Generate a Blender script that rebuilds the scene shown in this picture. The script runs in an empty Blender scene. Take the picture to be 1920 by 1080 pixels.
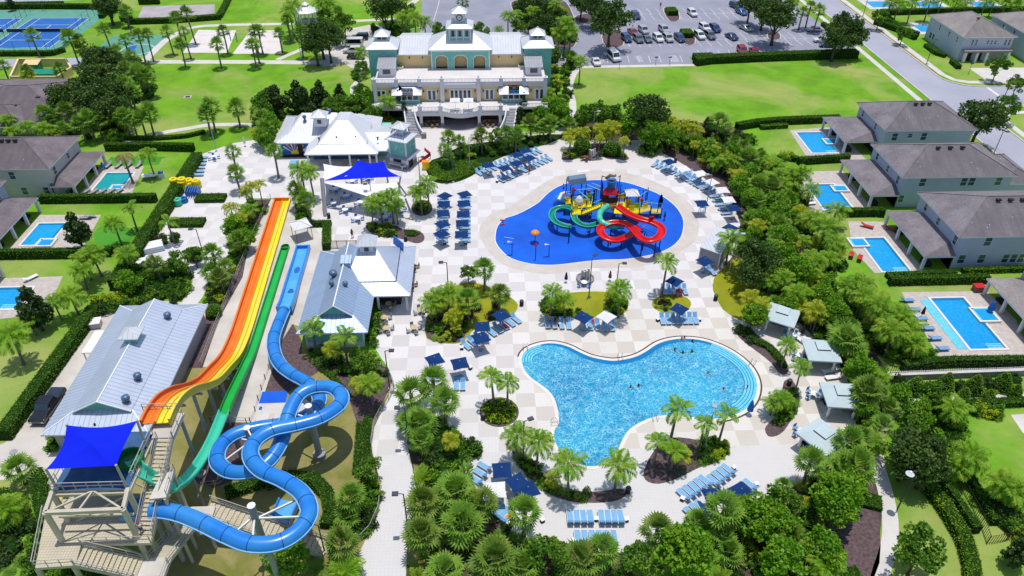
import bpy,bmesh,math,random
from math import sin,cos,tan,pi,radians,atan2,hypot,sqrt,floor
from mathutils import Vector,Matrix,noise
from mathutils.geometry import tessellate_polygon
random.seed(7)
SC=bpy.context.scene
COL=SC.collection
RND=random.Random(11)
F0=1396.0;PIT=0.64726;YAW=0.0422;ROL=0.00595;S=2.4
CX,CY,CZ=0.562*S,-50.358*S,28.553*S
_cp,_sp,_cy,_sy=cos(PIT),sin(PIT),cos(YAW),sin(YAW)
FV=Vector((_sy*_cp,_cy*_cp,-_sp));_R0=Vector((_cy,-_sy,0.0));_U0=_R0.cross(FV)
RV=cos(ROL)*_R0+sin(ROL)*_U0;UV=-sin(ROL)*_R0+cos(ROL)*_U0
def P(px,py,z=0.0):
 """survey point: where the sight line of photo pixel (px, py) meets the level z"""
 d=FV+RV*((px-960)/F0)+UV*((540-py)/F0)
 t=(z-CZ)/d.z
 return Vector((CX+t*d.x,CY+t*d.y,z))
def P2(px,py,z=0.0):
 p=P(px,py,z);return(p.x,p.y)
def Q(x,y,z=0.0):
 d=Vector((x-CX,y-CY,z-CZ));w=d.dot(FV)
 return(960+F0*d.dot(RV)/w,540-F0*d.dot(UV)/w)
def C4(c,r,pts):
 """points read in a 480x270 tile (column c, row r) of the photo enlarged four times"""
 return[(480*c+x/4.0,270*r+y/4.0)for x,y in pts]
def PP(pts,z=0.0):return[P2(x,y,z)for x,y in pts]
def smooth_closed(pts,k=4):
 n=len(pts);out=[]
 for i in range(n):
  p0,p1,p2,p3=pts[i-1],pts[i],pts[(i+1)%n],pts[(i+2)%n]
  for j in range(k):
   t=j/k
   out.append(tuple(0.5*((2*b)+(-a+c)*t+(2*a-5*b+4*c-d)*t*t+(-a+3*b-3*c+d)*t**3)for a,b,c,d in zip(p0,p1,p2,p3)))
 return out
def smooth_open(pts,k=6):
 n=len(pts);out=[]
 for i in range(n-1):
  p0,p1,p2,p3=pts[max(i-1,0)],pts[i],pts[i+1],pts[min(i+2,n-1)]
  for j in range(k):
   t=j/k
   out.append(tuple(0.5*((2*b)+(-a+c)*t+(2*a-5*b+4*c-d)*t*t+(-a+3*b-3*c+d)*t**3)for a,b,c,d in zip(p0,p1,p2,p3)))
 out.append(tuple(pts[-1]));return out
def inside(poly,x,y):
 r=False;j=len(poly)-1
 for i in range(len(poly)):
  xi,yi=poly[i][0],poly[i][1];xj,yj=poly[j][0],poly[j][1]
  if(yi>y)!=(yj>y)and x<(xj-xi)*(y-yi)/(yj-yi)+xi:r=not r
  j=i
 return r
def offset_poly(poly,d):
 n=len(poly);a=sum(poly[i][0]*poly[(i+1)%n][1]-poly[(i+1)%n][0]*poly[i][1]for i in range(n))
 s=1 if a>0 else-1;out=[]
 for i in range(n):
  ax,ay=poly[i-1][0],poly[i-1][1];bx,by=poly[(i+1)%n][0],poly[(i+1)%n][1]
  tx,ty=bx-ax,by-ay;L=hypot(tx,ty)or 1
  out.append((poly[i][0]+s*d*ty/L,poly[i][1]-s*d*tx/L))
 return out
class MB:
 def __init__(s):s.v=[];s.f=[];s.m=[];s.uvs=None
 def add(s,vs,fs,mi=0):
  o=len(s.v);s.v+=[tuple(v)for v in vs];s.f+=[tuple(i+o for i in f)for f in fs];s.m+=[mi]*len(fs);return s
 def quad(s,a,b,c,d,mi=0):return s.add([a,b,c,d],[(0,1,2,3)],mi)
 def tri(s,a,b,c,mi=0):return s.add([a,b,c],[(0,1,2)],mi)
 def box(s,x0,y0,z0,x1,y1,z1,mi=0):
  if x0>x1:x0,x1=x1,x0
  if y0>y1:y0,y1=y1,y0
  if z0>z1:z0,z1=z1,z0
  return s.add([(x0,y0,z0),(x1,y0,z0),(x1,y1,z0),(x0,y1,z0),(x0,y0,z1),(x1,y0,z1),(x1,y1,z1),(x0,y1,z1)],[(0,3,2,1),(4,5,6,7),(0,1,5,4),(1,2,6,5),(2,3,7,6),(3,0,4,7)],mi)
 def cbox(s,c,sz,rz=0,mi=0):
  cx,cy,cz=c;hx,hy,hz=sz[0]/2,sz[1]/2,sz[2]/2;ca,sa=cos(rz),sin(rz);vs=[]
  for z in(-hz,hz):
   for x,y in((-hx,-hy),(hx,-hy),(hx,hy),(-hx,hy)):vs.append((cx+x*ca-y*sa,cy+x*sa+y*ca,cz+z))
  return s.add(vs,[(0,3,2,1),(4,5,6,7),(0,1,5,4),(1,2,6,5),(2,3,7,6),(3,0,4,7)],mi)
 def beam(s,p,q,w,h=None,mi=0,up=(0,0,1)):
  h=h or w;p=Vector(p);q=Vector(q);d=(q-p)
  if d.length<1e-6:return s
  d.normalize();u=Vector(up)
  if abs(d.dot(u))>.98:u=Vector((0,1,0))
  a=d.cross(u).normalized();b=a.cross(d).normalized();a*=w/2;b*=h/2
  vs=[p-a-b,p+a-b,p+a+b,p-a+b,q-a-b,q+a-b,q+a+b,q-a+b]
  return s.add(vs,[(0,1,2,3),(7,6,5,4),(0,4,5,1),(1,5,6,2),(2,6,7,3),(3,7,4,0)],mi)
 def cyl(s,p,q,r0,r1=None,n=8,mi=0,caps=True):
  r1=r0 if r1 is None else r1;p=Vector(p);q=Vector(q);d=(q-p).normalized()
  u=Vector((1,0,0))if abs(d.x)<.9 else Vector((0,1,0));a=d.cross(u).normalized();b=d.cross(a)
  vs=[p+(a*cos(2*pi*i/n)+b*sin(2*pi*i/n))*r0 for i in range(n)]+[q+(a*cos(2*pi*i/n)+b*sin(2*pi*i/n))*r1 for i in range(n)]
  fs=[(i,i+n,(i+1)%n+n,(i+1)%n)for i in range(n)]
  if caps:fs+=[tuple(range(n)),tuple(range(2*n-1,n-1,-1))]
  return s.add(vs,fs,mi)
 def lathe(s,c,prof,n=12,mi=0):
  vs=[];fs=[]
  for r,z in prof:
   for i in range(n):vs.append((c[0]+r*cos(2*pi*i/n),c[1]+r*sin(2*pi*i/n),c[2]+z))
  for k in range(len(prof)-1):
   for i in range(n):fs.append((k*n+i,k*n+(i+1)%n,(k+1)*n+(i+1)%n,(k+1)*n+i))
  fs.append(tuple(range(n-1,-1,-1)));fs.append(tuple((len(prof)-1)*n+i for i in range(n)))
  return s.add(vs,fs,mi)
 def tube(s,path,r,n=8,mi=0,closed=False):
  """round tube along a path of points; r a number or list"""
  pts=[Vector(p)for p in path];N=len(pts);rings=[]
  up=Vector((0,0,1));vs=[];fs=[]
  for i,p in enumerate(pts):
   d=(pts[min(i+1,N-1)]-pts[max(i-1,0)])
   if d.length<1e-9:d=Vector((0,0,1))
   d.normalize();u=up if abs(d.dot(up))<.97 else Vector((0,1,0))
   a=d.cross(u).normalized();b=a.cross(d).normalized();rr=r[i]if isinstance(r,(list,tuple))else r
   vs+=[p+(a*cos(2*pi*k/n)+b*sin(2*pi*k/n))*rr for k in range(n)]
  for i in range(N-1):
   for k in range(n):fs.append((i*n+k,i*n+(k+1)%n,(i+1)*n+(k+1)%n,(i+1)*n+k))
  fs.append(tuple(range(n-1,-1,-1)));fs.append(tuple((N-1)*n+k for k in range(n)))
  return s.add(vs,fs,mi)
 def sweep(s,path,prof,mi=0,closed=False,caps=True):
  """profile of (side, up) points swept along a path"""
  pts=[Vector(p)for p in path];N=len(pts);n=len(prof);vs=[];fs=[]
  for i,p in enumerate(pts):
   d=(pts[min(i+1,N-1)]-pts[max(i-1,0)]);d.normalize()
   a=d.cross(Vector((0,0,1))).normalized();b=a.cross(d).normalized()
   vs+=[p+a*x+b*y for x,y in prof]
  m=n if closed else n-1
  for i in range(N-1):
   for k in range(m):fs.append((i*n+k,(i+1)*n+k,(i+1)*n+(k+1)%n,i*n+(k+1)%n))
  if closed and caps:fs.append(tuple(range(n)));fs.append(tuple((N-1)*n+k for k in range(n-1,-1,-1)))
  return s.add(vs,fs,mi)
 def sheet(s,poly,z=0.0,mi=0):
  vs=[Vector((p[0],p[1],z))for p in poly]
  fs=tessellate_polygon([vs]);out=[]
  for f in fs:
   a,b,c=(vs[i]for i in f)
   out.append(f if(b-a).cross(c-a).z>0 else(f[0],f[2],f[1]))
  return s.add(vs,out,mi)
 def prism(s,poly,z0,z1,mi=0,ms=None):
  n=len(poly);a=sum(poly[i][0]*poly[(i+1)%n][1]-poly[(i+1)%n][0]*poly[i][1]for i in range(n))
  if a<0:poly=poly[::-1]
  s.sheet(poly,z1,mi)
  vs=[(p[0],p[1],z0)for p in poly]+[(p[0],p[1],z1)for p in poly]
  s.add(vs,[(i,(i+1)%n,(i+1)%n+n,i+n)for i in range(n)],mi if ms is None else ms)
  return s
 def wallpoly(s,pts,mi=0):return s.add(pts,[tuple(range(len(pts)))],mi)
 def build(s,name,mats,parent=None,smooth=False,off=None):
  if not isinstance(mats,(list,tuple)):mats=[mats]
  if off is None:off=OFF.get(parent.name,(0,0,0))if parent else(0,0,0)
  me=bpy.data.meshes.new(name)
  vs=s.v if off==(0,0,0)else[(v[0]-off[0],v[1]-off[1],v[2]-off[2])for v in s.v]
  me.from_pydata(vs,[],s.f)
  for m in mats:me.materials.append(m)
  if len(mats)>1:me.polygons.foreach_set('material_index',s.m)
  if smooth:me.polygons.foreach_set('use_smooth',[True]*len(me.polygons))
  me.update()
  o=bpy.data.objects.new(name,me);COL.objects.link(o)
  if parent:o.parent=parent;OFF[o.name]=off
  return o
OFF={}
def tag(o,label,cat,group=None):
 o['label']=label;o['category']=cat
 if group:o['group']=group
 return o
def thing(name,label,cat,loc=(0,0,0),rz=0,group=None,world=False):
 """an Empty at the base of a thing; world=True: its parts are written in world coordinates"""
 o=bpy.data.objects.new(name,None);COL.objects.link(o);o.location=loc;o.rotation_euler=(0,0,rz)
 o.empty_display_size=.2;tag(o,label,cat,group)
 if world:OFF[o.name]=tuple(loc)
 return o
KIDS={}
def dup(root,loc,rz=0,label=None,group=None,scale=None):
 r=root.copy();COL.objects.link(r);r.location=loc;r.rotation_euler=(0,0,rz)
 if scale:r.scale=scale if isinstance(scale,(tuple,list))else(scale,)*3
 if label:r['label']=label
 if group:r['group']=group
 if root.name not in KIDS:KIDS[root.name]=[(c,list(c.children))for c in root.children]
 for c,gs in KIDS[root.name]:
  k=c.copy();COL.objects.link(k);k.parent=r
  for g in gs:
   q=g.copy();COL.objects.link(q);q.parent=k
 return r
def struct(name,mb,m):o=mb.build(name,m);o['kind']='structure';return o
def stuff(name,mb,m,label,cat):o=mb.build(name,m);o['kind']='stuff';tag(o,label,cat);return o
ORD=['first','second','third','fourth','fifth','sixth','seventh','eighth','ninth','tenth','eleventh','twelfth','thirteenth','fourteenth','fifteenth','sixteenth','seventeenth','eighteenth','nineteenth','twentieth']
class NT:
 def __init__(s,m):s.t=m.node_tree;s.n=s.t.nodes;s.l=s.t.links
 def new(s,ty,**kw):
  n=s.n.new(ty)
  for k,v in kw.items():setattr(n,k,v)
  return n
 def put(s,sock,v):
  if isinstance(v,bpy.types.NodeSocket):s.l.new(v,sock)
  else:sock.default_value=v
 def math(s,op,a,b=0.0,c=None):
  n=s.new('ShaderNodeMath',operation=op);s.put(n.inputs[0],a);s.put(n.inputs[1],b)
  if c is not None:s.put(n.inputs[2],c)
  return n.outputs[0]
 def mix(s,f,a,b,blend='MIX'):
  n=s.new('ShaderNodeMix',data_type='RGBA',blend_type=blend);s.put(n.inputs[0],f)
  s.put(n.inputs[6],col(a)if not isinstance(a,bpy.types.NodeSocket)else a);s.put(n.inputs[7],col(b)if not isinstance(b,bpy.types.NodeSocket)else b)
  return n.outputs[2]
 def noise(s,vec,scale,detail=2.0,rough=.55,dist=0.0):
  n=s.new('ShaderNodeTexNoise');s.l.new(vec,n.inputs['Vector']);n.inputs['Scale'].default_value=scale
  n.inputs['Detail'].default_value=detail;n.inputs['Roughness'].default_value=rough;n.inputs['Distortion'].default_value=dist
  return n.outputs['Fac']
 def ramp(s,f,lo,hi):
  n=s.new('ShaderNodeMapRange');n.clamp=True;s.put(n.inputs[0],f);n.inputs[1].default_value=lo;n.inputs[2].default_value=hi
  return n.outputs[0]
 def pos(s):return s.new('ShaderNodeNewGeometry').outputs['Position']
 def xyz(s,v):
  n=s.new('ShaderNodeSeparateXYZ');s.l.new(v,n.inputs[0]);return n.outputs
def col(c):return(c[0],c[1],c[2],1.0)
def newmat(name):
 m=bpy.data.materials.new(name);m.use_nodes=True;t=NT(m);b=t.n['Principled BSDF'];return m,t,b
def pmat(name,c,c2=None,scale=1.5,rough=.7,metal=0.0,lo=.35,hi=.65,fine=None,spec=.3,bump=0.0,bscale=30,coat=0.0,detail=3.0):
 """plain surface: base colour drifting to c2 with world-space noise"""
 m,t,b=newmat(name);p=t.pos()
 c2=c2 or tuple(x*.86 for x in c)
 o=t.mix(t.ramp(t.noise(p,scale,detail),lo,hi),c,c2)
 if fine:o=t.mix(t.ramp(t.noise(p,fine[0],2.0),.3,.7),o,fine[1],'MULTIPLY')
 t.put(b.inputs['Base Color'],o);b.inputs['Roughness'].default_value=rough;b.inputs['Metallic'].default_value=metal
 b.inputs['Specular IOR Level'].default_value=spec;b.inputs['Coat Weight'].default_value=coat;b.inputs['Coat Roughness'].default_value=.15
 if bump:
  n=t.new('ShaderNodeBump');n.inputs['Strength'].default_value=bump;n.inputs['Distance'].default_value=.05
  t.put(n.inputs['Height'],t.noise(p,bscale,3.0));t.l.new(n.outputs[0],b.inputs['Normal'])
 return m
def leafmat(name,c,c2,c3=None,trans=.25,scale=.35):
 """foliage: every leaf (mesh island) gets its own tint, clumps drift in colour too"""
 m,t,b=newmat(name);g=t.new('ShaderNodeNewGeometry')
 o=t.mix(g.outputs['Random Per Island'],c,c2)
 if c3:o=t.mix(t.math('MULTIPLY',t.ramp(t.noise(g.outputs['Position'],scale,2.0),.42,.68),.8),o,c3)
 t.put(b.inputs['Base Color'],o);b.inputs['Roughness'].default_value=.55;b.inputs['Specular IOR Level'].default_value=.25
 tr=t.new('ShaderNodeBsdfTranslucent');t.put(tr.inputs['Color'],t.mix(.5,o,(c2[0]*1.5,c2[1]*1.5,c2[2]*.8)))
 mx=t.new('ShaderNodeMixShader');mx.inputs[0].default_value=trans
 t.l.new(b.outputs[0],mx.inputs[1]);t.l.new(tr.outputs[0],mx.inputs[2]);t.l.new(mx.outputs[0],t.n['Material Output'].inputs['Surface'])
 return m
def seammat(name,c,pitch=.42,rough=.45,dark=.8,metal=0.0):
 """standing-seam metal roof: ribs run down the slope of whichever way a face looks"""
 m,t,b=newmat(name);g=t.new('ShaderNodeNewGeometry');p=t.xyz(g.outputs['Position']);n=t.xyz(g.outputs['Normal'])
 k=t.math('GREATER_THAN',t.math('ABSOLUTE',n[0]),t.math('ABSOLUTE',n[1]))
 q=t.math('ADD',t.math('MULTIPLY',p[1],k),t.math('MULTIPLY',p[0],t.math('SUBTRACT',1.0,k)))
 f=t.math('FRACT',t.math('DIVIDE',q,pitch));a=t.math('LESS_THAN',f,.16)
 o=t.mix(t.ramp(t.noise(g.outputs['Position'],.5,4.0),.3,.7),c,tuple(x*.88 for x in c))
 o=t.mix(a,o,tuple(x*dark for x in c));t.put(b.inputs['Base Color'],o)
 b.inputs['Roughness'].default_value=rough;b.inputs['Metallic'].default_value=metal;b.inputs['Specular IOR Level'].default_value=.35
 bp=t.new('ShaderNodeBump');bp.inputs['Strength'].default_value=.5;bp.inputs['Distance'].default_value=.04
 t.put(bp.inputs['Height'],a);t.l.new(bp.outputs[0],b.inputs['Normal'])
 return m
def shinglemat(name,c,c2):
 m,t,b=newmat(name);g=t.new('ShaderNodeNewGeometry');p=g.outputs['Position'];z=t.xyz(p)[2]
 o=t.mix(t.ramp(t.noise(p,.35,4.0,.65),.35,.68),c,c2)
 o=t.mix(t.ramp(t.noise(p,7.0,2.0),.35,.65),o,(.62,.62,.62),'MULTIPLY')
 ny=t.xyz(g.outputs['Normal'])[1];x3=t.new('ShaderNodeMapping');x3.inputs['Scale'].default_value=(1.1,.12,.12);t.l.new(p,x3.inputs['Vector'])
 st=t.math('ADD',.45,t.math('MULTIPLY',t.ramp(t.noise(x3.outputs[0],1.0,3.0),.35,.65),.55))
 o=t.mix(t.math('MULTIPLY',t.math('MULTIPLY',t.math('LESS_THAN',ny,-.15),st),.75),o,tuple(x*.42 for x in c))  # slopes facing -y: shading darkened into the colour, plus weathering streaks
 f=t.math('FRACT',t.math('DIVIDE',z,.085));o=t.mix(t.math('MULTIPLY',t.math('LESS_THAN',f,.25),.35),o,tuple(x*.5 for x in c))
 t.put(b.inputs['Base Color'],o);b.inputs['Roughness'].default_value=.9;b.inputs['Specular IOR Level'].default_value=.1
 return m
def gridmat(name,c,c2,size,line,lw=.03,mot=1.2,rough=.75,ang=0.0):
 """pavers: square joints of the given size over a mottled colour"""
 m,t,b=newmat(name);p=t.pos();x,y,z=t.xyz(p)
 o=t.mix(t.ramp(t.noise(p,mot,4.0),.35,.65),c,c2)
 gx=t.math('LESS_THAN',t.math('FRACT',t.math('DIVIDE',x,size)),lw/size);gy=t.math('LESS_THAN',t.math('FRACT',t.math('DIVIDE',y,size)),lw/size)
 o=t.mix(t.math('MULTIPLY',t.math('MAXIMUM',gx,gy),.8),o,line)
 t.put(b.inputs['Base Color'],o);b.inputs['Roughness'].default_value=rough;b.inputs['Specular IOR Level'].default_value=.2
 return m
def checkmat(name,ca,cb,grime):
 m,t,b=newmat(name);p=t.pos();x,y,z=t.xyz(p)
 ix=t.math('FLOOR',t.math('DIVIDE',x,S));iy=t.math('FLOOR',t.math('DIVIDE',y,S))
 par=t.math('FLOORED_MODULO',t.math('ADD',ix,iy),2.0)
 wv=t.new('ShaderNodeCombineXYZ');t.put(wv.inputs[0],ix);t.put(wv.inputs[1],iy)
 wn=t.new('ShaderNodeTexWhiteNoise',noise_dimensions='2D');t.l.new(wv.outputs[0],wn.inputs['Vector'])
 tint=t.math('ADD',.93,t.math('MULTIPLY',wn.outputs['Value'],.09))
 o=t.mix(par,cb,ca)
 cc=t.new('ShaderNodeCombineXYZ')
 for i in range(3):t.put(cc.inputs[i],tint)
 o=t.mix(1.0,o,cc.outputs[0],'MULTIPLY')
 gx=t.math('LESS_THAN',t.math('FRACT',t.math('DIVIDE',x,.4)),.06);gy=t.math('LESS_THAN',t.math('FRACT',t.math('DIVIDE',y,.4)),.06)
 o=t.mix(t.math('MULTIPLY',t.math('MAXIMUM',gx,gy),.28),o,(.42,.40,.41))
 o=t.mix(t.math('MULTIPLY',t.ramp(t.noise(p,.22,5.0,.62),.48,.75),.5),o,grime)
 o=t.mix(t.math('MULTIPLY',t.ramp(t.noise(p,9.0,2.0),.4,.8),.25),o,(.45,.42,.42))
 t.put(b.inputs['Base Color'],o);b.inputs['Roughness'].default_value=.75;b.inputs['Specular IOR Level'].default_value=.2
 return m
def lawnmat(name,c,c2,tan_,amt=.7,sc=.06):
 m,t,b=newmat(name);p=t.pos()
 o=t.mix(t.ramp(t.noise(p,.18,5.0,.6),.38,.62),c,c2)
 o=t.mix(t.math('MULTIPLY',t.ramp(t.noise(p,sc,6.0,.62,.6),.45,.65),amt),o,tan_)
 o=t.mix(t.math('MULTIPLY',t.ramp(t.noise(p,1.6,4.0,.7),.56,.72),.35),o,tuple(x*.55 for x in c))
 o=t.mix(t.ramp(t.noise(p,8.0,3.0,.8),.2,.8),o,(1.25,1.25,1.2),'MULTIPLY')
 t.put(b.inputs['Base Color'],o);b.inputs['Roughness'].default_value=.95;b.inputs['Specular IOR Level'].default_value=.05
 return m
def watermat(name,deep,mid,caustic,sc=1.7,net=.75):
 """pool water: bright caustic network painted into the plaster tint, rippled surface"""
 m,t,b=newmat(name);p=t.pos()
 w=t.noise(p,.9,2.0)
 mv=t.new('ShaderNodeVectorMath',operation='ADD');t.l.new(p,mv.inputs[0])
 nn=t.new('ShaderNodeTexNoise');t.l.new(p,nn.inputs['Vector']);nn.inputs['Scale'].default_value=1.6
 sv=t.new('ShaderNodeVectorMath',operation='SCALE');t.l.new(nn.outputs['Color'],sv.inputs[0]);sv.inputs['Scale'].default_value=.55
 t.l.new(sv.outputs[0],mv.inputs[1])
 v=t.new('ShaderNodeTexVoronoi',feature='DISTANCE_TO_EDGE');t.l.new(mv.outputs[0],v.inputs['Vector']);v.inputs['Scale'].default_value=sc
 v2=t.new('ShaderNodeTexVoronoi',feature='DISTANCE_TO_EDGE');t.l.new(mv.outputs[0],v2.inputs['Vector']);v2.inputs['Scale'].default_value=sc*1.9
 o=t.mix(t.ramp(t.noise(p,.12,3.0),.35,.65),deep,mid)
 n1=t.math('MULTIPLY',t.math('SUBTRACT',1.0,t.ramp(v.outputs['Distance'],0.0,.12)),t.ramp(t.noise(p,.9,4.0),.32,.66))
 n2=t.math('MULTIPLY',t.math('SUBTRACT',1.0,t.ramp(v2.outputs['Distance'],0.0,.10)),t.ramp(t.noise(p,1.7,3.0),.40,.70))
 o=t.mix(t.math('MULTIPLY',t.math('MAXIMUM',n1,n2),net),o,caustic)  # bright caustic lines mixed into the base colour
 o=t.mix(t.math('MULTIPLY',t.ramp(t.noise(p,3.2,4.0,.7),.5,.8),.5),o,deep)
 t.put(b.inputs['Base Color'],o);b.inputs['Roughness'].default_value=.12;b.inputs['Specular IOR Level'].default_value=.35;b.inputs['IOR'].default_value=1.33
 bp=t.new('ShaderNodeBump');bp.inputs['Strength'].default_value=.25;bp.inputs['Distance'].default_value=.05
 t.put(bp.inputs['Height'],t.noise(p,2.2,3.0));t.l.new(bp.outputs[0],b.inputs['Normal'])
 return m
def glassmat(name,c):return pmat(name,c,tuple(x*.6 for x in c),scale=.8,rough=.08,spec=.7)
M={}
M['grass']=lawnmat('lawn_green',(.150,.325,.022),(.11,.25,.02),(.31,.33,.11),.9,.05)
M['grass_dark']=lawnmat('lawn_shade',(.13,.24,.02),(.22,.26,.05),(.30,.27,.09),.5,.12)
M['grass_dry']=lawnmat('dry_grass',(.16,.17,.04),(.26,.23,.09),(.33,.28,.14),.6,.2)
M['turf']=lawnmat('putting_turf',(.05,.22,.02),(.07,.27,.03),(.10,.30,.05),.3,.2)
M['olive_turf']=lawnmat('olive_groundcover',(.26,.27,.015),(.19,.22,.015),(.32,.29,.04),.5,.25)
M['deck']=checkmat('checkered_pavers',(.80,.78,.78),(.60,.565,.56),(.66,.62,.60))
M['paver_white']=gridmat('white_pavers',(.74,.72,.72),(.68,.66,.665),.4,(.55,.53,.53),.03,.8)
M['plaza']=pmat('plaza_paving',(.74,.70,.68),(.66,.62,.61),.3,.8,fine=(6,(.93,.93,.93)))
M['tan_ring']=pmat('tan_concrete',(.62,.565,.52),(.55,.50,.46),.5,.8,fine=(9,(.9,.9,.9)))
M['concrete']=pmat('concrete_slab',(.66,.62,.57),(.52,.48,.43),.25,.85,fine=(5,(.92,.92,.92)),detail=6)
M['walk']=pmat('sidewalk_concrete',(.66,.63,.60),(.58,.55,.52),.4,.85,fine=(7,(.93,.93,.93)))
M['curb']=pmat('kerb_concrete',(.60,.57,.54),(.5,.47,.45),1,.85)
M['asphalt']=pmat('asphalt',(.33,.335,.41),(.27,.275,.345),.12,.9,fine=(12,(.88,.88,.88)),detail=6)
M['road']=pmat('road_asphalt',(.42,.425,.50),(.36,.365,.44),.1,.9,fine=(10,(.9,.9,.9)),detail=6)
M['paint']=pmat('road_paint',(.78,.78,.78),(.66,.66,.66),2,.7)
M['rubber']=pmat('blue_rubber',(.003,.135,.78),(.004,.085,.54),.16,.5,fine=(3,(.90,.92,.95)),spec=.3,detail=6)
M['mulch']=pmat('mulch',(.20,.145,.15),(.10,.07,.075),2.5,.95,lo=.3,hi=.7,fine=(14,(.6,.58,.6)),spec=.05,bump=.6,bscale=12)
M['soil']=pmat('bare_soil',(.13,.10,.07),(.08,.065,.05),1.2,.95,fine=(10,(.7,.7,.7)),spec=.05)
M['sand']=pmat('court_sand',(.76,.70,.68),(.68,.62,.60),.35,.95,fine=(3,(.94,.94,.94)))
M['court_green']=pmat('court_green',(.12,.34,.26),(.10,.28,.22),.4,.8)
M['court_blue']=pmat('court_blue',(.02,.14,.46),(.02,.12,.40),.4,.8)
M['bocce']=pmat('grey_court',(.47,.43,.44),(.38,.34,.36),.3,.9,fine=(3,(.88,.88,.88)))
M['pave_pool']=gridmat('travertine',(.58,.52,.48),(.46,.40,.37),.3,(.38,.34,.31),.03,1.4)
M['coping']=pmat('pool_coping',(.76,.72,.66),(.68,.64,.58),1,.7)
M['coping_dark']=pmat('dark_tile_band',(.07,.04,.03),(.10,.06,.05),4,.5)
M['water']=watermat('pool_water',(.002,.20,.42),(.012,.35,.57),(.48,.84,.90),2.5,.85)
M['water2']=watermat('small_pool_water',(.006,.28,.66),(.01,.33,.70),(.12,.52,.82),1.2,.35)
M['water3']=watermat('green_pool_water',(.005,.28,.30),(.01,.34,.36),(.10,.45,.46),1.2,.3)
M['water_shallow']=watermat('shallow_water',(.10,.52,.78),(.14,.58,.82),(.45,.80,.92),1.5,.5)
M['water_edge']=pmat('shaded_edge_water',(.004,.17,.42),(.006,.20,.48),1,.15,spec=.4)  # darker water colour, painted as the shade along pool walls
M['step_line']=pmat('pool_step_tile',(.01,.11,.22),(.012,.13,.26),1,.4)
M['roof_white']=seammat('white_metal_roof',(.72,.735,.78),.6,.42,.80,.25)
M['roof_blue']=seammat('blue_grey_metal_roof',(.40,.52,.70),.6,.42,.62,.45)
M['roof_pale']=seammat('pale_grey_metal_roof',(.60,.67,.80),.6,.42,.70,.45)
M['cabana_top']=pmat('cabana_canvas',(.53,.63,.65),(.48,.58,.61),.6,.9)
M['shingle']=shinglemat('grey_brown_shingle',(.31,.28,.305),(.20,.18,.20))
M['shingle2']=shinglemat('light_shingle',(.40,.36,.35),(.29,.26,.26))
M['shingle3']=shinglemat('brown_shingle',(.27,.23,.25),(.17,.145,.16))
M['stucco']=pmat('grey_stucco',(.52,.56,.72),(.48,.52,.67),.4,.9,fine=(14,(.94,.94,.94)))
M['stucco_tan']=pmat('tan_stucco',(.64,.60,.59),(.58,.54,.53),.4,.9,fine=(14,(.94,.94,.94)))
M['cream']=pmat('cream_stucco',(.82,.61,.31),(.74,.55,.28),.4,.9)
M['green_wall']=pmat('sea_green_siding',(.22,.58,.52),(.19,.51,.46),.4,.8)
M['white']=pmat('white_paint',(.80,.80,.81),(.73,.73,.75),.8,.6)
M['white_wall']=pmat('white_stucco',(.74,.73,.76),(.68,.67,.70),.4,.85)
M['trim']=pmat('white_trim',(.82,.82,.84),(.76,.76,.79),1,.55)
M['glass']=glassmat('dark_glass',(.03,.05,.08))
M['glass_teal']=glassmat('window_glass',(.045,.10,.13))
M['vent']=pmat('blue_grey_vent',(.13,.20,.32),(.10,.16,.26),2,.4,metal=.3)
M['dark']=pmat('dark_interior',(.03,.028,.03),(.02,.02,.022),1,.8)
M['shadow_blue']=pmat('painted_blue_shade',(.04,.12,.26),(.03,.09,.2),1,.7)  # shade put in as blue colour, on the snack counter wall and upper platform
M['steel']=pmat('galvanised_steel',(.46,.46,.47),(.38,.38,.39),1.2,.45,metal=.3)
M['post_grey']=pmat('grey_post',(.33,.33,.36),(.28,.28,.3),1.2,.6)
M['black']=pmat('black_metal',(.02,.02,.022),(.03,.03,.032),2,.45)
M['lamp_pole']=pmat('lamp_pole_paint',(.05,.055,.065),(.07,.075,.085),1,.45)
M['lamp_pale']=pmat('pale_lamp_pole',(.42,.45,.50),(.36,.39,.44),1,.45)
M['tower_tan']=pmat('beige_steel',(.56,.50,.41),(.49,.44,.36),.8,.6)
M['tower_grey']=pmat('weathered_steel',(.48,.45,.41),(.38,.36,.33),.9,.6)
M['grate']=gridmat('tread_boards',(.58,.52,.38),(.51,.46,.34),.28,(.34,.30,.24),.05,.7)
M['navy']=pmat('navy_canvas',(.008,.035,.14),(.010,.045,.17),.9,.85,spec=.1)
M['navy_deep']=pmat('navy_canvas_dark',(.006,.02,.08),(.008,.03,.11),.9,.85,spec=.1)
M['sail_blue']=pmat('royal_blue_sail',(.002,.012,.62),(.002,.02,.70),.25,.8,spec=.15)
M['sail_white']=pmat('white_sail',(.80,.79,.79),(.74,.73,.74),.3,.85,spec=.1)
M['canvas_white']=pmat('white_canvas',(.78,.77,.78),(.72,.71,.72),.6,.85,spec=.1)
M['sling']=pmat('pale_blue_sling',(.21,.43,.67),(.17,.38,.62),2,.7)
M['sling_back']=pmat('blue_sling',(.16,.36,.62),(.13,.31,.56),2,.7)
M['blue_plastic']=pmat('blue_plastic',(.03,.20,.62),(.025,.17,.55),1,.4)
M['tube_blue']=pmat('glossy_blue_fibreglass',(.010,.19,.68),(.03,.25,.66),.4,.32,spec=.5,coat=.25)
M['tube_in']=pmat('blue_flume_inside',(.10,.42,.80),(.07,.36,.74),.5,.3,spec=.5)
M['tube_rim']=pmat('pale_blue_flange',(.22,.50,.85),(.18,.44,.80),1,.35)
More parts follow.
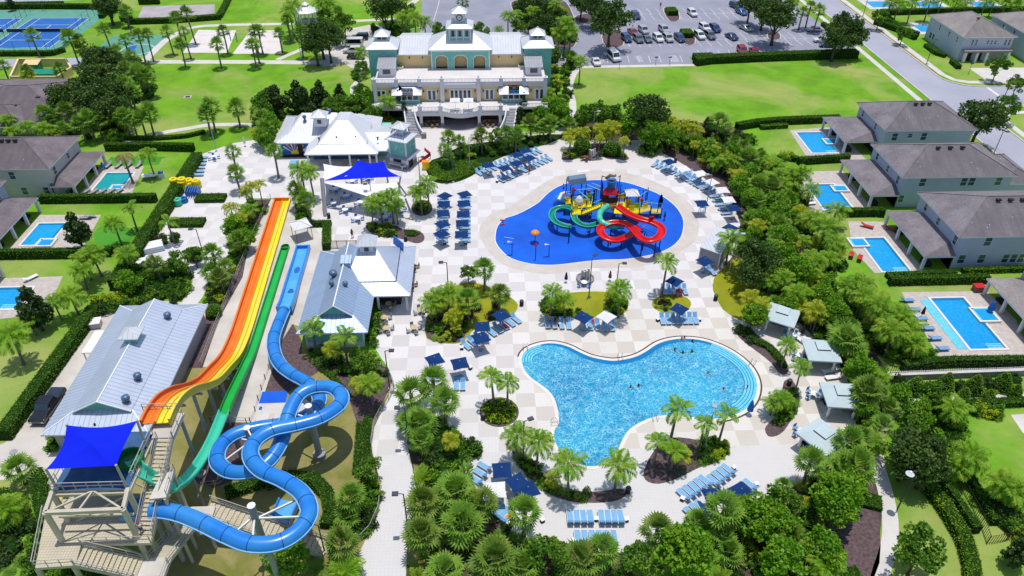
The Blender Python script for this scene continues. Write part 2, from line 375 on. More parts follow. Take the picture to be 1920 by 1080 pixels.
M['tube_joint']=pmat('dark_joint',(.004,.035,.14),(.006,.05,.18),1,.5)
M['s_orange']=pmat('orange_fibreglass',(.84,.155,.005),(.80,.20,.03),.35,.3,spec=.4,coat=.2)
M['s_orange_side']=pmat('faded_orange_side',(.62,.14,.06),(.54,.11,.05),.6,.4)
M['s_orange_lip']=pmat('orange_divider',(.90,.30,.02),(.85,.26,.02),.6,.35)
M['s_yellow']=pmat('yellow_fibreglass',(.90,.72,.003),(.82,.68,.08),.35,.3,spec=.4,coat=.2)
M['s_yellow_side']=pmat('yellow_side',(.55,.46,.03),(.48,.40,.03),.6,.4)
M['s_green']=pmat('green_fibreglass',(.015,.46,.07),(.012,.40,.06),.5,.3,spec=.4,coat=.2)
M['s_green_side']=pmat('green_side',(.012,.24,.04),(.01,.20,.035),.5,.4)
M['s_teal']=pmat('teal_fibreglass',(.06,.58,.40),(.05,.52,.36),.5,.35,spec=.4,coat=.2)
M['s_teal_dk']=pmat('dark_teal_fibreglass',(.01,.27,.17),(.01,.23,.15),.5,.35,spec=.4,coat=.2)
M['s_red']=pmat('red_fibreglass',(.66,.006,.006),(.58,.006,.006),.5,.3,spec=.4,coat=.2)
M['s_red_in']=pmat('red_flume_inside',(.80,.02,.015),(.74,.016,.012),.5,.3,spec=.4,coat=.2)
M['yellow']=pmat('yellow_plastic',(.86,.68,.01),(.80,.62,.01),1,.45)
M['red']=pmat('red_plastic',(.60,.02,.03),(.52,.015,.025),1,.45)
M['lime']=pmat('lime_plastic',(.30,.52,.05),(.26,.46,.05),1,.5)
M['brown']=pmat('brown_wood',(.16,.075,.035),(.11,.05,.025),2,.8)
M['wood']=pmat('weathered_wood',(.28,.17,.10),(.2,.12,.07),2,.85)
M['tan_top']=pmat('tan_table_top',(.60,.47,.26),(.52,.40,.22),2,.6)
M['tub']=pmat('dark_green_tub',(.01,.20,.05),(.01,.16,.04),1,.35)
M['wicker']=pmat('wicker',(.42,.31,.16),(.33,.24,.12),8,.8)
M['stone']=pmat('grey_stone',(.34,.32,.33),(.20,.19,.2),3,.9)
M['bark']=pmat('palm_bark',(.25,.22,.19),(.16,.14,.12),6,.95,fine=(20,(.7,.7,.7)))
M['bark2']=pmat('tree_bark',(.13,.10,.08),(.08,.065,.05),5,.95)
M['skin']=pmat('skin',(.50,.28,.20),(.44,.24,.17),3,.6)
M['skin_dark']=pmat('dark_skin',(.16,.08,.05),(.13,.065,.04),3,.6)
M['hair']=pmat('dark_hair',(.02,.013,.01),(.03,.02,.015),3,.6)
M['cloth_black']=pmat('black_cloth',(.02,.02,.025),(.03,.03,.035),3,.85)
M['cloth_white']=pmat('white_cloth',(.75,.74,.74),(.68,.67,.67),3,.85)
M['cloth_pink']=pmat('pink_cloth',(.75,.06,.18),(.68,.05,.15),3,.85)
M['lf_sabal']=leafmat('fan_palm_leaf',(.10,.24,.025),(.19,.36,.035),(.30,.44,.06),.25,.5)
M['lf_sabal2']=leafmat('olive_fan_leaf',(.10,.20,.025),(.17,.29,.035),(.27,.34,.06),.25,.5)
M['lf_queen']=leafmat('feather_palm_leaf',(.11,.27,.012),(.21,.40,.02),(.33,.46,.035),.28,.5)
M['lf_yellow']=leafmat('yellow_palm_leaf',(.24,.34,.012),(.38,.44,.02),(.46,.42,.03),.28,.5)
M['lf_oak']=leafmat('oak_leaf',(.035,.085,.016),(.075,.15,.022),(.10,.17,.03),.15,.4)
M['lf_dark']=leafmat('dark_leaf',(.025,.06,.014),(.055,.11,.022),(.07,.12,.03),.12,.4)
M['lf_bright']=leafmat('bright_leaf',(.075,.22,.010),(.16,.37,.014),(.28,.46,.03),.26,.4)
M['lf_mid']=leafmat('mid_leaf',(.055,.16,.014),(.115,.26,.020),(.20,.34,.03),.22,.4)
M['lf_lime']=leafmat('lime_leaf',(.26,.42,.012),(.42,.55,.02),(.50,.52,.04),.25,.5)
M['lf_hedge']=leafmat('hedge_leaf',(.055,.15,.010),(.11,.25,.016),(.15,.28,.02),.18,.35)
M['lf_hedge2']=leafmat('bright_hedge_leaf',(.12,.27,.008),(.20,.37,.014),(.26,.40,.025),.2,.35)
M['lf_red']=leafmat('red_leaf',(.34,.03,.03),(.50,.08,.05),None,.25)
M['lf_purple']=leafmat('purple_leaf',(.07,.035,.045),(.12,.06,.07),None,.15)
M['lf_dead']=leafmat('dead_frond',(.36,.25,.10),(.28,.19,.08),None,.2)
M['hedge_core']=pmat('hedge_core',(.02,.055,.008),(.012,.035,.006),2,.95,spec=.05)
Z=dict(base=0.0,lawn=.006,road=.010,walk=.016,deck=.022,bed=.030,pad=.036)
def sheet(name,pts,z,m):return struct(name,MB().sheet(pts,z),m)
def clipy(poly,y0,keep_below):
 out=[]
 for i in range(len(poly)):
  a,b=poly[i-1],poly[i];ia=(a[1]<y0)==keep_below;ib=(b[1]<y0)==keep_below
  if ia!=ib:
   t=(y0-a[1])/(b[1]-a[1]);out.append((a[0]+t*(b[0]-a[0]),y0))
  if ib:out.append(b)
 return out
def ring_with_hole(name,outer,inner,z,m,mb=None):
 """flat border between two loops of the same length"""
 b=mb or MB();n=len(inner)
 b.add([(p[0],p[1],z)for p in outer]+[(p[0],p[1],z)for p in inner],[(i,(i+1)%n,(i+1)%n+n,i+n)for i in range(n)])
 return b
g=MB();N=30
g.add([(-1500+100*i,-400+100*j,0)for j in range(N+1)for i in range(N+1)],[(j*(N+1)+i,j*(N+1)+i+1,(j+1)*(N+1)+i+1,(j+1)*(N+1)+i)for j in range(N)for i in range(N)])
struct('ground',g,M['grass'])
def deckmat():
 m,t,b=newmat('deck_paving');p=t.pos();x,y,z=t.xyz(p)
 ix=t.math('FLOOR',t.math('DIVIDE',x,S));iy=t.math('FLOOR',t.math('DIVIDE',y,S))
 par=t.math('FLOORED_MODULO',t.math('ADD',ix,iy),2.0)
 wv=t.new('ShaderNodeCombineXYZ');t.put(wv.inputs[0],ix);t.put(wv.inputs[1],iy)
 wn=t.new('ShaderNodeTexWhiteNoise',noise_dimensions='2D');t.l.new(wv.outputs[0],wn.inputs['Vector'])
 tint=t.math('ADD',.93,t.math('MULTIPLY',wn.outputs['Value'],.10))
 warm=t.math('MULTIPLY',t.ramp(y,-30.0,-40.0),t.ramp(x,0.0,10.0))
 dark=t.mix(warm,(.615,.585,.58),(.60,.545,.48))
 lite=t.mix(warm,(.70,.68,.68),(.695,.66,.615))
 plain=t.math('MAXIMUM',t.math('LESS_THAN',y,-62.4),t.math('MULTIPLY',t.math('LESS_THAN',x,-15.5),t.math('LESS_THAN',y,-45.0)))
 plaza=t.math('MULTIPLY',t.math('GREATER_THAN',y,7.2),t.math('GREATER_THAN',x,-14.4))
 pl=t.math('MAXIMUM',plain,plaza)
 par=t.math('MULTIPLY',par,t.math('SUBTRACT',1.0,pl))
 dark=t.mix(t.ramp(x,-35.0,-40.0),dark,(.64,.615,.61))
 o=t.mix(par,lite,dark)
 o=t.mix(t.math('MULTIPLY',plaza,.8),o,(.64,.59,.57))
 o=t.mix(t.math('MULTIPLY',plain,.9),o,(.62,.605,.61))
 cc=t.new('ShaderNodeCombineXYZ')
 for i in range(3):t.put(cc.inputs[i],tint)
 o=t.mix(t.math('SUBTRACT',1.0,t.math('MULTIPLY',pl,.85)),o,cc.outputs[0],'MULTIPLY')
 gx=t.math('LESS_THAN',t.math('FRACT',t.math('DIVIDE',x,.4)),.07);gy=t.math('LESS_THAN',t.math('FRACT',t.math('DIVIDE',y,.4)),.07)
 o=t.mix(t.math('MULTIPLY',t.math('MAXIMUM',gx,gy),.30),o,(.42,.40,.41))
 o=t.mix(t.math('MULTIPLY',t.ramp(t.noise(p,.2,6.0,.65,.4),.45,.75),.5),o,(.60,.56,.53))
 o=t.mix(t.math('MULTIPLY',t.ramp(t.noise(p,1.3,4.0,.7),.55,.8),.35),o,(.50,.46,.44))
 t.put(b.inputs['Base Color'],o);b.inputs['Roughness'].default_value=.75;b.inputs['Specular IOR Level'].default_value=.2
 return m
M['deckmix']=deckmat()
deck_px=[(676,1100),(672,1040),(690,1003),(707,970),(714,925),(713,900),(703,870),(697,840),(698,810),(712,775),(728,745),(736,715),(728,690),(715,672),(705,655),(703,612),(560,612),(548,372),(470,372),(430,440),(432,520),(395,530),(378,560),(352,590),(330,590),(352,545),(358,520),(330,500),(228,545),(262,480),(283,455),(305,410),(340,350),(372,292),(395,283),(440,268),(480,262),(510,262),(515,250),(760,250),(775,232),(960,226),(972,240),(990,252),(1040,250),(1060,262),(1090,266),(1150,266),(1200,262),(1225,272),(1244,288),(1264,298),(1287,312),(1320,334),(1347,355),(1368,378),(1381,400),(1388,420),(1385,440),(1385,455),(1372,482),(1352,510),(1340,522),(1336,534),(1337,545),(1344,562),(1355,580),(1375,595),(1392,602),(1412,612),(1440,600),(1500,606),(1525,632),(1548,655),(1575,685),(1592,720),(1603,765),(1605,800),(1592,840),(1580,850),(1560,868),(1527,892),(1500,907),(1455,925),(1410,940),(1335,972),(1305,985),(1250,1012),(1210,1031),(1172,1037),(1110,1038),(1045,1034),(1022,1017),(992,1010),(960,997),(930,970),(915,957),(890,915),(870,882),(860,860),(858,848),(840,800),(800,790),(770,797),(763,830),(768,855),(775,885),(780,917),(770,980),(764,1005),(760,1100)]
DECK=PP(deck_px)
pool_px=C4(2,2,[(75,560),(75,520),(92,485),(130,455),(190,432),(270,417),(350,422),(430,445),(500,480),(580,515),(660,535),(760,548),(860,535),(940,512),(1010,475),(1080,428),(1150,400),(1230,385),(1300,382),(1400,390),(1500,415),(1600,458),(1690,512),(1770,582),(1815,650),(1836,720),(1830,790),(1805,850),(1750,910),(1680,948),(1600,972),(1500,984),(1400,980),(1330,965),(1250,955),(1150,955),(1060,970),(980,1000),(910,1040),(860,1085)])+C4(2,3,[(825,65),(795,130),(755,185),(700,228),(620,258),(540,252),(450,215),(380,165),(335,100),(315,40),(322,-20)])+C4(2,2,[(348,1030),(350,960),(335,880),(300,800),(230,735),(150,680),(100,625)])
POOL=smooth_closed(PP(pool_px),3)
pad_px=[(929,447),(933,425),(947,410),(965,404),(985,395),(1010,380),(1025,365),(1045,351),(1072,342),(1110,338),(1150,339),(1180,344),(1210,354),(1240,367),(1265,386),(1279,407),(1281,425),(1276,445),(1260,462),(1235,474),(1210,480),(1172,486),(1135,487),(1100,490),(1067,494),(1035,497),(997,495),(960,485),(942,471),(932,458)]
PAD=smooth_closed(PP(pad_px),3)
tan_px=[(902,420),(920,402),(945,392),(962,384),(990,364),(1015,346),(1040,333),(1072,325),(1120,321),(1160,323),(1197,330),(1235,344),(1265,360),(1292,380),(1307,405),(1310,430),(1305,450),(1287,465),(1260,482),(1225,494),(1185,502),(1140,503),(1100,503),(1060,510),(1022,514),(975,506),(942,495),(915,470),(900,442)]
TAN=smooth_closed(PP(tan_px),3)
def cut(outer,hole):
 """outer loop with a hole, as one ring joined by a bridge"""
 bi=min(range(len(hole)),key=lambda i:hole[i][0]);h=hole[bi]
 a=sum(hole[i-1][0]*hole[i][1]-hole[i][0]*hole[i-1][1]for i in range(len(hole)));A=sum(outer[i-1][0]*outer[i][1]-outer[i][0]*outer[i-1][1]for i in range(len(outer)))
 hl=hole[bi:]+hole[:bi]
 if(a>0)==(A>0):hl=[hl[0]]+hl[1:][::-1]
 return hl,h
def fill_with_hole(name,loops,z,m):
 bm=bmesh.new();es=[]
 for lp in loops:
  vs=[bm.verts.new((p[0],p[1],z))for p in lp]
  es+=[bm.edges.new((vs[i-1],vs[i]))for i in range(len(vs))]
 bmesh.ops.triangle_fill(bm,use_beauty=True,use_dissolve=False,edges=es)
 bmesh.ops.recalc_face_normals(bm,faces=bm.faces)
 for f in bm.faces:
  if f.normal.z<0:f.normal_flip()
 me=bpy.data.meshes.new(name);bm.to_mesh(me);bm.free();me.materials.append(m)
 o=bpy.data.objects.new(name,me);COL.objects.link(o);o['kind']='structure';return o
COP=offset_poly(POOL,.45)
fill_with_hole('pool_deck',[DECK,COP],Z['deck'],M['deckmix'])
b=MB();n=len(POOL)
ring_with_hole('x',COP,POOL,Z['deck']+.03,None,b)
b.add([(p[0],p[1],Z['deck']+.03)for p in COP]+[(p[0],p[1],0)for p in COP],[(i,(i+1)%n,(i+1)%n+n,i+n)for i in range(n)])
b.add([(p[0],p[1],Z['deck']+.03)for p in POOL]+[(p[0],p[1],-.0)for p in POOL],[(i,(i+1)%n,(i+1)%n+n,i+n)for i in range(n)])
struct('pool_coping',b,M['coping'])
i0=[i for i,p in enumerate(POOL)]
nb=MB();c1=offset_poly(POOL,.46);c2=offset_poly(POOL,.68)
k0,k1=3,92
for i in range(k0,min(k1,n-1)):
 nb.quad((c1[i][0],c1[i][1],Z['deck']+.008),(c1[i+1][0],c1[i+1][1],Z['deck']+.008),(c2[i+1][0],c2[i+1][1],Z['deck']+.008),(c2[i][0],c2[i][1],Z['deck']+.008))
struct('pool_edge_band',nb,M['coping_dark'])
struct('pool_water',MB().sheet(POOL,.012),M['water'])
dw=MB();
def band(i0,i1,w0,w1,z,mb,f=None):
 a=offset_poly(POOL,-w0);c=offset_poly(POOL,-w1)
 for i in range(i0,i1):mb.quad((a[i][0],a[i][1],z),(a[i+1][0],a[i+1][1],z),(c[i+1][0],c[i+1][1],z),(c[i][0],c[i][1],z))
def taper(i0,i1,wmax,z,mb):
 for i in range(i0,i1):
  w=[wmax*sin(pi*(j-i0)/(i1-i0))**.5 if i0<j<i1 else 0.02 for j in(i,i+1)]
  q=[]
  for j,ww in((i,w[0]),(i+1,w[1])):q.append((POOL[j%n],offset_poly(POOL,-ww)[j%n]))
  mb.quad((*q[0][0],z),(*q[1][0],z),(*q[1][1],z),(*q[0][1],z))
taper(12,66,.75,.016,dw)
struct('pool_water_shaded_rim',dw,M['water_edge'])  # dark strip paints the rim's shade onto the water
sm=MB();ln=MB()
def steps(i0,i1,k,w):
 band(i0,i1,0.03,w*k,.018,sm)
 for j in range(1,k+1):
  a=offset_poly(POOL,-w*j);c=offset_poly(POOL,-w*j-.085)
  for i in range(i0,i1):ln.quad((*a[i],.022),(*a[i+1],.022),(*c[i+1],.022),(*c[i],.022))
steps(60,86,4,.38);steps(0,13,4,.36)
struct('pool_step_shelves',sm,M['water_shallow']);struct('pool_step_noses',ln,M['step_line'])
sheet('tan_concrete_ring',TAN,Z['bed'],M['tan_ring'])
struct('splash_pad',MB().sheet(PAD,Z['pad']),M['rubber'])
pr=offset_poly(PAD,.14);struct('splash_pad_edge',ring_with_hole('x',pr,PAD,Z['pad']+.004,None),M['white'])
SLAB=PP([(508,372),(548,372),(600,440),(612,470),(600,520),(575,590),(563,620),(545,612),(530,640),(478,795),(400,790),(404,760),(420,715),(460,610),(445,690),(380,688),(378,670),(415,560),(460,470)])
oy_slab=PP([(505,374),(550,374),(556,400),(540,470),(500,620),(455,690),(378,688),(400,600),(440,510),(470,450)])
gr_slab=PP([(550,374),(600,440),(607,470),(560,612),(548,608),(528,640),(478,793),(396,790),(455,690),(500,620),(540,470),(556,400)])
sheet('slide_runout_slab',oy_slab,Z['bed'],M['concrete'])
sheet('slide_landing_slab',gr_slab,Z['bed']+.006,M['concrete'])
sheet('slide_yard_grass',PP([(390,560),(300,790),(230,870),(60,870),(-20,1000),(-20,1100),(690,1100),(740,720),(700,668),(565,650),(540,600)]),Z['lawn']+.001,M['grass_dry'])
sheet('slide_mulch_bed',PP([(545,598),(566,640),(566,668),(604,692),(540,735),(505,760),(478,792),(470,793),(528,640)]),Z['bed'],M['mulch'])
sheet('slide_mulch_bed',PP([(606,670),(640,682),(690,672),(728,690),(734,716),(712,770),(700,790),(690,850),(672,800),(650,735),(628,702)]),Z['bed'],M['mulch'])
sheet('stair_mulch_bed',PP([(410,793),(478,795),(440,900),(400,915),(350,900),(385,850)]),Z['bed']+.004,M['mulch'])
sheet('side_mulch_strip',PP([(388,570),(420,540),(455,470),(470,440),(455,520),(410,600),(380,690),(345,690),(320,735),(300,740),(385,600)]),Z['bed']+.002,M['mulch'])
sheet('bottom_left_lawn',PP([(-60,880),(60,870),(90,1000),(95,1100),(-60,1100)]),Z['lawn']+.006,M['grass'])
sheet('service_drive',PP([(160,600),(225,572),(235,560),(395,570),(330,700),(240,860),(160,1020),(70,900),(-40,900),(-40,850),(10,830),(60,760)]),Z['walk'],M['concrete'])
BEDS={}
def bed(name,pts,m,k=3,z=None,edge=True):
 w=PP(pts);w=smooth_closed(w,k)if k else w;BEDS[name]=w
 zz=Z['bed']if z is None else z
 sheet(name,w,zz,M[m])
 return w
bed('curved_pool_island',C4(2,3,[(0,120),(10,200),(80,290),(160,380),(240,440),(330,490),(430,520),(560,532),(700,530),(800,510),(855,475),(850,440),(800,425),(700,440),(560,450),(450,430),(350,400),(270,355),(200,300),(150,240),(110,170),(60,110),(0,95)]),'mulch',2)
bed('triangle_pool_island',C4(2,3,[(985,330),(1000,260),(1040,180),(1090,110),(1150,60),(1250,40),(1390,60),(1500,75),(1590,85),(1625,130),(1600,190),(1520,230),(1400,270),(1300,320),(1200,365),(1100,390),(1020,375)]),'mulch',2)
bed('round_planter',[(936+37*cos(a*pi/8),773+28*sin(a*pi/8))for a in range(16)],'mulch',2)
bed('kidney_island',C4(2,2,[(210,150),(240,95),(330,60),(450,35),(560,28),(700,30),(800,60),(860,110),(870,150),(830,200),(760,215),(600,222),(480,222),(380,228),(270,215),(225,190)]),'olive_turf',2)
bed('oval_island',[(1259+37*cos(a*pi/8),570+18*sin(a*pi/8))for a in range(16)],'olive_turf',2)
bed('garden_island',[(800,635),(797,610),(802,585),(808,570),(815,555),(835,545),(864,532),(882,529),(897,532),(915,537),(930,546),(950,553),(963,562),(971,572),(967,585),(955,593),(930,600),(905,610),(885,622),(870,640),(850,645),(825,643)],'olive_turf',2)
bed('garden_island_mulch',[(801,634),(799,610),(804,588),(830,580),(856,592),(870,602),(874,620),(868,638),(850,643),(825,641)],'mulch',2,Z['bed']+.006)
bed('palm_island',C4(1,1,[(820,610),(850,660),(920,695),(1050,705),(1130,725),(1190,745),(1240,740),(1265,710),(1250,670),(1200,645),(1100,640),(1060,615),(980,605),(880,600)]),'mulch',2)
bed('small_oval_island',[(791+20*cos(a*pi/8),390+15*sin(a*pi/8))for a in range(16)],'mulch',2)
bed('lawn_border',[(798,318),(810,300),(835,292),(868,272),(960,262),(1000,254),(1056,252),(1048,262),(1010,275),(985,282),(960,288),(930,300),(905,316),(885,330),(862,340),(842,344),(815,342)],'hedge_core',2)
bed('fountain_island',C4(2,1,[(370,110),(395,65),(500,15),(600,-5),(720,-10),(800,20),(850,80),(880,110),(840,124),(750,105),(560,98),(460,118),(400,122)]),'mulch',2)
bed('mulch_island',[(1379,618),(1385,611),(1400,616),(1425,632),(1445,645),(1462,660),(1475,680),(1479,695),(1470,703),(1458,697),(1445,680),(1420,660),(1400,645),(1385,632)],'mulch',2)
bed('boomerang_island',[(1470,715),(1485,712),(1497,735),(1499,750),(1495,770),(1482,790),(1470,808),(1455,818),(1440,818),(1434,805),(1440,795),(1455,780),(1463,760),(1466,740)],'mulch',2)
bed('side_lawn',[(1340,518),(1337,534),(1338,545),(1345,562),(1355,579),(1376,594),(1393,602),(1414,612),(1440,600),(1430,560),(1420,520),(1405,490),(1375,485),(1352,508)],'olive_turf',2,Z['bed'])
STRIP=PP([(1040,250),(1060,262),(1150,266),(1200,262),(1225,272),(1250,300),(1310,340),(1355,380),(1375,410),(1375,455),(1352,510),(1340,522),(1345,562),(1375,595),(1412,612),(1440,600),(1500,606),(1548,655),(1592,720),(1605,800),(1592,840),(1527,892),(1455,925),(1410,940),(1305,985),(1210,1031),(1172,1037),(1045,1034),(960,997),(915,957),(870,882),(858,848),(840,800),(800,790),(770,797),(763,830),(775,885),(780,917),(770,980),(760,1100),(1640,1100),(1660,900),(1640,800),(1690,765),(1665,715),(1562,540),(1490,430),(1430,320),(1390,240),(1200,215),(1085,215)])
sheet('planting_strip',STRIP,Z['lawn']+.004,M['soil'])
for nm,pts in(('mulch_patch',[(1262,298),(1287,312),(1320,334),(1347,355),(1368,378),(1385,415),(1410,420),(1392,375),(1350,330),(1300,300),(1270,288)]),('mulch_patch',[(1575,870),(1630,895),(1650,990),(1640,1080),(1570,1090),(1550,1000),(1600,950)]),('mulch_patch',[(1480,905),(1530,895),(1560,930),(1520,970),(1475,950)]),('mulch_patch',[(1300,990),(1360,970),(1440,985),(1430,1040),(1320,1030)]),('mulch_patch',[(860,1000),(905,935),(940,985),(930,1060),(860,1060)])):
 sheet(nm,smooth_closed(PP(pts),3),Z['lawn']+.010,M['mulch'])
sheet('walk_verge',smooth_closed(PP([(775,870),(800,880),(808,920),(800,1000),(800,1060),(765,1060),(768,990),(781,917)]),2),Z['lawn']+.010,M['grass_dry'])
bed('left_planting_strip',[(430,440),(470,375),(508,374),(470,450),(440,510),(398,600),(385,570),(395,530),(430,522)],'soil',0)
def strip(name,pts,w,z,m,k=6,px=True):
 c=smooth_open(PP(pts)if px else pts,k)if k else(PP(pts)if px else pts)
 L=[];R=[]
 for i,p in enumerate(c):
  a=c[max(i-1,0)];d=c[min(i+1,len(c)-1)];tx,ty=d[0]-a[0],d[1]-a[1];l=hypot(tx,ty)or 1
  L.append((p[0]-ty/l*w/2,p[1]+tx/l*w/2));R.append((p[0]+ty/l*w/2,p[1]-tx/l*w/2))
 b=MB()
 for i in range(len(c)-1):b.quad((*R[i],z),(*R[i+1],z),(*L[i+1],z),(*L[i],z))
 return struct(name,b,M[m])
strip('garden_path',[(1640,1120),(1650,1080),(1667,1022),(1669,972),(1660,922),(1646,872),(1643,838),(1650,808),(1667,777),(1695,758),(1732,748),(1800,746),(1960,742)],1.65,Z['walk'],'walk',8)
strip('lawn_path',[(225,268),(300,250),(345,242),(400,234),(480,234)],1.6,Z['walk'],'walk')
strip('park_path',[(250,116),(400,116),(560,117),(640,118)],2.6,Z['walk'],'walk')
strip('park_path',[(270,116),(300,85),(320,70),(360,52),(420,47),(520,45),(600,42),(740,36)],2.0,Z['walk']+.003,'walk')
strip('park_path',[(520,112),(560,95),(575,88)],1.6,Z['walk']+.006,'walk')
strip('park_path',[(760,15),(780,0),(790,-15)],2,Z['walk'],'walk')
strip('clubhouse_side_path',[(665,190),(662,165),(672,150),(680,120)],1.4,Z['walk'],'walk')
strip('clubhouse_side_path',[(1072,228),(1074,195),(1068,165),(1075,140),(1085,128)],1.6,Z['walk'],'walk')
strip('clubhouse_side_path',[(985,276),(1020,262),(1045,250),(1060,235),(1072,222)],1.5,Z['walk']+.003,'walk')
sheet('service_court',PP([(605,125),(600,95),(620,70),(650,55),(700,45),(720,50),(700,100),(690,130),(665,130),(645,120)]),Z['walk']+.002,M['concrete'])
sheet('left_street',PP([(-60,112),(160,108),(178,120),(175,125),(-60,125)]),Z['road'],M['road'])
sheet('street',[(104.6,260),(104.6,-60),(113.2,-60),(113.2,28)]+[(113.2+6-6*cos(a*pi/12),28+6*sin(a*pi/12))for a in range(1,7)]+[(260,34),(260,46)]+[(113.2+7-7*sin(a*pi/12),53-7*cos(a*pi/12))for a in range(0,7)]+[(113.2,260)],Z['road'],M['road'])
def kerb(name,pts,w=.35,h=.13,closed=False,m='curb'):
 b=MB();c=pts+[pts[0]]if closed else pts
 b.sweep([(p[0],p[1],0)for p in c],[(-w/2,0),(-w/2,h),(w/2,h),(w/2,0)],closed=True)
 return struct(name,b,M[m])
kerb('street_kerb',[(104.45,260),(104.45,-60)])
kerb('street_kerb',[(113.35,260),(113.35,53)]+[(113.35+7-7*cos(a*pi/12),53-7*sin(a*pi/12))for a in range(1,7)]+[(260,46.1)])
kerb('street_kerb',[(113.35,-60),(113.35,28)]+[(113.35+6-6*cos(a*pi/12),28+6*sin(a*pi/12))for a in range(1,7)]+[(260,33.9)])
sheet('sidewalk',[(101.2,160),(101.2,25),(102.6,25),(102.6,160)],Z['walk'],M['walk'])
sheet('sidewalk',[(116.0,200),(116.0,54),(117,50.8),(119.5,49.6),(260,49.6),(260,48.0),(119,48.0),(115.6,50.0),(114.4,54),(114.4,200)][::-1],Z['walk'],M['walk'])
sheet('sidewalk',[(116.0,-60),(116.0,27),(118.6,30.4),(260,30.4),(260,31.9),(118,31.9),(114.5,27.5),(114.5,-60)],Z['walk'],M['walk'])
sheet('verge',[(113.6,200),(113.6,54),(114.4,54),(114.4,200)],Z['lawn'],M['grass_dry'])
sheet('driveway',[(124,49.6),(124,58),(141,58),(141,49.6)],Z['walk']+.003,M['walk'])
sheet('stop_line',[(121.5,40.3),(121.5,45.4),(122.1,45.4),(122.1,40.3)],Z['road']+.005,M['paint'])
LOT=[(21.5,62),(55,62.6),(55,67.5),(98,70),(100.5,73),(101,86),(99,98),(99.5,170),(-20,170),(-16,100),(-16,68),(4,68),(16,66)]
sheet('parking_lot',LOT,Z['road'],M['asphalt'])
sheet('lot_sidewalk',[(23,60.4),(55,61.2),(55,62.6),(21.5,62)],Z['walk'],M['walk'])
def rot_frame(d):
 d=Vector(d).normalized();u=Vector((0,0,1))if abs(d.z)<.95 else Vector((1,0,0))
 a=d.cross(u).normalized();return d,a,a.cross(d)
def leaf(b,c,d,a,L,w,mi=0):
 """one four-cornered leaf starting at c along d, width axis a"""
 c=Vector(c);m=c+d*(L*.5);b.quad(c,m+a*(w/2),c+d*L,m-a*(w/2),mi)
def rdir(r,zmin=-1.0):
 while True:
  v=Vector((r.uniform(-1,1),r.uniform(-1,1),r.uniform(zmin,1)))
  if.05<v.length<1:return v.normalized()
def sabal_crown(seed,n=44,R=.9,pet=1.0):
 r=random.Random(seed);b=MB()
 for i in range(n):
  t=(i+.5)/n;el=radians(82)-t*radians(112)+r.uniform(-.18,.18);az=i*2.39996+r.uniform(-.3,.3)
  d=Vector((cos(az)*cos(el),sin(az)*cos(el),sin(el)));pl=pet*r.uniform(.75,1.1)
  p=d*.12;q=d*pl+Vector((0,0,-.12*pl*(1-sin(el))))
  dd,a,up=rot_frame(q-p)
  b.quad(p-a*.02,p+a*.02,q+a*.02,q-a*.02,0)
  nb=10;sp=radians(100)
  for k in range(nb):
   f=-sp+2*sp*k/(nb-1);L=R*(.62+.38*cos(f*.62))*r.uniform(.85,1.05)
   bd=(dd*cos(f)+a*sin(f));m=q+bd*L*.55+up*(-.06*abs(sin(f)))
   e=q+bd*L+Vector((0,0,-.14*L*r.uniform(.4,1.6)))
   w=.075;s=(up.cross(bd)).normalized()*w
   b.add([q,m+s,e,m-s],[(0,1,2,3)],0)
 for i in range(5):
  az=i*1.3;d=Vector((cos(az)*.3,sin(az)*.3,1)).normalized();q=d*pet*.45;dd,a,up=rot_frame(d)
  for k in range(8):
   f=-1.4+2.8*k/7;bd=dd*cos(f)+a*sin(f);m=q+bd*R*.4;s=up.cross(bd).normalized()*.07;b.add([q,m+s,q+bd*R*.75,m-s],[(0,1,2,3)],0)
 return b
def feather_frond(b,r,base,az,el,L,nl=14,droop=.9,lw=.075,ll=.55,hang=.35,mi=0):
 pts=[];p=Vector(base);e=el;N=9
 for i in range(N+1):
  pts.append(p.copy());st=L/N
  p+=Vector((cos(az)*cos(e),sin(az)*cos(e),sin(e)))*st;e-=droop*1.6/N*(0.45+i/N)
 for i in range(N):
  d,a,up=rot_frame(pts[i+1]-pts[i]);w=.035*(1-i/N)+.008
  b.quad(pts[i]-a*w,pts[i]+a*w,pts[i+1]+a*w*.8,pts[i+1]-a*w*.8,mi)
 for k in range(nl):
  t=.14+.86*(k+.5)/nl;f=t*N;i=min(int(f),N-1);c=pts[i].lerp(pts[i+1],f-i)
  d,a,up=rot_frame(pts[i+1]-pts[i]);l=ll*(.55+.75*sin(pi*min(t*1.05,1)))*(1 if t<.85 else.8)
  for s in(-1,1):
   q=(d*.55+a*s*.95+up*r.uniform(-.15,.35)).normalized();e1=c+q*l*.55;e2=c+q*l+Vector((0,0,-hang*l*r.uniform(.6,1.3)))
   n_=d*lw
   b.add([c-n_*.5,e1-n_*.3+d*.02,e2,e1+n_*.7],[(0,1,2,3)],mi)
def queen_crown(seed,n=16,L=2.25,nl=20,lw=.15,ll=.66,droop=1.0,hang=.4,elmax=80,elmin=-20):
 r=random.Random(seed);b=MB()
 for i in range(n):
  t=(i+.5)/n;el=radians(elmax-(elmax-elmin)*t**.85+r.uniform(-7,7));az=i*2.39996+r.uniform(-.25,.25)
  feather_frond(b,r,(0,0,0),az,el,L*r.uniform(.85,1.1)*(.8 if t<.15 else 1),nl,droop,lw,ll,hang)
 return b
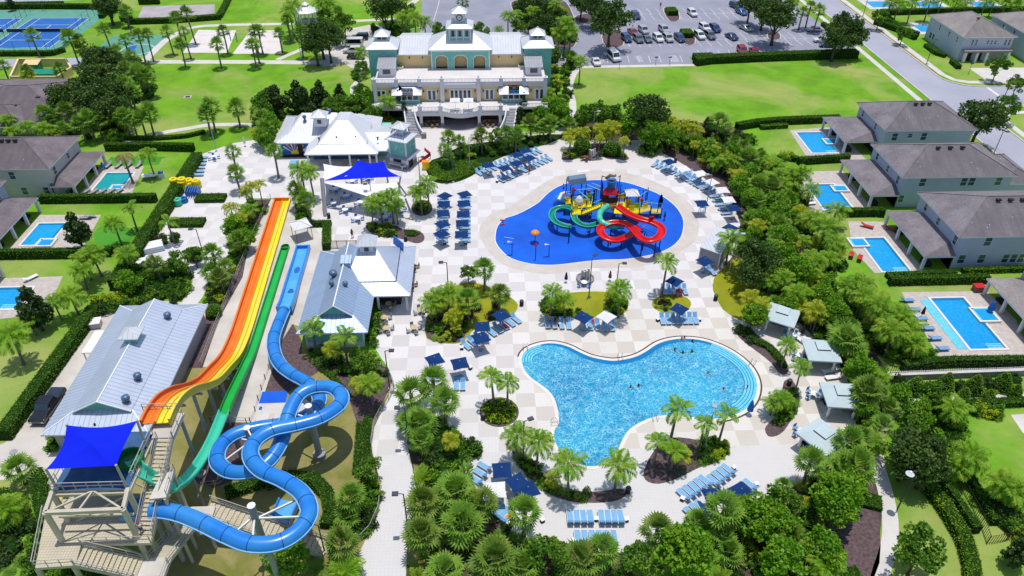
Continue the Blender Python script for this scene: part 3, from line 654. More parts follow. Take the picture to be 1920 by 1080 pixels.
def palm_trunk(seed,r0=.17,r1=.13,rings=7,boots=False):
 r=random.Random(seed);b=MB();path=[];rad=[]
 for i in range(rings*2+1):
  t=i/(rings*2);path.append((sin(t*2.2+seed)*.05,cos(t*1.7+seed)*.05-.05,t));rr=r0+(r1-r0)*t
  if t<.12:rr+=(.12-t)*.7*r0/.17
  if i%2:rr*=1.07
  rad.append(rr)
 b.tube(path,rad,8)
 if boots:
  for i in range(26):
   z=.72+.28*i/26;az=i*2.4;d=Vector((cos(az),sin(az),1.6)).normalized()
   b.cbox((cos(az)*r1*1.05,sin(az)*r1*1.05,z),(.07,.07,.05),az)
 return b
def clump_crown(seed,n,rx,rz,clumps,leafL,leafw,cr=.45,flat=0.0,zc=0.0,inner=.35,shape=None):
 """leaves gathered in clumps through an irregular crown"""
 r=random.Random(seed);b=MB();cs=[]
 for i in range(clumps):
  d=rdir(r,-.75);k=r.uniform(inner,1.0)**.6;rad=rx*r.uniform(.78,1.08)
  c=Vector((d.x*rad*k,d.y*rad*k,d.z*rz*k));
  if shape:c=shape(c,r)
  cs.append((c,cr*rx*r.uniform(.6,1.15)))
 for i in range(n):
  c,s=cs[r.randrange(len(cs))];d=rdir(r,-.6);p=c+d*s*r.uniform(.45,1.0)**.5*Vector((1,1,.8)).length/1.62
  p=c+Vector((d.x*s,d.y*s,d.z*s*.75))*r.uniform(.55,1.05)
  dd=(d*.6+rdir(r)*.8+Vector((0,0,-.1))).normalized();_,a,up=rot_frame(dd);th=r.uniform(0,pi);a2=a*cos(th)+up*sin(th)
  L=leafL*r.uniform(.7,1.25)
  b.add([p-dd*L*.5,p+a2*leafw*.5,p+dd*L*.5,p-a2*leafw*.5],[(0,1,2,3)],0)
 for v in range(len(b.v)):x,y,z=b.v[v];b.v[v]=(x,y,z+zc)
 return b,cs
def tree_trunk(seed,H,r0,cs,zc,nl=9):
 r=random.Random(seed);b=MB();b.tube([(0,0,0),(.04,.02,H*.25),(-.03,.05,H*.6),(0,0,H)],[r0*1.35,r0,r0*.8,r0*.5],7)
 pick=r.sample(cs,min(nl,len(cs)))
 for c,s in pick:
  z0=H*r.uniform(.45,1.0);e=Vector((c.x,c.y,c.z+zc));m=Vector((c.x*.45,c.y*.45,(z0+e.z)/2-.1))
  b.tube([(0,0,z0),tuple(m),tuple(e)],[r0*.42,r0*.28,r0*.1],5)
 return b
PROTO={}
def proto(key,name,label,cat,trunk,trunk_m,crown,crown_m,crown_z=0.0,smooth=False):
 """first instance of each plant is kept aside until used"""
 PROTO[key]=dict(name=name,label=label,cat=cat,tm=trunk.build('trunk',trunk_m,None,True)if trunk else None,cm=crown.build('crown' if trunk else name,crown_m),cz=crown_z)
 for k in('tm','cm'):
  o=PROTO[key][k]
  if o:PROTO[key][k+'_d']=o.data;bpy.data.objects.remove(o)
for i in range(4):
 proto('S%d'%i,'fan_palm','round fan palm','palm tree',palm_trunk(i,.17,.14,8,True),M['bark'],sabal_crown(20+i,27+2*i),M['lf_sabal']if i!=3 else M['lf_sabal2'])
for i in range(3):
 proto('Q%d'%i,'feather_palm','arching feather palm','palm tree',palm_trunk(10+i,.16,.11,9),M['bark'],queen_crown(40+i),M['lf_queen'])
for i in range(3):
 proto('R%d'%i,'royal_palm','slender royal palm','palm tree',palm_trunk(14+i,.17,.10,9),M['bark'],queen_crown(50+i,9,1.9,18,.17,.55,1.15,.25,80,0),M['lf_queen'])
for i in range(3):
 proto('Y%d'%i,'areca_palm','yellow feather palm','palm tree',palm_trunk(17+i,.11,.08,8),M['bark'],queen_crown(60+i,13,1.75,16,.15,.58,1.15,.4,82,0),M['lf_yellow'])
for i in range(3):
 def oakshape(c,r):return c if c.z>-.6 else Vector((c.x,c.y,c.z*.5))
 b,cs=clump_crown(70+i,3400,2.6,1.9,46,.34,.24,.34,zc=3.9,shape=oakshape)
 proto('O%d'%i,'oak_tree','spreading dark oak','tree',tree_trunk(i,2.8,.2,cs,3.9,12),M['bark2'],b,M['lf_oak'])
 b,cs=clump_crown(80+i,2600,1.7,1.6,34,.30,.22,.38,zc=2.9)
 proto('B%d'%i,'leafy_tree','bushy bright tree','tree',tree_trunk(i+5,2.0,.12,cs,2.9,9),M['bark2'],b,M['lf_bright'])
 b,cs=clump_crown(90+i,2000,1.7,1.5,26,.30,.20,.33,zc=2.8)
 proto('T%d'%i,'young_tree','young round tree','tree',tree_trunk(i+9,2.2,.09,cs,2.8,9),M['bark2'],b,M['lf_mid'])
 def cone(c,r):
  z=(c.z+2.2)/4.4;k=max(.12,1.12-z);return Vector((c.x*k,c.y*k,c.z))
 b,cs=clump_crown(100+i,2600,1.75,2.3,44,.34,.24,.30,zc=2.7,shape=cone)
 proto('M%d'%i,'magnolia_tree','dark conical magnolia','tree',tree_trunk(i+13,3.6,.12,cs,2.7,8),M['bark2'],b,M['lf_dark'])
for i in range(2):
 def spind(c,r):z=c.z/2.6;return Vector((c.x*(1-.75*max(0,z)),c.y*(1-.75*max(0,z)),c.z))
 b,cs=clump_crown(110+i,1500,.55,2.7,30,.22,.10,.55,zc=2.7,shape=spind)
 proto('C%d'%i,'cypress_tree','narrow dark cypress','tree',MB().tube([(0,0,0),(0,0,4.2)],[.08,.03],6),M['bark2'],b,M['lf_dark'])
def shrub(seed,n,rx,rz,L,w,core=True,clumps=16,cr=.42):
 b,cs=clump_crown(seed,n,rx,rz,clumps,L,w,cr,zc=rz*.85)
 if core:b.lathe((0,0,0),[(.01,0),(rx*.62,rz*.2),(rx*.72,rz*.8),(rx*.45,rz*1.35),(.02,rz*1.5)],8,1)
 return b
for i in range(3):
 for k,m,lab,nm in(('h','lf_mid','rounded green shrub','green_shrub'),('b','lf_bright','loose bright green shrub','leafy_shrub'),('d','lf_dark','dark green shrub','dark_shrub'),('l','lf_lime','yellow green shrub','yellow_shrub')):
  proto('%s%d'%(k,i),nm,lab,'shrub',None,None,shrub(120+i*7+ord(k),620,1.0,.75,.26,.17),[M[m],M['hedge_core']])
 proto('r%d'%i,'red_shrub','red leaved cordyline','shrub',None,None,shrub(190+i,130,.55,.55,.5,.09,False),[M['lf_red'],M['hedge_core']])
 proto('p%d'%i,'purple_shrub','dark purple shrub','shrub',None,None,shrub(195+i,420,.9,.65,.24,.12),[M['lf_purple'],M['hedge_core']])
 bb=MB();rr=random.Random(200+i)
 for j in range(700):
  d=rdir(rr,-.35);p=Vector((d.x*.98,d.y*.98,.86+d.z*.9));t=(d*.5+rdir(rr)*.7).normalized();_,a,up=rot_frame(t)
  bb.add([p-t*.08,p+a*.06,p+t*.09,p-a*.06],[(0,1,2,3)],0)
 bb.lathe((0,0,0),[(.01,0),(.72,.12),(.93,.55),(.95,.95),(.78,1.4),(.42,1.68),(.02,1.76)],12,1)
 proto('g%d'%i,'clipped_shrub','clipped round green shrub','shrub',None,None,bb,[M['lf_hedge'],M['hedge_core']])
 cb=MB()
 for j in range(700):
  z=rr.random()**.8*2.0;R=.85*(1-(z/2.1)**1.6)+.05;az=rr.uniform(0,2*pi);d=Vector((cos(az),sin(az),.4)).normalized();p=Vector((cos(az)*R,sin(az)*R,z+.1));t=(d*.5+rdir(rr)*.7).normalized();_,a,up=rot_frame(t)
  cb.add([p-t*.09,p+a*.07,p+t*.10,p-a*.07],[(0,1,2,3)],0)
 cb.lathe((0,0,0),[(.01,0),(.8,.1),(.76,.7),(.55,1.3),(.28,1.8),(.02,2.1)],10,1)
 proto('k%d'%i,'cone_shrub','clipped cone shaped shrub','shrub',None,None,cb,[M['lf_hedge'],M['hedge_core']])
for i in range(3):
 rr=random.Random(220+i);b=MB()
 for j in range(20):feather_frond(b,rr,(0,0,.15),j*2.4,radians(rr.uniform(15,70)),rr.uniform(.8,1.25),11,1.0,.07,.26,.2)
 proto('f%d'%i,'cycad_plant','low feathery cycad','plant',None,None,b,[M['lf_sabal']])
 b=MB()
 for j in range(16):
  az=j*2.4;el=radians(rr.uniform(35,80));d=Vector((cos(az)*cos(el),sin(az)*cos(el),sin(el)));L=rr.uniform(.9,1.5);_,a,up=rot_frame(d);q=d*L*.55
  b.quad((0,0,0),q-a*.015,q+a*.015,(0,0,.01));e=q+d*L*.5+Vector((cos(az),sin(az),-.3))*L*.25
  b.add([q,(q+e)/2+a*.17,e,(q+e)/2-a*.17],[(0,1,2,3)],0)
 proto('w%d'%i,'broad_leaf_plant','broad leaved tropical plant','plant',None,None,b,[M['lf_sabal']])
 b=MB()
 for j in range(9):feather_frond(b,rr,(rr.uniform(-.2,.2),rr.uniform(-.2,.2),0),j*2.4+i,radians(rr.uniform(48,84)),rr.uniform(1.8,2.6),16,.95,.15,.55,.35)
 proto('a%d'%i,'areca_clump','clump of arching palm fronds','palm',None,None,b,[M['lf_queen']if i else M['lf_yellow']])
TALLY=set();SC_={}
def plant(key,x,y,h=None,s=1.0,rz=None,label=None,group=None):
 """put one plant at world (x, y); h = trunk height to the crown centre for palms, s = overall scale"""
 p=PROTO[key];r=RND;rz=r.uniform(0,2*pi)if rz is None else rz
 if p.get('tm_d'):
  t=thing(p['name'],label or p['label'],p['cat'],(x,y,0),rz,group)
  c=bpy.data.objects.new('crown',p['cm_d']);COL.objects.link(c);c.parent=t;c.scale=(s,s,s)
  k=bpy.data.objects.new('trunk',p['tm_d']);COL.objects.link(k);k.parent=t
  if key[0]in 'SQRY':
   t.rotation_euler=(r.uniform(-.05,.05),r.uniform(-.05,.05),rz);s*=r.uniform(.88,1.1);c.scale=(s,s,s*r.uniform(.9,1.05));c.location=(0,0,h);ts=s if s<1.2 else 1.2;k.scale=(ts,ts,h+.05)
  else:k.scale=(s,s,s)
  return t
 o=bpy.data.objects.new(p['name'],p['cm_d']);COL.objects.link(o);o.location=(x,y,0);o.rotation_euler=(0,0,rz);o.scale=(s,s,s*r.uniform(.9,1.1))
 tag(o,label or p['label'],p['cat'],group);return o
NV=dict(S=4,Q=3,R=3,Y=3,O=3,B=3,T=3,M=3,C=2)
def grove(phrase,items,group=None):
 """items: (kind, crown_px, crown_py, h, s) read at the crown; labelled by kind, order and place"""
 placed=[]
 for it in items:
  k,px,py,h=it[:4];s=it[4]if len(it)>4 else 1.0
  zc=h if k in 'SQRY' else{'O':3.9,'B':2.9,'T':2.8,'M':2.7,'C':2.7}.get(k,.7)*s
  x,y=P2(px,py,zc);v=RND.randrange(NV.get(k,3))
  placed.append((px,k,plant('%s%d'%(k,v),x,y,h,s)))
 byname={}
 for px,k,o in sorted(placed,key=lambda a:a[0]):byname.setdefault(PROTO[k+'0']['label'],[]).append(o)
 for lab,os_ in byname.items():
  TALLY.add((lab,phrase))
  for o in SC_.get('%s %s'%(lab,phrase),[]):o['label']='low %s %s'%(lab,phrase);o['group']=o['label']
  for i,o in enumerate(os_):
   if len(os_)==1:o['label']='%s %s'%(lab,phrase)
   elif len(os_)==2:o['label']='%s %s, %s one'%(lab,phrase,('left','right')[i])
   elif len(os_)<=20:o['label']='%s %s, %s from left'%(lab,phrase,ORD[i])
   else:o['label']='%s %s'%(lab,phrase);o['group']=(group or lab+' '+phrase)
   if len(os_)>1:o['group']=group or(o['category']+'s '+phrase)
def scatter(phrase,poly,kinds,n,smin,smax,mind=.8,avoid=(),h=None,seed=1):
 """n plants of mixed kinds inside a px polygon; alike ones share a label"""
 w=PP(poly);r=random.Random(seed);xs=[p[0]for p in w];ys=[p[1]for p in w];done=[];tries=0;pl={}
 while len(done)<n and tries<n*40:
  tries+=1;x,y=r.uniform(min(xs),max(xs)),r.uniform(min(ys),max(ys))
  if not inside(w,x,y)or any(inside(a,x,y)for a in avoid):continue
  if any((x-q[0])**2+(y-q[1])**2<mind*mind for q in done):continue
  k=r.choice(kinds);s=r.uniform(smin,smax);v=r.randrange(NV.get(k,3));lab='%s %s'%(PROTO[k+'0']['label'],phrase)
  done.append((x,y));pl.setdefault(lab,[]).append((Q(x,y,1)[0],plant('%s%d'%(k,v),x,y,r.uniform(*h)if h else None,s,r.uniform(0,6.28),lab,'plants '+phrase)))
 for lab,os_ in pl.items():
  SC_[lab]=[o for px,o in os_]
  if any(lab=='%s %s'%t for t in TALLY):
   for px,o in os_:o['label']='low '+lab;o['group']='low '+lab
  elif 1<len(os_)<=20:
   for i,(px,o)in enumerate(sorted(os_,key=lambda a:a[0])):o['label']='%s, %s from left'%(lab,ORD[i])
  elif len(os_)>20:
   for px,o in os_:o['group']=lab
def hedge(label,pts,w,h,m='lf_hedge',dens=34,px=True,ls=.17,zb=0.0,wob=.06):
 """clipped hedge along a line: leafy skin over a dark core"""
 c=PP(pts)if px else pts;r=random.Random(int(abs(c[0][0]*13+c[0][1]*7)));b=MB()
 for i in range(len(c)-1):
  a=Vector((*c[i],0));e=Vector((*c[i+1],0));d=(e-a);L=d.length
  if L<.1:continue
  d.normalize();s=Vector((-d.y,d.x,0));hw=w/2
  q=[a-s*(hw-.08)-d*.02,e-s*(hw-.08)+d*.02,e+s*(hw-.08)+d*.02,a+s*(hw-.08)-d*.02]
  b.add([(p.x,p.y,zb)for p in q]+[(p.x,p.y,zb+h-.08)for p in q],[(4,5,6,7),(0,1,5,4),(1,2,6,5),(2,3,7,6),(3,0,4,7)],1)
  def lf(p,n_):
   t=(n_*.35+rdir(r)*.8).normalized();_,A,U=rot_frame(t);l=ls*r.uniform(.7,1.3);th=r.uniform(0,pi);A=A*cos(th)+U*sin(th)
   p=p+n_*(r.uniform(-.06,.05)+wob*(noise.noise(p*.9)));b.add([p-t*l*.5,p+A*l*.36,p+t*l*.5,p-A*l*.36],[(0,1,2,3)],0)
  for k in range(int(L*w*dens*1.5)):lf(a+d*r.uniform(0,L)+s*r.uniform(-hw,hw)+Vector((0,0,zb+h)),Vector((0,0,1)))
  for sd in(-1,1):
   for k in range(int(L*h*dens*.8)):lf(a+d*r.uniform(0,L)+s*hw*sd+Vector((0,0,zb+h*r.random())),s*sd)
  for pe,dd in((a,-d),(e,d)):
   for k in range(int(w*h*dens*.6)):lf(pe+s*r.uniform(-hw,hw)+Vector((0,0,zb+h*r.random())),dd)
 o=b.build('hedge',[M[m],M['hedge_core']]);tag(o,label,'hedge');return o
def cover(name,label,poly,m,h,dens,ls=.2,lw=.12,core='hedge_core',seed=3,px=True,cat='ground cover'):
 """low planting over an area, as one mass"""
 w=PP(poly)if px else poly;r=random.Random(seed);b=MB();xs=[p[0]for p in w];ys=[p[1]for p in w]
 A=abs(sum(w[i-1][0]*w[i][1]-w[i][0]*w[i-1][1]for i in range(len(w))))/2;n=int(A*dens);k=0;tr=0
 while k<n and tr<n*6:
  tr+=1;x,y=r.uniform(min(xs),max(xs)),r.uniform(min(ys),max(ys))
  if not inside(w,x,y):continue
  k+=1;hh=h*(.55+.75*abs(noise.noise(Vector((x*.8,y*.8,3)))))*r.uniform(.7,1.1);t=(rdir(r,0)+Vector((0,0,.2))).normalized();_,a,u=rot_frame(t);l=ls*r.uniform(.7,1.3);th=r.uniform(0,pi);a=a*cos(th)+u*sin(th)
  p=Vector((x,y,hh));b.add([p-t*l*.5,p+a*lw*.5,p+t*l*.5,p-a*lw*.5],[(0,1,2,3)],0)
 if core:
  iw=offset_poly(w,-.12);b.prism(iw,.02,h*.55,1)
 o=b.build(name,[M[m],M['hedge_core']]);o['kind']='stuff';tag(o,label,cat);return o
def hip(b,x0,y0,x1,y1,z,rise,mi=0,th=.2,mf=1,run=None,soffit=True,mc=0):
 """hip roof over an eave rectangle; returns ridge ends"""
 w,d=x1-x0,y1-y0;k=min(w,d)/2 if run is None else run
 if run is None:
  if w>=d:r=[(x0+k,y0+k),(x1-k,y0+k)]
  else:r=[(x0+k,y0+k),(x0+k,y1-k)]
  A,B,Cc,D=(x0,y0,z),(x1,y0,z),(x1,y1,z),(x0,y1,z);p,q=(*r[0],z+rise),(*r[1],z+rise)
  if abs(w-d)<.05:b.add([A,B,Cc,D,p],[(0,1,4),(1,2,4),(2,3,4),(3,0,4)],mi)
  elif w>d:b.add([A,B,Cc,D,p,q],[(0,1,5,4),(1,2,5),(2,3,4,5),(3,0,4)],mi)
  else:b.add([A,B,Cc,D,p,q],[(0,1,4),(1,2,5,4),(2,3,5),(3,0,4,5)],mi)
 else:
  r=[(x0+k,y0+k),(x1-k,y0+k),(x1-k,y1-k),(x0+k,y1-k)]
  b.add([(x0,y0,z),(x1,y0,z),(x1,y1,z),(x0,y1,z)]+[(*p,z+rise)for p in r],[(0,1,5,4),(1,2,6,5),(2,3,7,6),(3,0,4,7)],mi)
 ce=[(x0,y0),(x1,y0),(x1,y1),(x0,y1)];rr_=r if len(r)==4 else([r[0],r[1],r[1],r[0]]if w>=d else[r[0],r[0],r[1],r[1]])
 for a_,d_ in zip(ce,rr_):b.beam((*a_,z+.03),(*d_,z+rise+.03),.22,.05,mc)
 if run is None and abs(w-d)>.1:b.beam((*r[0],z+rise+.03),(*r[1],z+rise+.03),.22,.05,mc)
 b.add([(x0,y0,z-th),(x1,y0,z-th),(x1,y1,z-th),(x0,y1,z-th),(x0,y0,z),(x1,y0,z),(x1,y1,z),(x0,y1,z)],[(0,1,5,4),(1,2,6,5),(2,3,7,6),(3,0,4,7)]+([(3,2,1,0)]if soffit else[]),mf)
 return r
def window(parent,x,y,z,w,h,face,frame='trim',glass='glass_teal',bars=1,name='window'):
 """window proud of a wall; face 'x-','x+','y-','y+' is the way it looks"""
 b=MB();g=MB();t=.06;s=-1 if face[1]=='-' else 1
 def bx(mb,u0,u1,v0,v1,d0,d1):
  if face[0]=='y':mb.box(x+u0,y+s*d0,z+v0,x+u1,y+s*d1,z+v1)
  else:mb.box(x+s*d0,y+u0,z+v0,x+s*d1,y+u1,z+v1)
 bx(b,-w/2-t,w/2+t,h,h+t,-.02,.07);bx(b,-w/2-t,w/2+t,-t,0,-.02,.09);bx(b,-w/2-t,-w/2,0,h,-.02,.07);bx(b,w/2,w/2+t,0,h,-.02,.07)
 if bars:bx(b,-w/2,w/2,h*.5-.025,h*.5+.025,-.02,.06)
 if bars>1:
  for k in range(1,bars):bx(b,-w/2+w*k/bars-.03,-w/2+w*k/bars+.03,0,h,-.02,.06)
 bx(g,-w/2,w/2,0,h,-.02,.03)
 f=b.build(name,M[frame],parent);g.build('pane',M[glass],f);return f
def walls(b,x0,y0,x1,y1,z0,z1,mi=0):b.box(x0,y0,z0,x1,y1,z1,mi)
def house(name,label,x0,y0,x1,y1,rise,wall,roof,lanai=None,wins=(),ext=None,eave=6.2,vents=3):
 t=thing(name,label,'house',((x0+x1)/2,(y0+y1)/2,0),world=True,group=None);o=.55
 b=MB();walls(b,x0+o,y0+o,x1-o,y1-o,0,eave-.12);b.build('wall',M[wall],t)
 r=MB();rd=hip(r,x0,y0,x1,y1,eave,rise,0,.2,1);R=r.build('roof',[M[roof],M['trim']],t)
 rz=eave+rise
 for i in range(vents):
  f=(i+.7)/(vents+.4);px=rd[0][0]+(rd[1][0]-rd[0][0])*f if x1-x0>y1-y0 else(x0+x1)/2+1.2*(i-1);py=rd[0][1]-1.0
  v=MB();v.cbox((px,py,rz-.42*rise/((min(x1-x0,y1-y0))/2)*1.0+.10),(.75,.5,.22));v.build('roof_vent',M['dark'],R)
 for i in range(5):
  px=x0+2+(x1-x0-4)*RND.random();py=y0+1.2+RND.random()*2.0;q=MB();q.cyl((px,py,eave+.3),(px,py,eave+(py-y0)*rise/(min(x1-x0,y1-y0)/2)+.4),.07,None,6);q.build('vent_pipe',M['trim'],R)
 for(fx,fy,fz,w,h,face)in wins:window(t,fx,fy,fz,w,h,face)
 if lanai:
  a0,b0,a1,b1,ridge=lanai;L=MB();z=2.75
  zr=z+1.15;s=1 if ridge=='right' else-1;xo,xi=(a0,a1)if s==1 else(a1,a0);k=2.6
  A,B,Cc,D=(xo,b0,z),(xi,b0,z),(xi,b1,z),(xo,b1,z);E_,F_=(xi,b0+k,zr),(xi,b1-k,zr)
  vs=[A,B,Cc,D,E_,F_];fs=[(0,4,5,3),(0,1,4),(3,5,2)]
  L.add(vs,fs if s==1 else[f[::-1]for f in fs],0)
  L.box(min(xo,xi),b0,z-.22,max(xo,xi),b1,z-.02,1)
  L.build('porch_roof',[M[roof],M['trim']],t)
  n=max(3,int((b1-b0)/3.6)+1)
  for i in range(n):
   y=b0+.4+(b1-b0-.8)*i/(n-1);c=MB();c.box(xo+s*.25,y-.2,0,xo+s*.65,y+.2,z-.22);c.build('porch_column',M['white_wall'],t)
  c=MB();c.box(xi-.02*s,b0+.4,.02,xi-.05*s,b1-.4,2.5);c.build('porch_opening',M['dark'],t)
  c=MB();c.box(xo+s*1.4,b0+1,0.02,xo+s*2.4,b0+2.8,.75);c.build('porch_table',M['dark'],t);c=MB();c.box(xo+s*1.5,b1-3.4,.02,xo+s*2.3,b1-1.6,.45);c.build('porch_bench',M['dark'],t)
 if ext:ext(t)
 return t
def pane_row(y,z,xs,w,h,face='y-'):return[(x,y,z,w,h,face)for x in xs]
house('grey_house','grey stucco house at the top of the right-hand row beside the street',79.1,9.6,97.5,23.3,3.1,'stucco','shingle',(73.0,12.0,79.6,24.0,'right'),pane_row(10.15,3.9,(81.6,87.4),1.1,1.5)+[(84.6,10.15,4.5,.9,.8,'y-'),(79.65,20.5,4.3,.8,1.3,'x-'),(79.65,14.5,4.2,.8,1.3,'x-')])
def r2ext(t):
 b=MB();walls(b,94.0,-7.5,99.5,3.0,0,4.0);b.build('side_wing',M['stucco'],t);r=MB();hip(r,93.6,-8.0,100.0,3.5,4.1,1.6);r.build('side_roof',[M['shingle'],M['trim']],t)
house('grey_house','wide grey stucco house with the largest roof, second in the right-hand row',73.8,-9.0,94.5,4.2,3.0,'stucco','shingle',(69.2,-9.1,74.4,4.6,'right'),pane_row(-8.45,4.2,(78.0,85.4,86.8,91.6),1.1,1.5)+[(74.35,1.5,4.3,.8,1.3,'x-'),(74.35,-3.0,4.2,.8,1.2,'x-'),(74.35,-7.0,4.0,.9,1.4,'x-')]+[(75.2,-9.0+.55,1.0,.9,1.4,'y-')],r2ext)
house('grey_house','grey stucco house behind the red sun loungers, third in the right-hand row',74.0,-27.8,94.5,-13.9,3.1,'stucco','shingle',(69.6,-28.0,74.6,-14.2,'right'),[(79.2,-27.25,4.2,1.1,1.5,'y-'),(76.2,-27.25,.9,1.1,1.6,'y-'),(79.4,-27.25,.9,1.1,1.6,'y-'),(83.3,-27.25,.9,1.0,1.6,'y-'),(84.6,-27.25,.9,1.0,1.6,'y-'),(85.9,-27.25,.9,1.0,1.6,'y-'),(74.55,-16.8,4.3,.8,1.4,'x-'),(74.55,-21.0,4.2,.8,1.2,'x-'),(74.55,-26.4,4.0,.9,1.5,'x-')])
house('grey_house','grey house cut off at the right edge beside the long pool',80.6,-47.5,96,-33.5,3.0,'stucco','shingle2',(76.2,-48,81.2,-33.8,'right'),[(81.15,-36,4.2,.9,1.4,'x-'),(81.15,-41,4.2,.9,1.4,'x-')])
def garage(t):
 b=MB();b.box(124.0,61.6,2.6,136.4,63.3,3.0);b.build('porch_roof',M['shingle2'],t)
 for x in(124.6,127.6,130.2,135.9):c=MB();c.box(x-.3,61.8,0,x+.3,62.4,2.6);c.build('porch_column',M['white_wall'],t)
 g=MB();g.box(131.0,63.16,0.0,135.4,63.22,2.3)
 for k in range(4):g.box(131.0,63.12,.5+.55*k,135.4,63.17,.53+.55*k)
 g.build('garage_door',M['post_grey'],t)
 for a,c in((125.2,127),(128.2,129.6)):d=MB();d.box(a,63.16,0,c,63.2,2.3);d.build('front_door',M['dark'],t)
house('grey_house','grey house with a garage and driveway across the street',123.0,62.7,137.0,81.2,3.0,'stucco','shingle2',None,[(126.0,63.25,3.9,.5,1.5,'y-'),(127.0,63.25,3.9,.5,1.5,'y-'),(130.0,63.25,4.2,.5,1.0,'y-'),(131.0,63.25,4.2,.5,1.0,'y-'),(132.0,63.25,4.2,.5,1.0,'y-'),(134.6,63.25,3.9,.5,1.5,'y-'),(135.6,63.25,3.9,.5,1.5,'y-'),(123.55,70.0,3.9,.8,1.3,'x-'),(123.55,75.0,4.1,.7,1.3,'x-'),(123.55,66.0,3.9,.7,1.3,'x-'),(123.55,76.5,1.0,1.0,1.4,'x-'),(123.55,78.0,1.0,1.0,1.4,'x-')],garage,vents=1)
house('grey_house','grey house cut off by the top right corner',140.3,60.5,154,81.4,3.0,'stucco','shingle2',None,[(140.85,70,4,.8,1.4,'x-'),(140.85,75,4,.8,1.4,'x-')],vents=1)
house('tan_house','tan stucco house with a dark roof left of the green pool',-92,-1.3,-74.9,11.8,3.0,'stucco_tan','shingle3',(-76.0,-1.4,-71.6,12.2,'left'),[(-82.0,-.75,4.0,1.0,1.4,'y-'),(-81.0,-.75,.9,1.0,1.4,'y-'),(-77.2,-.75,.9,1.0,1.4,'y-'),(-75.45,1.0,4.0,1.0,1.4,'x+'),(-75.45,6.5,4.3,.9,1.0,'x+')])
house('tan_house','house at the left edge with a porch facing the lower blue pool',-98,-18.5,-80.3,-5.0,3.0,'stucco','shingle3',(-80.8,-18.8,-76.2,-5.2,'left'),[(-80.85,-8,4,.9,1.4,'x+')])
house('tan_house','sliver of a house porch at the left edge above the lowest pool',-92,-38,-77.0,-24.4,3.0,'stucco','shingle3',(-77.6,-38,-72.9,-24.6,'left'))
def lowbuilding():
 t=thing('brown_roofed_building','low building with a broad brown hip roof at the left edge','building',(-97,34,0),world=True)
 b=MB();walls(b,-112,26.2,-85.5,48,0,3.0);b.build('wall',M['stucco_tan'],t)
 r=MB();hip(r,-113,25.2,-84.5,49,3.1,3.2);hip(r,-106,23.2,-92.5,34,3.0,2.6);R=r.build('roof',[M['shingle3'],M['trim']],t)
 for x,y,z in((-100.6,29.8,4.72),(-98.6,29.8,4.72),(-96.4,29.8,4.72),(-92.8,33.0,5.2)):v=MB();v.cbox((x,y,z),(.9,.5,.25));v.build('roof_vent',M['dark'],R)
lowbuilding()
def dutch(t,x0,y0,x1,y1,ze,zi,zr,gx0,gx1,gy0,gy1,roof,gable='green_wall',name='roof'):
 r=MB();f=.2
 o=[(x0,y0,ze),(x1,y0,ze),(x1,y1,ze),(x0,y1,ze)];i=[(gx0,gy0,zi),(gx1,gy0,zi),(gx1,gy1,zi),(gx0,gy1,zi)]
 r.add(o+i,[(0,1,5,4),(1,2,6,5),(2,3,7,6),(3,0,4,7)],0)
 xm=(gx0+gx1)/2;e=.5
 r.add([(gx0-.12,gy0-e,zi+.03),(gx1+.12,gy0-e,zi+.03),(gx1+.12,gy1+e,zi+.03),(gx0-.12,gy1+e,zi+.03),(xm,gy0-e,zr),(xm,gy1+e,zr)],[(1,2,5,4),(3,0,4,5)],0)
 r.add([(a[0],a[1],ze-f)for a in o]+o,[(0,1,5,4),(1,2,6,5),(2,3,7,6),(3,0,4,7),(3,2,1,0)],1)
 r.beam((gx0-.12,gy0-e,zi+.05),(xm,gy0-e,zr+.03),.09,.14,1);r.beam((gx1+.12,gy0-e,zi+.05),(xm,gy0-e,zr+.03),.09,.14,1)
 r.beam((xm,gy0-e,zr+.02),(xm,gy1+e,zr+.02),.16,.06,1)
 for a,b_ in zip(o,i):r.beam((a[0],a[1],a[2]+.02),(b_[0],b_[1],b_[2]+.02),.14,.05,1)
 R=r.build(name,[M[roof],M['trim']],t)
 g=MB();g.add([(gx0,gy0-.02,zi-.05),(gx1,gy0-.02,zi-.05),(xm,gy0-.02,zr-.12)],[(0,1,2)]);g.add([(gx0,gy1+.02,zi-.05),(gx1,gy1+.02,zi-.05),(xm,gy1+.02,zr-.12)],[(0,2,1)])
 g.build('gable',M[gable],t);return R
def cupola(t,cx,cy,z,w,h,ow,rise,wall,roof,win=True,name='cupola',rz=0):
 """small lantern on a roof: walls, hip cap, windows"""
 b=MB();b.cbox((cx,cy,z+h/2),(w,w,h),rz);c=b.build(name,M[wall],t)
 r=MB();ca,sa=cos(rz),sin(rz);q=[(cx+ow/2*(a*ca-d*sa),cy+ow/2*(a*sa+d*ca),z+h)for a,d in((-1,-1),(1,-1),(1,1),(-1,1))]
 r.add(q+[(cx,cy,z+h+rise)],[(0,1,4),(1,2,4),(2,3,4),(3,0,4)],0);r.add([(a[0],a[1],a[2]-.12)for a in q]+q,[(0,1,5,4),(1,2,6,5),(2,3,7,6),(3,0,4,7),(3,2,1,0)],1)
 r.build('cupola_roof',[M[roof],M['trim']],c)
 if win:
  for dx,dy in((0,-1),(-1,0),(0,1),(1,0)):
   for f,u,v,nm,m in((.01,.5,.6,'cupola_window','white'),(.03,.36,.42,'cupola_pane','glass')):
    px,py=cx+(dx*ca-dy*sa)*(w/2+f),cy+(dx*sa+dy*ca)*(w/2+f);g=MB();g.cbox((px,py,z+h*.52),(w*u if dx==0 else.05,.05 if dx==0 else w*u,h*v),rz);g.build(nm,M[m],c)
 return c
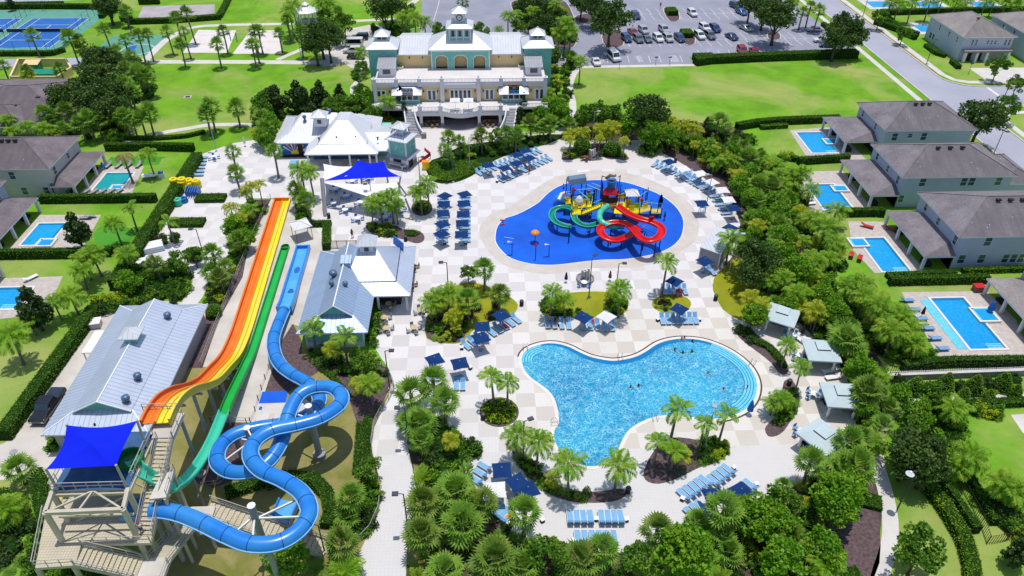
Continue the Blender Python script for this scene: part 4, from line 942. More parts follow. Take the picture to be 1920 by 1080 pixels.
def turbine(t,x,y,z,s=1.0):
 b=MB();b.lathe((x,y,z-.7),[(.26*s,0),(.26*s,.75),(.42*s,.8),(.50*s,1.05),(.44*s,1.3),(.2*s,1.42),(.02,1.45)],12);b.build('roof_vent',M['vent'],t,True)
def mechanical():
 t=thing('pump_building','long grey metal roofed building beside the service drive','building',(-44,-49,0),world=True)
 b=MB();walls(b,-49.3,-60.2,-38.6,-37.8,0,3.25);b.build('wall',M['post_grey'],t)
 R=dutch(t,-50.1,-61.0,-37.9,-37.1,3.4,4.5,6.2,-47.0,-40.5,-58.2,-39.8,'roof_pale')
 for px,py in((314,592),(258,706),(236,748)):p=P(px,py,5.4);turbine(R,p.x,p.y,5.2)
 cupola(R,-43.75,-47.4,5.2,1.5,1.8,2.5,.9,'green_wall','roof_white',False)
 s=MB();s.lathe((-44.2,-60.0,3.75),[(.12,0),(.12,.3),(.05,.34)],8);s.build('vent_pipe',M['dark'],R)
 a=MB();a.box(-52.0,-46.0,2.5,-49.9,-41.5,2.62);
 for y in(-45.8,-41.7):a.box(-51.9,y-.06,0,-51.78,y+.06,2.5)
 a.build('side_canopy',M['white'],t)
 d=MB();d.box(-48.2,-60.25,0,-46.9,-60.2,2.2);d.build('door',M['dark'],t)
mechanical()
def restroom():
 t=thing('restroom_building','grey blue metal roofed building with a cupola beside the blue flume','building',(-17,-33,0),world=True)
 b=MB();walls(b,-23.4,-43.0,-15.7,-25.2,0,3.25);b.build('wall',M['green_wall'],t)
 w=MB();w.box(-23.44,-43.06,0,-15.66,-42.9,.9);w.box(-23.5,-43.1,0,-23.3,-42.9,3.25);w.box(-15.8,-43.1,0,-15.6,-42.9,3.25);w.build('wall_trim',M['white_wall'],t)
 R=dutch(t,-24.3,-44.0,-14.8,-24.3,3.4,4.5,6.3,-21.5,-17.1,-41.4,-27.0,'roof_blue')
 for px,py,s in((624,510,1.5),(621,529,.95),(647,530,.95)):p=P(px,py,6.2);turbine(R,p.x,p.y,5.7,s*.8)
 p=P(649,491,6.2);c=MB();c.box(p.x-.7,p.y-.7,5.2,p.x+.7,p.y+.7,6.5);c.add([(p.x-.8,p.y-.8,6.5),(p.x+.8,p.y-.8,6.5),(p.x+.8,p.y+.8,6.9),(p.x-.8,p.y+.8,6.9)],[(0,1,2,3)]);c.build('roof_hatch',M['roof_blue'],R)
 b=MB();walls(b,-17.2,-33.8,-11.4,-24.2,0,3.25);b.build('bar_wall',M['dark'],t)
 for x,y in((-10.3,-35.4),(-14.4,-35.4),(-10.3,-29.5),(-10.3,-24.0)):q=MB();q.box(x-.15,y-.15,0,x+.15,y+.15,3.2);q.build('column',M['white_wall'],t)
 r=MB();r.add([(-19,-36.1,3.42),(-9.6,-36.1,3.42),(-9.6,-23.3,3.42),(-19,-23.3,3.42),(-19,-34.1,4.35),(-11.7,-34.1,4.35),(-11.7,-25.3,4.35),(-19,-25.3,4.35)],[(0,1,5,4),(1,2,6,5),(2,3,7,6)],0)
 r.add([(-19.0,-34.0,4.55),(-11.8,-34.0,4.55),(-11.8,-25.4,4.55),(-19.0,-25.4,4.55),(-17.4,-28.9,6.9),(-15.0,-28.9,6.9)],[(0,1,5,4),(1,2,5),(2,3,4,5),(3,0,4)],0)
 r.add([(-19,-34.0,4.3),(-11.8,-34.0,4.3),(-11.8,-25.4,4.3),(-19,-34.0,4.55),(-11.8,-34.0,4.55),(-11.8,-25.4,4.55)],[(0,1,4,3),(1,2,5,4)],1)
 r.add([(-18,-36.1,3.2),(-9.6,-36.1,3.2),(-9.6,-23.3,3.2),(-18,-23.3,3.2),(-18,-36.1,3.42),(-9.6,-36.1,3.42),(-9.6,-23.3,3.42),(-18,-23.3,3.42)],[(0,1,5,4),(1,2,6,5),(2,3,7,6),(3,2,1,0)],1)
 for a,d in(((-9.6,-36.1,3.45),(-11.7,-34.1,4.4)),((-11.8,-34.0,4.58),(-15.0,-28.9,6.95)),((-9.6,-23.3,3.45),(-11.7,-25.3,4.4))):r.beam(a,d,.16,.06,1)
 W=r.build('bar_roof',[M['roof_pale'],M['trim']],t)
 cupola(W,-16.2,-28.6,6.2,1.9,1.7,2.9,1.35,'white','roof_white')
 s=MB();p=P(740,463,4.6);s.beam((p.x-.2,p.y+1.0,5.3),(p.x+1.4,p.y-.6,4.9),.12,1.6);s.build('blue_sign',M['blue_plastic'],W)
restroom()
def snackbar():
 t=thing('snack_bar','white metal roofed snack bar with a sun mural and cupola','building',(-29,15,0),world=True)
 b=MB();walls(b,-38.9,14.6,-24.0,25.2,0,3.3);walls(b,-24.0,14.0,-17.6,22.5,0,3.3);b.build('wall',M['green_wall'],t)
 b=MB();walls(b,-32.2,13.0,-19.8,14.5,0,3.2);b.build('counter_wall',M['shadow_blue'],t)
 r=MB();k=4.2
 hip(r,-39.7,13.4,-23.0,26.2,3.4,1.0,0,.2,1,2.7);r.add([(-37.0,16.1,4.4),(-25.7,16.1,4.4),(-25.7,23.5,4.4),(-37.0,23.5,4.4),(-34.6,19.6,6.9),(-28.0,19.6,6.9)],[(0,1,5,4),(1,2,5),(2,3,4,5),(3,0,4)],0)
 r.add([(-32.8,8.4,3.38),(-18.9,8.4,3.38),(-18.9,16.5,3.38),(-32.8,16.5,3.38),(-30.6,10.7,4.3),(-21.0,10.7,4.3),(-21.0,16.5,4.3),(-30.6,16.5,4.3)],[(0,1,5,4),(1,2,6,5),(3,0,4,7)],0)
 r.add([(-30.5,10.8,4.32),(-21.1,10.8,4.32),(-21.1,20,4.32),(-30.5,20,4.32),(-27.2,15.6,7.0),(-25.0,15.6,7.0),(-25.0,19.6,7.0),(-27.2,19.6,7.0)],[(0,1,5,4),(1,2,6,5),(3,0,4,7),(4,5,6,7)],0)
 r.box(-32.8,8.42,3.16,-18.9,16.4,3.36,1)
 r.add([(-21,9.8,3.3),(-16.9,9.8,3.3),(-16.9,21.5,3.3),(-21,21.5,3.3),(-22,14.6,4.9),(-16.9,14.6,4.9)],[(0,1,5,4),(2,3,4,5)],0);r.box(-20.6,9.82,3.08,-16.9,21.4,3.28,1)
 r.add([(-24.5,15,4.5),(-19.5,15,3.6),(-19.5,24.5,3.6),(-24.5,24.5,4.5)],[(0,1,2,3)],0)
 for a,d in(((-32.8,8.4,3.42),(-30.6,10.7,4.34)),((-30.5,10.8,4.36),(-27.2,15.6,7.04)),((-18.9,8.4,3.42),(-21.0,10.7,4.34)),((-21.1,10.8,4.36),(-25.0,15.6,7.04)),((-39.7,13.4,3.44),(-37.0,16.1,4.44)),((-37,16.1,4.44),(-34.6,19.6,6.94))):r.beam(a,d,.15,.05,1)
 R=r.build('roof',[M['roof_white'],M['trim']],t)
 cupola(R,-30.7,17.0,5.6,2.2,2.0,3.1,1.2,'white','roof_white')
 p=P(571,222,6.4);turbine(R,p.x,p.y,6.4,.8);p=P(617,208,7.2);turbine(R,p.x,p.y,7.0,.9)
 c=MB();p=P(666,220,5.2);c.lathe((p.x,p.y,3.5),[(.45,0),(.45,1.9),(.6,2.0),(.6,2.25),(.05,2.4)],10);c.build('chimney',M['white_wall'],R)
 for px,py in((598,260),(631,258),(667,257),(708,259)):p=P(px,py,5.0);v=MB();v.lathe((p.x,p.y,4.6),[(.12,0),(.12,.45),(.2,.46),(.2,.6),(.02,.65)],8);v.build('vent_pipe',M['dark'],R)
 for x in(-32.3,-28.2,-24.4,-20.6,-19.3):q=MB();q.box(x-.16,8.7,0,x+.16,9.02,3.15);q.build('column',M['white_wall'],t)
 mu=MB();mx0,mx1,yy=-38.6,-33.2,14.56;mu.box(mx0,yy-.03,.5,mx1,yy,3.1,0)
 for i in range(7):
  a0=pi*(.12+.76*i/7);a1=a0+.13;c0=(-36.1,.55);R1=2.6
  q=[(c0[0]+.75*cos(a0),c0[1]+.75*sin(a0)),(c0[0]+R1*cos(a0),min(3.05,c0[1]+R1*sin(a0))),(c0[0]+R1*cos(a1),min(3.05,c0[1]+R1*sin(a1))),(c0[0]+.75*cos(a1),c0[1]+.75*sin(a1))]
  mu.add([(max(mx0,x),yy-.05,z)for x,z in q],[(0,1,2,3)][::1],1 if i%2 else 2)
 mu.add([(-36.1+.8*cos(a*pi/10),yy-.07,.55+.8*sin(a*pi/10))for a in range(11)],[tuple(range(11))],3)
 mu.box(-35.4,yy-.08,0.05,-34.5,yy-.04,2.9,4)
 for cx_,cz_,rr_ in((-34.0,1.2,.33),(-33.5,1.9,.3)):mu.add([(cx_+rr_*cos(a*pi/8),yy-.06,cz_+rr_*sin(a*pi/8))for a in range(16)],[tuple(range(16))],2)
 mu.build('mural',[M['court_blue'],M['s_orange_lip'],M['canvas_white'],M['yellow'],M['dark']],t)
 s=MB();s.box(-38.9,13.9,0,-33.2,14.55,.35);s.build('mural_step',M['dark'],t)
 pn=MB();pn.box(-29.8,12.9,.9,-27.0,12.97,2.7,0);pn.box(-24.5,12.9,1.0,-22.9,12.97,2.5,1);pn.box(-22.3,12.9,1.0,-21.0,12.97,2.5,1);pn.box(-20.8,12.9,.6,-19.9,12.97,2.8,2);pn.build('counter_panels',[M['cream'],M['red'],M['white_wall']],t)
snackbar()
def kiosk_tower():
 rz=radians(-24.5);cx_,cy_=-14.4,10.6;t=thing('kiosk_tower','square green kiosk tower with a white hipped roof','kiosk',(cx_,cy_,0),rz)
 b=MB();b.box(-1.75,-1.75,2.4,1.75,1.75,5.75);b.build('upper_wall',M['green_wall'],t)
 b=MB();b.box(-1.85,-1.85,0,1.85,1.85,2.4);b.build('lower_wall',M['white_wall'],t)
 b=MB();b.box(-1.9,-1.9,0,1.9,1.9,.95);b.build('stone_base',M['stone'],t)
 for x,y in((-1.75,-1.75),(1.75,-1.75),(1.75,1.75),(-1.75,1.75)):b=MB();b.box(x-.13,y-.13,0,x+.13,y+.13,5.75);b.build('corner_trim',M['white'],t)
 r=MB();hip(r,-2.35,-2.35,2.35,2.35,5.9,.55,0,.16,1,1.3);r.box(-1.2,-1.2,6.3,1.2,1.2,6.46,2);R=r.build('roof',[M['roof_white'],M['trim'],M['roof_blue']],t)
 l=MB()
 for x,y in((-.62,-.62),(.62,-.62),(.62,.62),(-.62,.62)):l.box(x-.09,y-.09,6.4,x+.09,y+.09,8.0)
 l.box(-.5,-.5,6.4,.5,.5,7.0);l.build('lantern',M['trim'],R)
 r=MB();hip(r,-1.55,-1.55,1.55,1.55,8.05,.75,0,.12,1);r.build('lantern_roof',[M['roof_white'],M['trim']],R)
 a=MB();a.add([(-2.1,-1.86,2.75),(2.1,-1.86,2.75),(2.3,-2.7,2.35),(-2.3,-2.7,2.35)],[(0,1,2,3),(3,2,1,0)]);a.add([(1.86,-2.1,2.75),(1.86,2.1,2.75),(2.7,2.3,2.35),(2.7,-2.3,2.35)],[(0,3,2,1),(0,1,2,3)]);a.build('awning',M['roof_pale'],t)
 w=MB();w.box(-1.1,-1.9,1.25,.6,-1.84,2.1);w.box(1.84,-1.2,.1,1.95,.3,2.2);w.build('serving_window',M['dark'],t)
 c=MB();c.box(-1.9,-2.5,.95,1.2,-1.86,1.03);c.lathe((1.2,-2.35,.95),[(.55,0),(.55,.08)],12);c.box(.9,-2.45,0,1.05,-2.3,.95);c.build('counter_top',M['white'],t)
 n=MB()
 for x,y,z in((-.5,-1.78,4.0),(-.2,-1.78,4.4),(.9,-1.78,3.5)):n.box(x-.13,y-.04,z-.13,x+.13,y,z+.05);n.box(x+.09,y-.04,z,x+.13,y,z+.42)
 for yy,z in((.2,4.2),(1.2,4.0)):n.box(1.75,yy-.13,z-.13,1.79,yy+.13,z+.1)
 n.build('wall_ornament',M['white'],t)
kiosk_tower()
def arch_wall(b,x0,x1,y,z0,z1,openings,th,mi=0,seg=8):
 """wall facing -y with arched openings (xc, half width, spring z, rise)"""
 xs=[x0]
 for xc,hw,zs,rs in openings:xs+=[xc-hw,xc+hw]
 xs.append(x1)
 for i in range(0,len(xs),2):b.box(xs[i],y,z0,xs[i+1],y+th,z1,mi)
 for xc,hw,zs,rs in openings:
  pts=[(xc+hw*cos(pi-pi*k/seg),zs+rs*sin(pi-pi*k/seg))for k in range(seg+1)]
  for k in range(seg):
   (xa,za),(xb,zb)=pts[k],pts[k+1]
   b.add([(xa,y,za),(xb,y,zb),(xb,y,z1),(xa,y,z1),(xa,y+th,za),(xb,y+th,zb)],[(0,1,2,3),(0,4,5,1)],mi)
def clubhouse():
 xc=-3.5;t=thing('clubhouse','large cream and sea green clubhouse with white roofs and clock tower','building',(xc,40,0),world=True)
 sym=lambda d:(xc-d,xc+d)
 b=MB();b.box(xc-17.0,32.4,0,xc+17.0,41,3.45);b.build('podium',M['dark'],t)
 b=MB();b.box(xc-10.3,27.2,3.2,xc+10.3,32.5,3.55,0);b.box(xc-10.3,27.1,2.55,xc+10.3,27.6,3.2,1);b.box(xc-18.6,28.6,3.2,xc-10.3,33,3.55,0);b.box(xc+10.3,28.6,3.2,xc+18.6,33,3.55,0)
 bow=[(xc-4.2+8.4*k/12,27.2-1.5*sin(pi*k/12))for k in range(13)];b.prism(bow[::-1],2.6,3.56,1);b.sheet(bow,3.57,0)
 b.build('terrace',[M['plaza'],M['white_wall']],t)
 b=MB();b.box(xc-8.4,30.6,0.02,xc+8.4,31,2.6);b.build('arcade_back',M['brown'],t)
 fl=MB();fl.box(xc-8.5,26.5,0.03,xc+8.5,30.6,.12);fl.prism([(xc-4.4+8.8*k/12,26.5-1.3*sin(pi*k/12))for k in range(13)][::-1],.03,.12);fl.build('arcade_floor',M['bocce'],t)
 for x in(xc-8.4,xc-3.9,xc+3.9,xc+8.4):
  b=MB();b.box(x-.42,27.1,0,x+.42,27.95,.8,1);b.box(x-.3,27.25,.8,x+.3,27.8,2.6,0);b.box(x-.42,27.15,2.3,x+.42,27.9,2.56,0);b.build('arcade_column',[M['white_wall'],M['stone']],t)
 def rail(x0,y0,x1,y1,z,h,cross=False):
  r=MB();L=hypot(x1-x0,y1-y0);n=max(2,int(L/.28))
  r.beam((x0,y0,z+h),(x1,y1,z+h),.14,.1);r.beam((x0,y0,z+.1),(x1,y1,z+.1),.12,.08)
  for k in range(n+1):
   f=k/n;x,y=x0+(x1-x0)*f,y0+(y1-y0)*f
   if not cross:r.box(x-.045,y-.045,z+.1,x+.045,y+.045,z+h)
  if cross:
   m=max(1,int(L/.9))
   for k in range(m):
    a,c=k/m,(k+1)/m;pa=(x0+(x1-x0)*a,y0+(y1-y0)*a);pc=(x0+(x1-x0)*c,y0+(y1-y0)*c)
    r.beam((*pa,z+.1),(*pc,z+h),.07);r.beam((*pa,z+h),(*pc,z+.1),.07);r.box(pa[0]-.06,pa[1]-.06,z,pa[0]+.06,pa[1]+.06,z+h)
  r.build('balustrade',M['trim'],t)
 def pier(x,y,z,h,w=.75):
  r=MB();r.box(x-w/2,y-w/2,z,x+w/2,y+w/2,z+h);r.box(x-w/2-.1,y-w/2-.1,z+h,x+w/2+.1,y+w/2+.1,z+h+.16);r.lathe((x,y,z+h+.16),[(.12,0),(.22,.14),(.14,.32),(.02,.4)],8);r.build('pier',M['white_wall'],t)
 z=3.57
 for x in(xc-8.5,xc-4.2,xc+4.2,xc+8.5):pier(x,27.35,2.6,2.1,.8)
 for a,c in((-8.1,-4.6),(4.6,8.1)):rail(xc+a,27.3,xc+c,27.3,z,.95)
 for k in range(2,11):rail(bow[k][0],bow[k][1],bow[k+1][0],bow[k+1][1],z,.95,True)if k<10 else None
 rail(xc-4.2,27.2,bow[2][0],bow[2][1],z,.95);rail(bow[10][0],bow[10][1],xc+4.2,27.2,z,.95)
 for s in(-1,1):
  rail(xc+s*12.4,28.7,xc+s*18.5,28.7,z,.95)
  c=[(xc+s*(10.6+2.6*0),28.4)];st=MB();n=18
  for k in range(n):
   f=k/n;x=xc+s*(10.7-1.6*f**2.2*0+.0);y=28.6-6.4*f;dx=s*(-1.9*f**2)
   x0,x1=xc+s*9.9+dx*(-1 if False else 1),xc+s*11.7+dx;x0,x1=min(x0,x1),max(x0,x1)
   st.box(x0,y-6.4/n,3.4*(1-f)-.28,x1,y,3.4*(1-f),0);st.box(x0+.02,y-6.4/n+.26,3.4*(1-f)-.02,x1-.02,y-.01,3.4*(1-f)+.006,1)
  st.build('terrace_steps',[M['post_grey'],M['white']],t)
  for off in(9.75,11.85):
   sw=MB();path=[(xc+s*off+s*(-1.9*(k/12)**2)+(s*(.9*(k/12)**3)if off>10 else-s*.5*(k/12)**3),28.7-6.6*k/12,3.75*(1-k/12)+.15)for k in range(13)]
   sw.sweep(path,[(-.14,-.8),(-.14,.55),(.14,.55),(.14,-.8)],closed=True);sw.build('stair_wall',M['white_wall'],t)
  for u in(7.6,10.3):q=MB();q.box(xc+s*u-.5,21.6,0,xc+s*u+.5,22.4,1.1);q.build('stair_pedestal',M['stone'],t)
 b=MB();b.box(xc-18.2,32.8,3.45,xc+18.2,55,7.0,0);b.build('main_wall',M['cream'],t)
 b=MB();b.box(xc-18.5,32.5,6.75,xc+18.5,55,7.25,0);b.box(xc-18.6,32.4,7.25,xc+18.6,32.65,7.75,1);b.box(xc-4.2,32.1,6.6,xc+4.2,32.6,7.5,1);b.build('upper_deck',[M['plaza'],M['white_wall']],t)
 for x in(xc-18.2,xc-13.6,xc-8.7,xc+8.7,xc+13.6,xc+18.2):pier(x,32.55,6.9,1.7,.8)
 for x in(xc-3.9,xc+3.9):
  r=MB();r.box(x-.42,32.0,3.55,x+.42,32.8,8.6);r.box(x-.55,31.9,8.6,x+.55,32.9,8.8);r.lathe((x,32.4,8.8),[(.14,0),(.26,.2),(.14,.42),(.02,.5)],8);r.build('pier',M['white_wall'],t)
 for x in(xc-18.2,xc+18.2):r=MB();r.box(x-.4,32.3,0,x+.4,32.95,6.9);r.build('corner_column',M['white_wall'],t)
 for a,c in((-17.8,-14),(-13.2,-9.1),(-8.3,-4.3),(-3.5,3.5),(4.3,8.3),(9.1,13.2),(14,17.8)):rail(xc+a,32.5,xc+c,32.5,7.7,.85)
 def door(x,w=1.9,n=2):
  d=MB();d.box(x-w/2-.15,32.72,3.57,x+w/2+.15,32.82,6.1);o=d.build('french_door',M['trim'],t);g=MB()
  for k in range(n):xx=x-w/2+w*(k+.5)/n;g.box(xx-w/n*.3,32.68,3.9,xx+w/n*.3,32.73,5.85)
  g.build('pane',M['glass'],o)
 for x in(xc-17,xc+17):door(x)
 for x in(xc-6.2,xc+6.2):door(x)
 door(xc,4.6,5)
 for x in(xc-7.9,xc-4.9,xc-3.1,xc+3.1,xc+4.9,xc+7.9,xc+15.2,xc-15.2):l=MB();l.box(x-.1,32.6,5.5,x+.1,32.8,5.95);l.build('wall_lamp',M['black'],t)
 for s,sign in((-1,'fin'),(1,'brown')):
  cx_=xc+s*11.4;bay=MB();bay.box(cx_-2.6,31.3,3.57,cx_+2.6,32.8,6.0);B=bay.build('serving_bay',M['green_wall'],t)
  tr=MB();tr.box(cx_-2.7,31.2,5.35,cx_+2.7,31.32,5.6);tr.box(cx_-2.6,31.2,4.3,cx_+2.6,31.32,4.45);
  for k in range(14):tr.box(cx_-2.5+5*k/13-.06,30.8,5.6,cx_-2.5+5*k/13+.06,31.3,5.75)
  for k in(-1,0,1):tr.box(cx_+k*1.2-.08,31.2,4.45,cx_+k*1.2+.08,31.3,5.35)
  tr.build('bay_trim',M['trim'],B);g=MB();g.box(cx_-2.3,31.24,4.45,cx_+2.3,31.29,5.35);g.build('bay_glass',M['glass'],B)
  if s==1:
   f=MB()
   for k in range(5):f.beam((cx_-1.7+.8*k,31.26,3.85),(cx_-1.35+.8*k,31.26,4.15),.09,.12)
   f.build('wall_ornament',M['trim'],B)
  r=MB();r.add([(cx_-3.2,30.3,5.9),(cx_+3.2,30.3,5.9),(cx_+3.2,32.75,6.5),(cx_-3.2,32.75,6.5),(cx_-1.5,32.0,7.05),(cx_+1.5,32.0,7.05)],[(0,1,5,4),(1,2,5),(3,0,4),(2,3,4,5)],0)
  r.box(cx_-3.2,30.3,5.75,cx_+3.2,32.7,5.9,1);r.beam((cx_-1.55,31.98,7.08),(cx_+1.55,31.98,7.08),.12,.12,2);r.beam((cx_-3.2,32.7,6.52),(cx_-1.5,32.0,7.08),.1,.14,2);r.beam((cx_+3.2,32.7,6.52),(cx_+1.5,32.0,7.08),.1,.14,2)
  r.build('bay_roof',[M['roof_white'],M['trim'],M['navy_deep']],B)
  sg=MB()
  if sign=='fin':
   sg.box(cx_-.85,30.05,6.1,cx_+1.45,30.15,7.6);SGN=sg.build('sign_board',M['roof_white'],t)
   fn=MB();fn.add([(cx_-1.5,30.0,6.9),(cx_-.5,30.0,7.45),(cx_-.95,30.0,7.8),(cx_-1.4,30.0,8.5),(cx_-1.45,30.0,7.7)],[(0,1,2,3,4),(4,3,2,1,0)]);fn.build('shark_fin',M['court_blue'],SGN)
   cu=bpy.data.curves.new('lettering','FONT');cu.body='FINNS';cu.size=.98;cu.align_x='CENTER';cu.extrude=.02;cu.offset=.012
   o=bpy.data.objects.new('lettering',cu);me=bpy.data.meshes.new_from_object(o);bpy.data.objects.remove(o);o=bpy.data.objects.new('lettering',me);COL.objects.link(o);me.materials.clear();me.materials.append(M['navy'])
   o.parent=SGN;ofs=OFF[SGN.name];o.location=(cx_+.3-ofs[0],30.02-ofs[1],6.72-ofs[2]);o.rotation_euler=(pi/2,0,0)
   ln=MB()
   for k in range(9):ln.box(cx_-.75+.24*k,30.01,6.34,cx_-.58+.24*k,30.05,6.48)
   ln.box(cx_-1.0,30.0,5.94,cx_+1.4,30.1,6.1);ln.build('sign_strap',M['navy_deep'],SGN)
  else:
   sg.box(cx_-1.2,30.15,6.0,cx_+1.2,30.25,8.0);SGN=sg.build('sign_board',M['brown'],t)
   u=MB();u.box(cx_-1.1,30.1,6.2,cx_+1.1,30.16,6.85);u.box(cx_-.3,30.1,7.15,cx_+.3,30.16,7.7);u.build('sign_band',M['tube_in'],SGN)
   u=MB();u.box(cx_-1.1,30.1,7.65,cx_-.4,30.16,7.8);u.box(cx_+.4,30.1,7.65,cx_+1.1,30.16,7.8);u.box(cx_-.9,30.1,8.0,cx_+.9,30.2,8.14);u.build('sign_stripe',M['s_orange_lip'],SGN)
   u=MB();u.box(cx_-.85,30.07,6.45,cx_-.2,30.11,6.62);u.box(cx_+.1,30.07,6.45,cx_+.9,30.11,6.62);u.build('sign_strap',M['navy'],SGN)
 b=MB();b.box(xc-15,43.0,7.2,xc+15,55,10.2);b.build('upper_wall',M['cream'],t)
 for s in(-1,1):
  r=MB();x0,x1=sorted((xc+s*6.6,xc+s*13.9));r.add([(x0,42.3,10.3),(x1,42.3,10.3),(x1,50,12.0),(x0,50,12.0)],[(0,1,2,3)],0);r.box(x0,42.3,10.1,x1,42.5,10.28,1);r.add([(x0,50,12),(x1,50,12),(x1,57,10.3),(x0,57,10.3)],[(0,1,2,3)],0);r.build('wing_roof',[M['roof_white'],M['trim']],t)
  for xx in(xc+s*11.4,xc+s*8.5):l=MB();l.box(xx-.1,42.8,9.2,xx+.1,43.0,9.6);l.build('wall_lamp',M['black'],t)
  hx=xc+s*16.0;h=MB();h.box(hx-1.7,37.2,7.25,hx+1.7,41.5,9.2,0);H=h.build('terrace_porch',M['white_wall'],t);g=MB();g.box(hx-.8,37.1,7.9,hx+.8,37.18,8.9);g.build('pane',M['glass'],H)
  r=MB();r.add([(hx-2.0,36.8,9.3),(hx+2.0,36.8,9.3),(hx+2.0,41.5,10.4),(hx-2.0,41.5,10.4)],[(0,1,2,3),(3,2,1,0)],0);r.box(hx-2,36.78,9.12,hx+2,36.9,9.3,0);r.build('porch_roof',[M['roof_white']],H)
  tx=xc+s*17.15;w=MB();w.box(tx-3.0,41.6,0,tx+3.0,47.6,11.8);T=w.build('end_tower',M['green_wall'],t)
  window(T,tx-s*0.3,41.6,9.2,.7,1.2,'y-',bars=0)
  r=MB();hip(r,tx-3.6,41.0,tx+3.6,48.2,12.0,2.2,0,.2,1);r.build('tower_roof',[M['roof_white'],M['trim']],T)
  cl=MB();cl.box(tx-1.1,43.4,12.4,tx+1.1,45.6,14.1);Cu=cl.build('tower_lantern',M['green_wall'],T)
 for s in(-1,1):
  tx=xc+s*17.15;T=[c for c in t.children if c.name.startswith('end_tower')][0 if s==-1 else 1]
  r=MB();hip(r,tx-1.75,42.8,tx+1.75,46.3,14.15,1.3,0,.14,1);r.lathe((tx,44.55,15.4),[(.3,0),(.18,.15),(.02,.2)],8,2);r.build('lantern_roof',[M['roof_white'],M['trim'],M['roof_blue']],T)
  g=MB();g.box(tx-.9,43.32,12.9,tx-.12,43.38,13.9);g.box(tx+.12,43.32,12.9,tx+.9,43.38,13.9);g.build('lantern_window',M['glass'],T)
  g=MB();g.box(tx-1.0,43.34,13.9,tx+1.0,43.41,14.05);g.box(tx-1.0,43.34,12.78,tx+1.0,43.41,12.9);g.box(tx-.1,43.34,12.8,tx+.1,43.41,13.95);g.build('lantern_trim',M['trim'],T)
 ops=[(xc-4.2,1.35,9.5,.85),(xc,1.45,9.5,.9),(xc+4.2,1.35,9.5,.85)]
 b=MB();arch_wall(b,xc-6.4,xc+6.4,41.6,7.25,11.5,ops,.4);b.box(xc-6.4,42.0,7.25,xc-6.1,49,11.5);b.box(xc+6.1,42.0,7.25,xc+6.4,49,11.5);PV=b.build('pavilion_wall',M['green_wall'],t)
 tr=MB()
 for x_,hw,zs,rs in ops:
  pts=[(x_-hw,7.25)]+[(x_+hw*cos(pi-pi*k/10),zs+rs*sin(pi-pi*k/10))for k in range(11)]+[(x_+hw,7.25)]
  for a,c in zip(pts[:-1],pts[1:]):tr.beam((a[0],41.56,a[1]),(c[0],41.56,c[1]),.1,.2)
 tr.box(xc-6.5,41.5,11.2,xc+6.5,41.62,11.5);tr.box(xc-6.5,41.5,7.25,xc-6.25,41.62,11.2);tr.box(xc+6.25,41.5,7.25,xc+6.5,41.62,11.2);tr.build('arch_trim',M['trim'],PV)
 bk=MB();bk.box(xc-6.1,45.5,7.26,xc+6.1,45.6,11.4);bk.box(xc-6.1,42.0,7.27,xc+6.1,45.5,7.3);bk.build('pavilion_back',M['brown'],PV)
 r=MB();hip(r,xc-7.1,41.0,xc+7.1,50.6,11.75,2.9,0,.22,1);r.build('pavilion_roof',[M['roof_white'],M['trim']],PV)
 c1=MB();c1.box(xc-2.3,43.3,12.3,xc+2.3,47.9,15.7);C1=c1.build('clock_tower',M['green_wall'],t)
 tr=MB()
 for k in range(4):x=xc-2.3+4.6*k/3;tr.box(x-.14,43.2,12.6,x+.14,43.3,15.7)
 tr.box(xc-2.35,43.18,13.6,xc+2.35,43.3,13.75);tr.box(xc-2.35,43.18,15.4,xc+2.35,43.3,15.7);tr.build('tower_trim',M['trim'],C1)
 for k in(-1,0,1):window(C1,xc+k*1.53,43.3,13.9,.72,1.35,'y-',bars=0,name='tower_window')
 r=MB();hip(r,xc-3.0,42.6,xc+3.0,48.6,15.85,.9,0,.2,1,1.7);r.box(xc-1.35,44.25,16.6,xc+1.35,46.95,16.78,2);r.build('tower_skirt_roof',[M['roof_white'],M['trim'],M['roof_blue']],C1)
 c2=MB();c2.box(xc-1.2,44.4,16.6,xc+1.2,46.8,18.6);c2.build('clock_stage',M['white'],C1)
 ck=MB();ck.cyl((xc,44.4,17.65),(xc,44.3,17.65),.68,None,24,0);ck.cyl((xc,44.31,17.65),(xc,44.28,17.65),.52,None,24,1);ck.beam((xc,44.26,17.65),(xc-.3,44.26,17.9),.06,.03,0);ck.beam((xc,44.26,17.65),(xc+.2,44.26,17.5),.06,.03,0)
 for k in range(12):ck.beam((xc+.42*cos(k*pi/6),44.27,17.65+.42*sin(k*pi/6)),(xc+.5*cos(k*pi/6),44.27,17.65+.5*sin(k*pi/6)),.05,.02,0)
 ck.build('clock_face',[M['navy'],M['white']],C1)
 r=MB();hip(r,xc-1.75,43.85,xc+1.75,47.35,18.7,1.3,0,.14,1);r.lathe((xc,45.6,19.9),[(.35,0),(.2,.18),(.02,.25)],8,2);r.build('clock_roof',[M['roof_white'],M['trim'],M['roof_blue']],C1)
 return t
clubhouse()
def planter(x,y,z,lab):t=thing('planter',lab,'planter',(x,y,z));b=MB();b.box(-.7,-.35,0,.7,.35,.55);b.build('box',M['white'],t);b=MB();b.lathe((0,0,.5),[(.3,0),(.55,.2),(.3,.5),(.02,.6)],8);b.build('plants',M['lf_dark'],t)
for x,lab in((-17.0,'white planter box on the left of the upper terrace'),(10.0,'white planter box on the right of the upper terrace')):planter(x,42.0,7.26,lab)
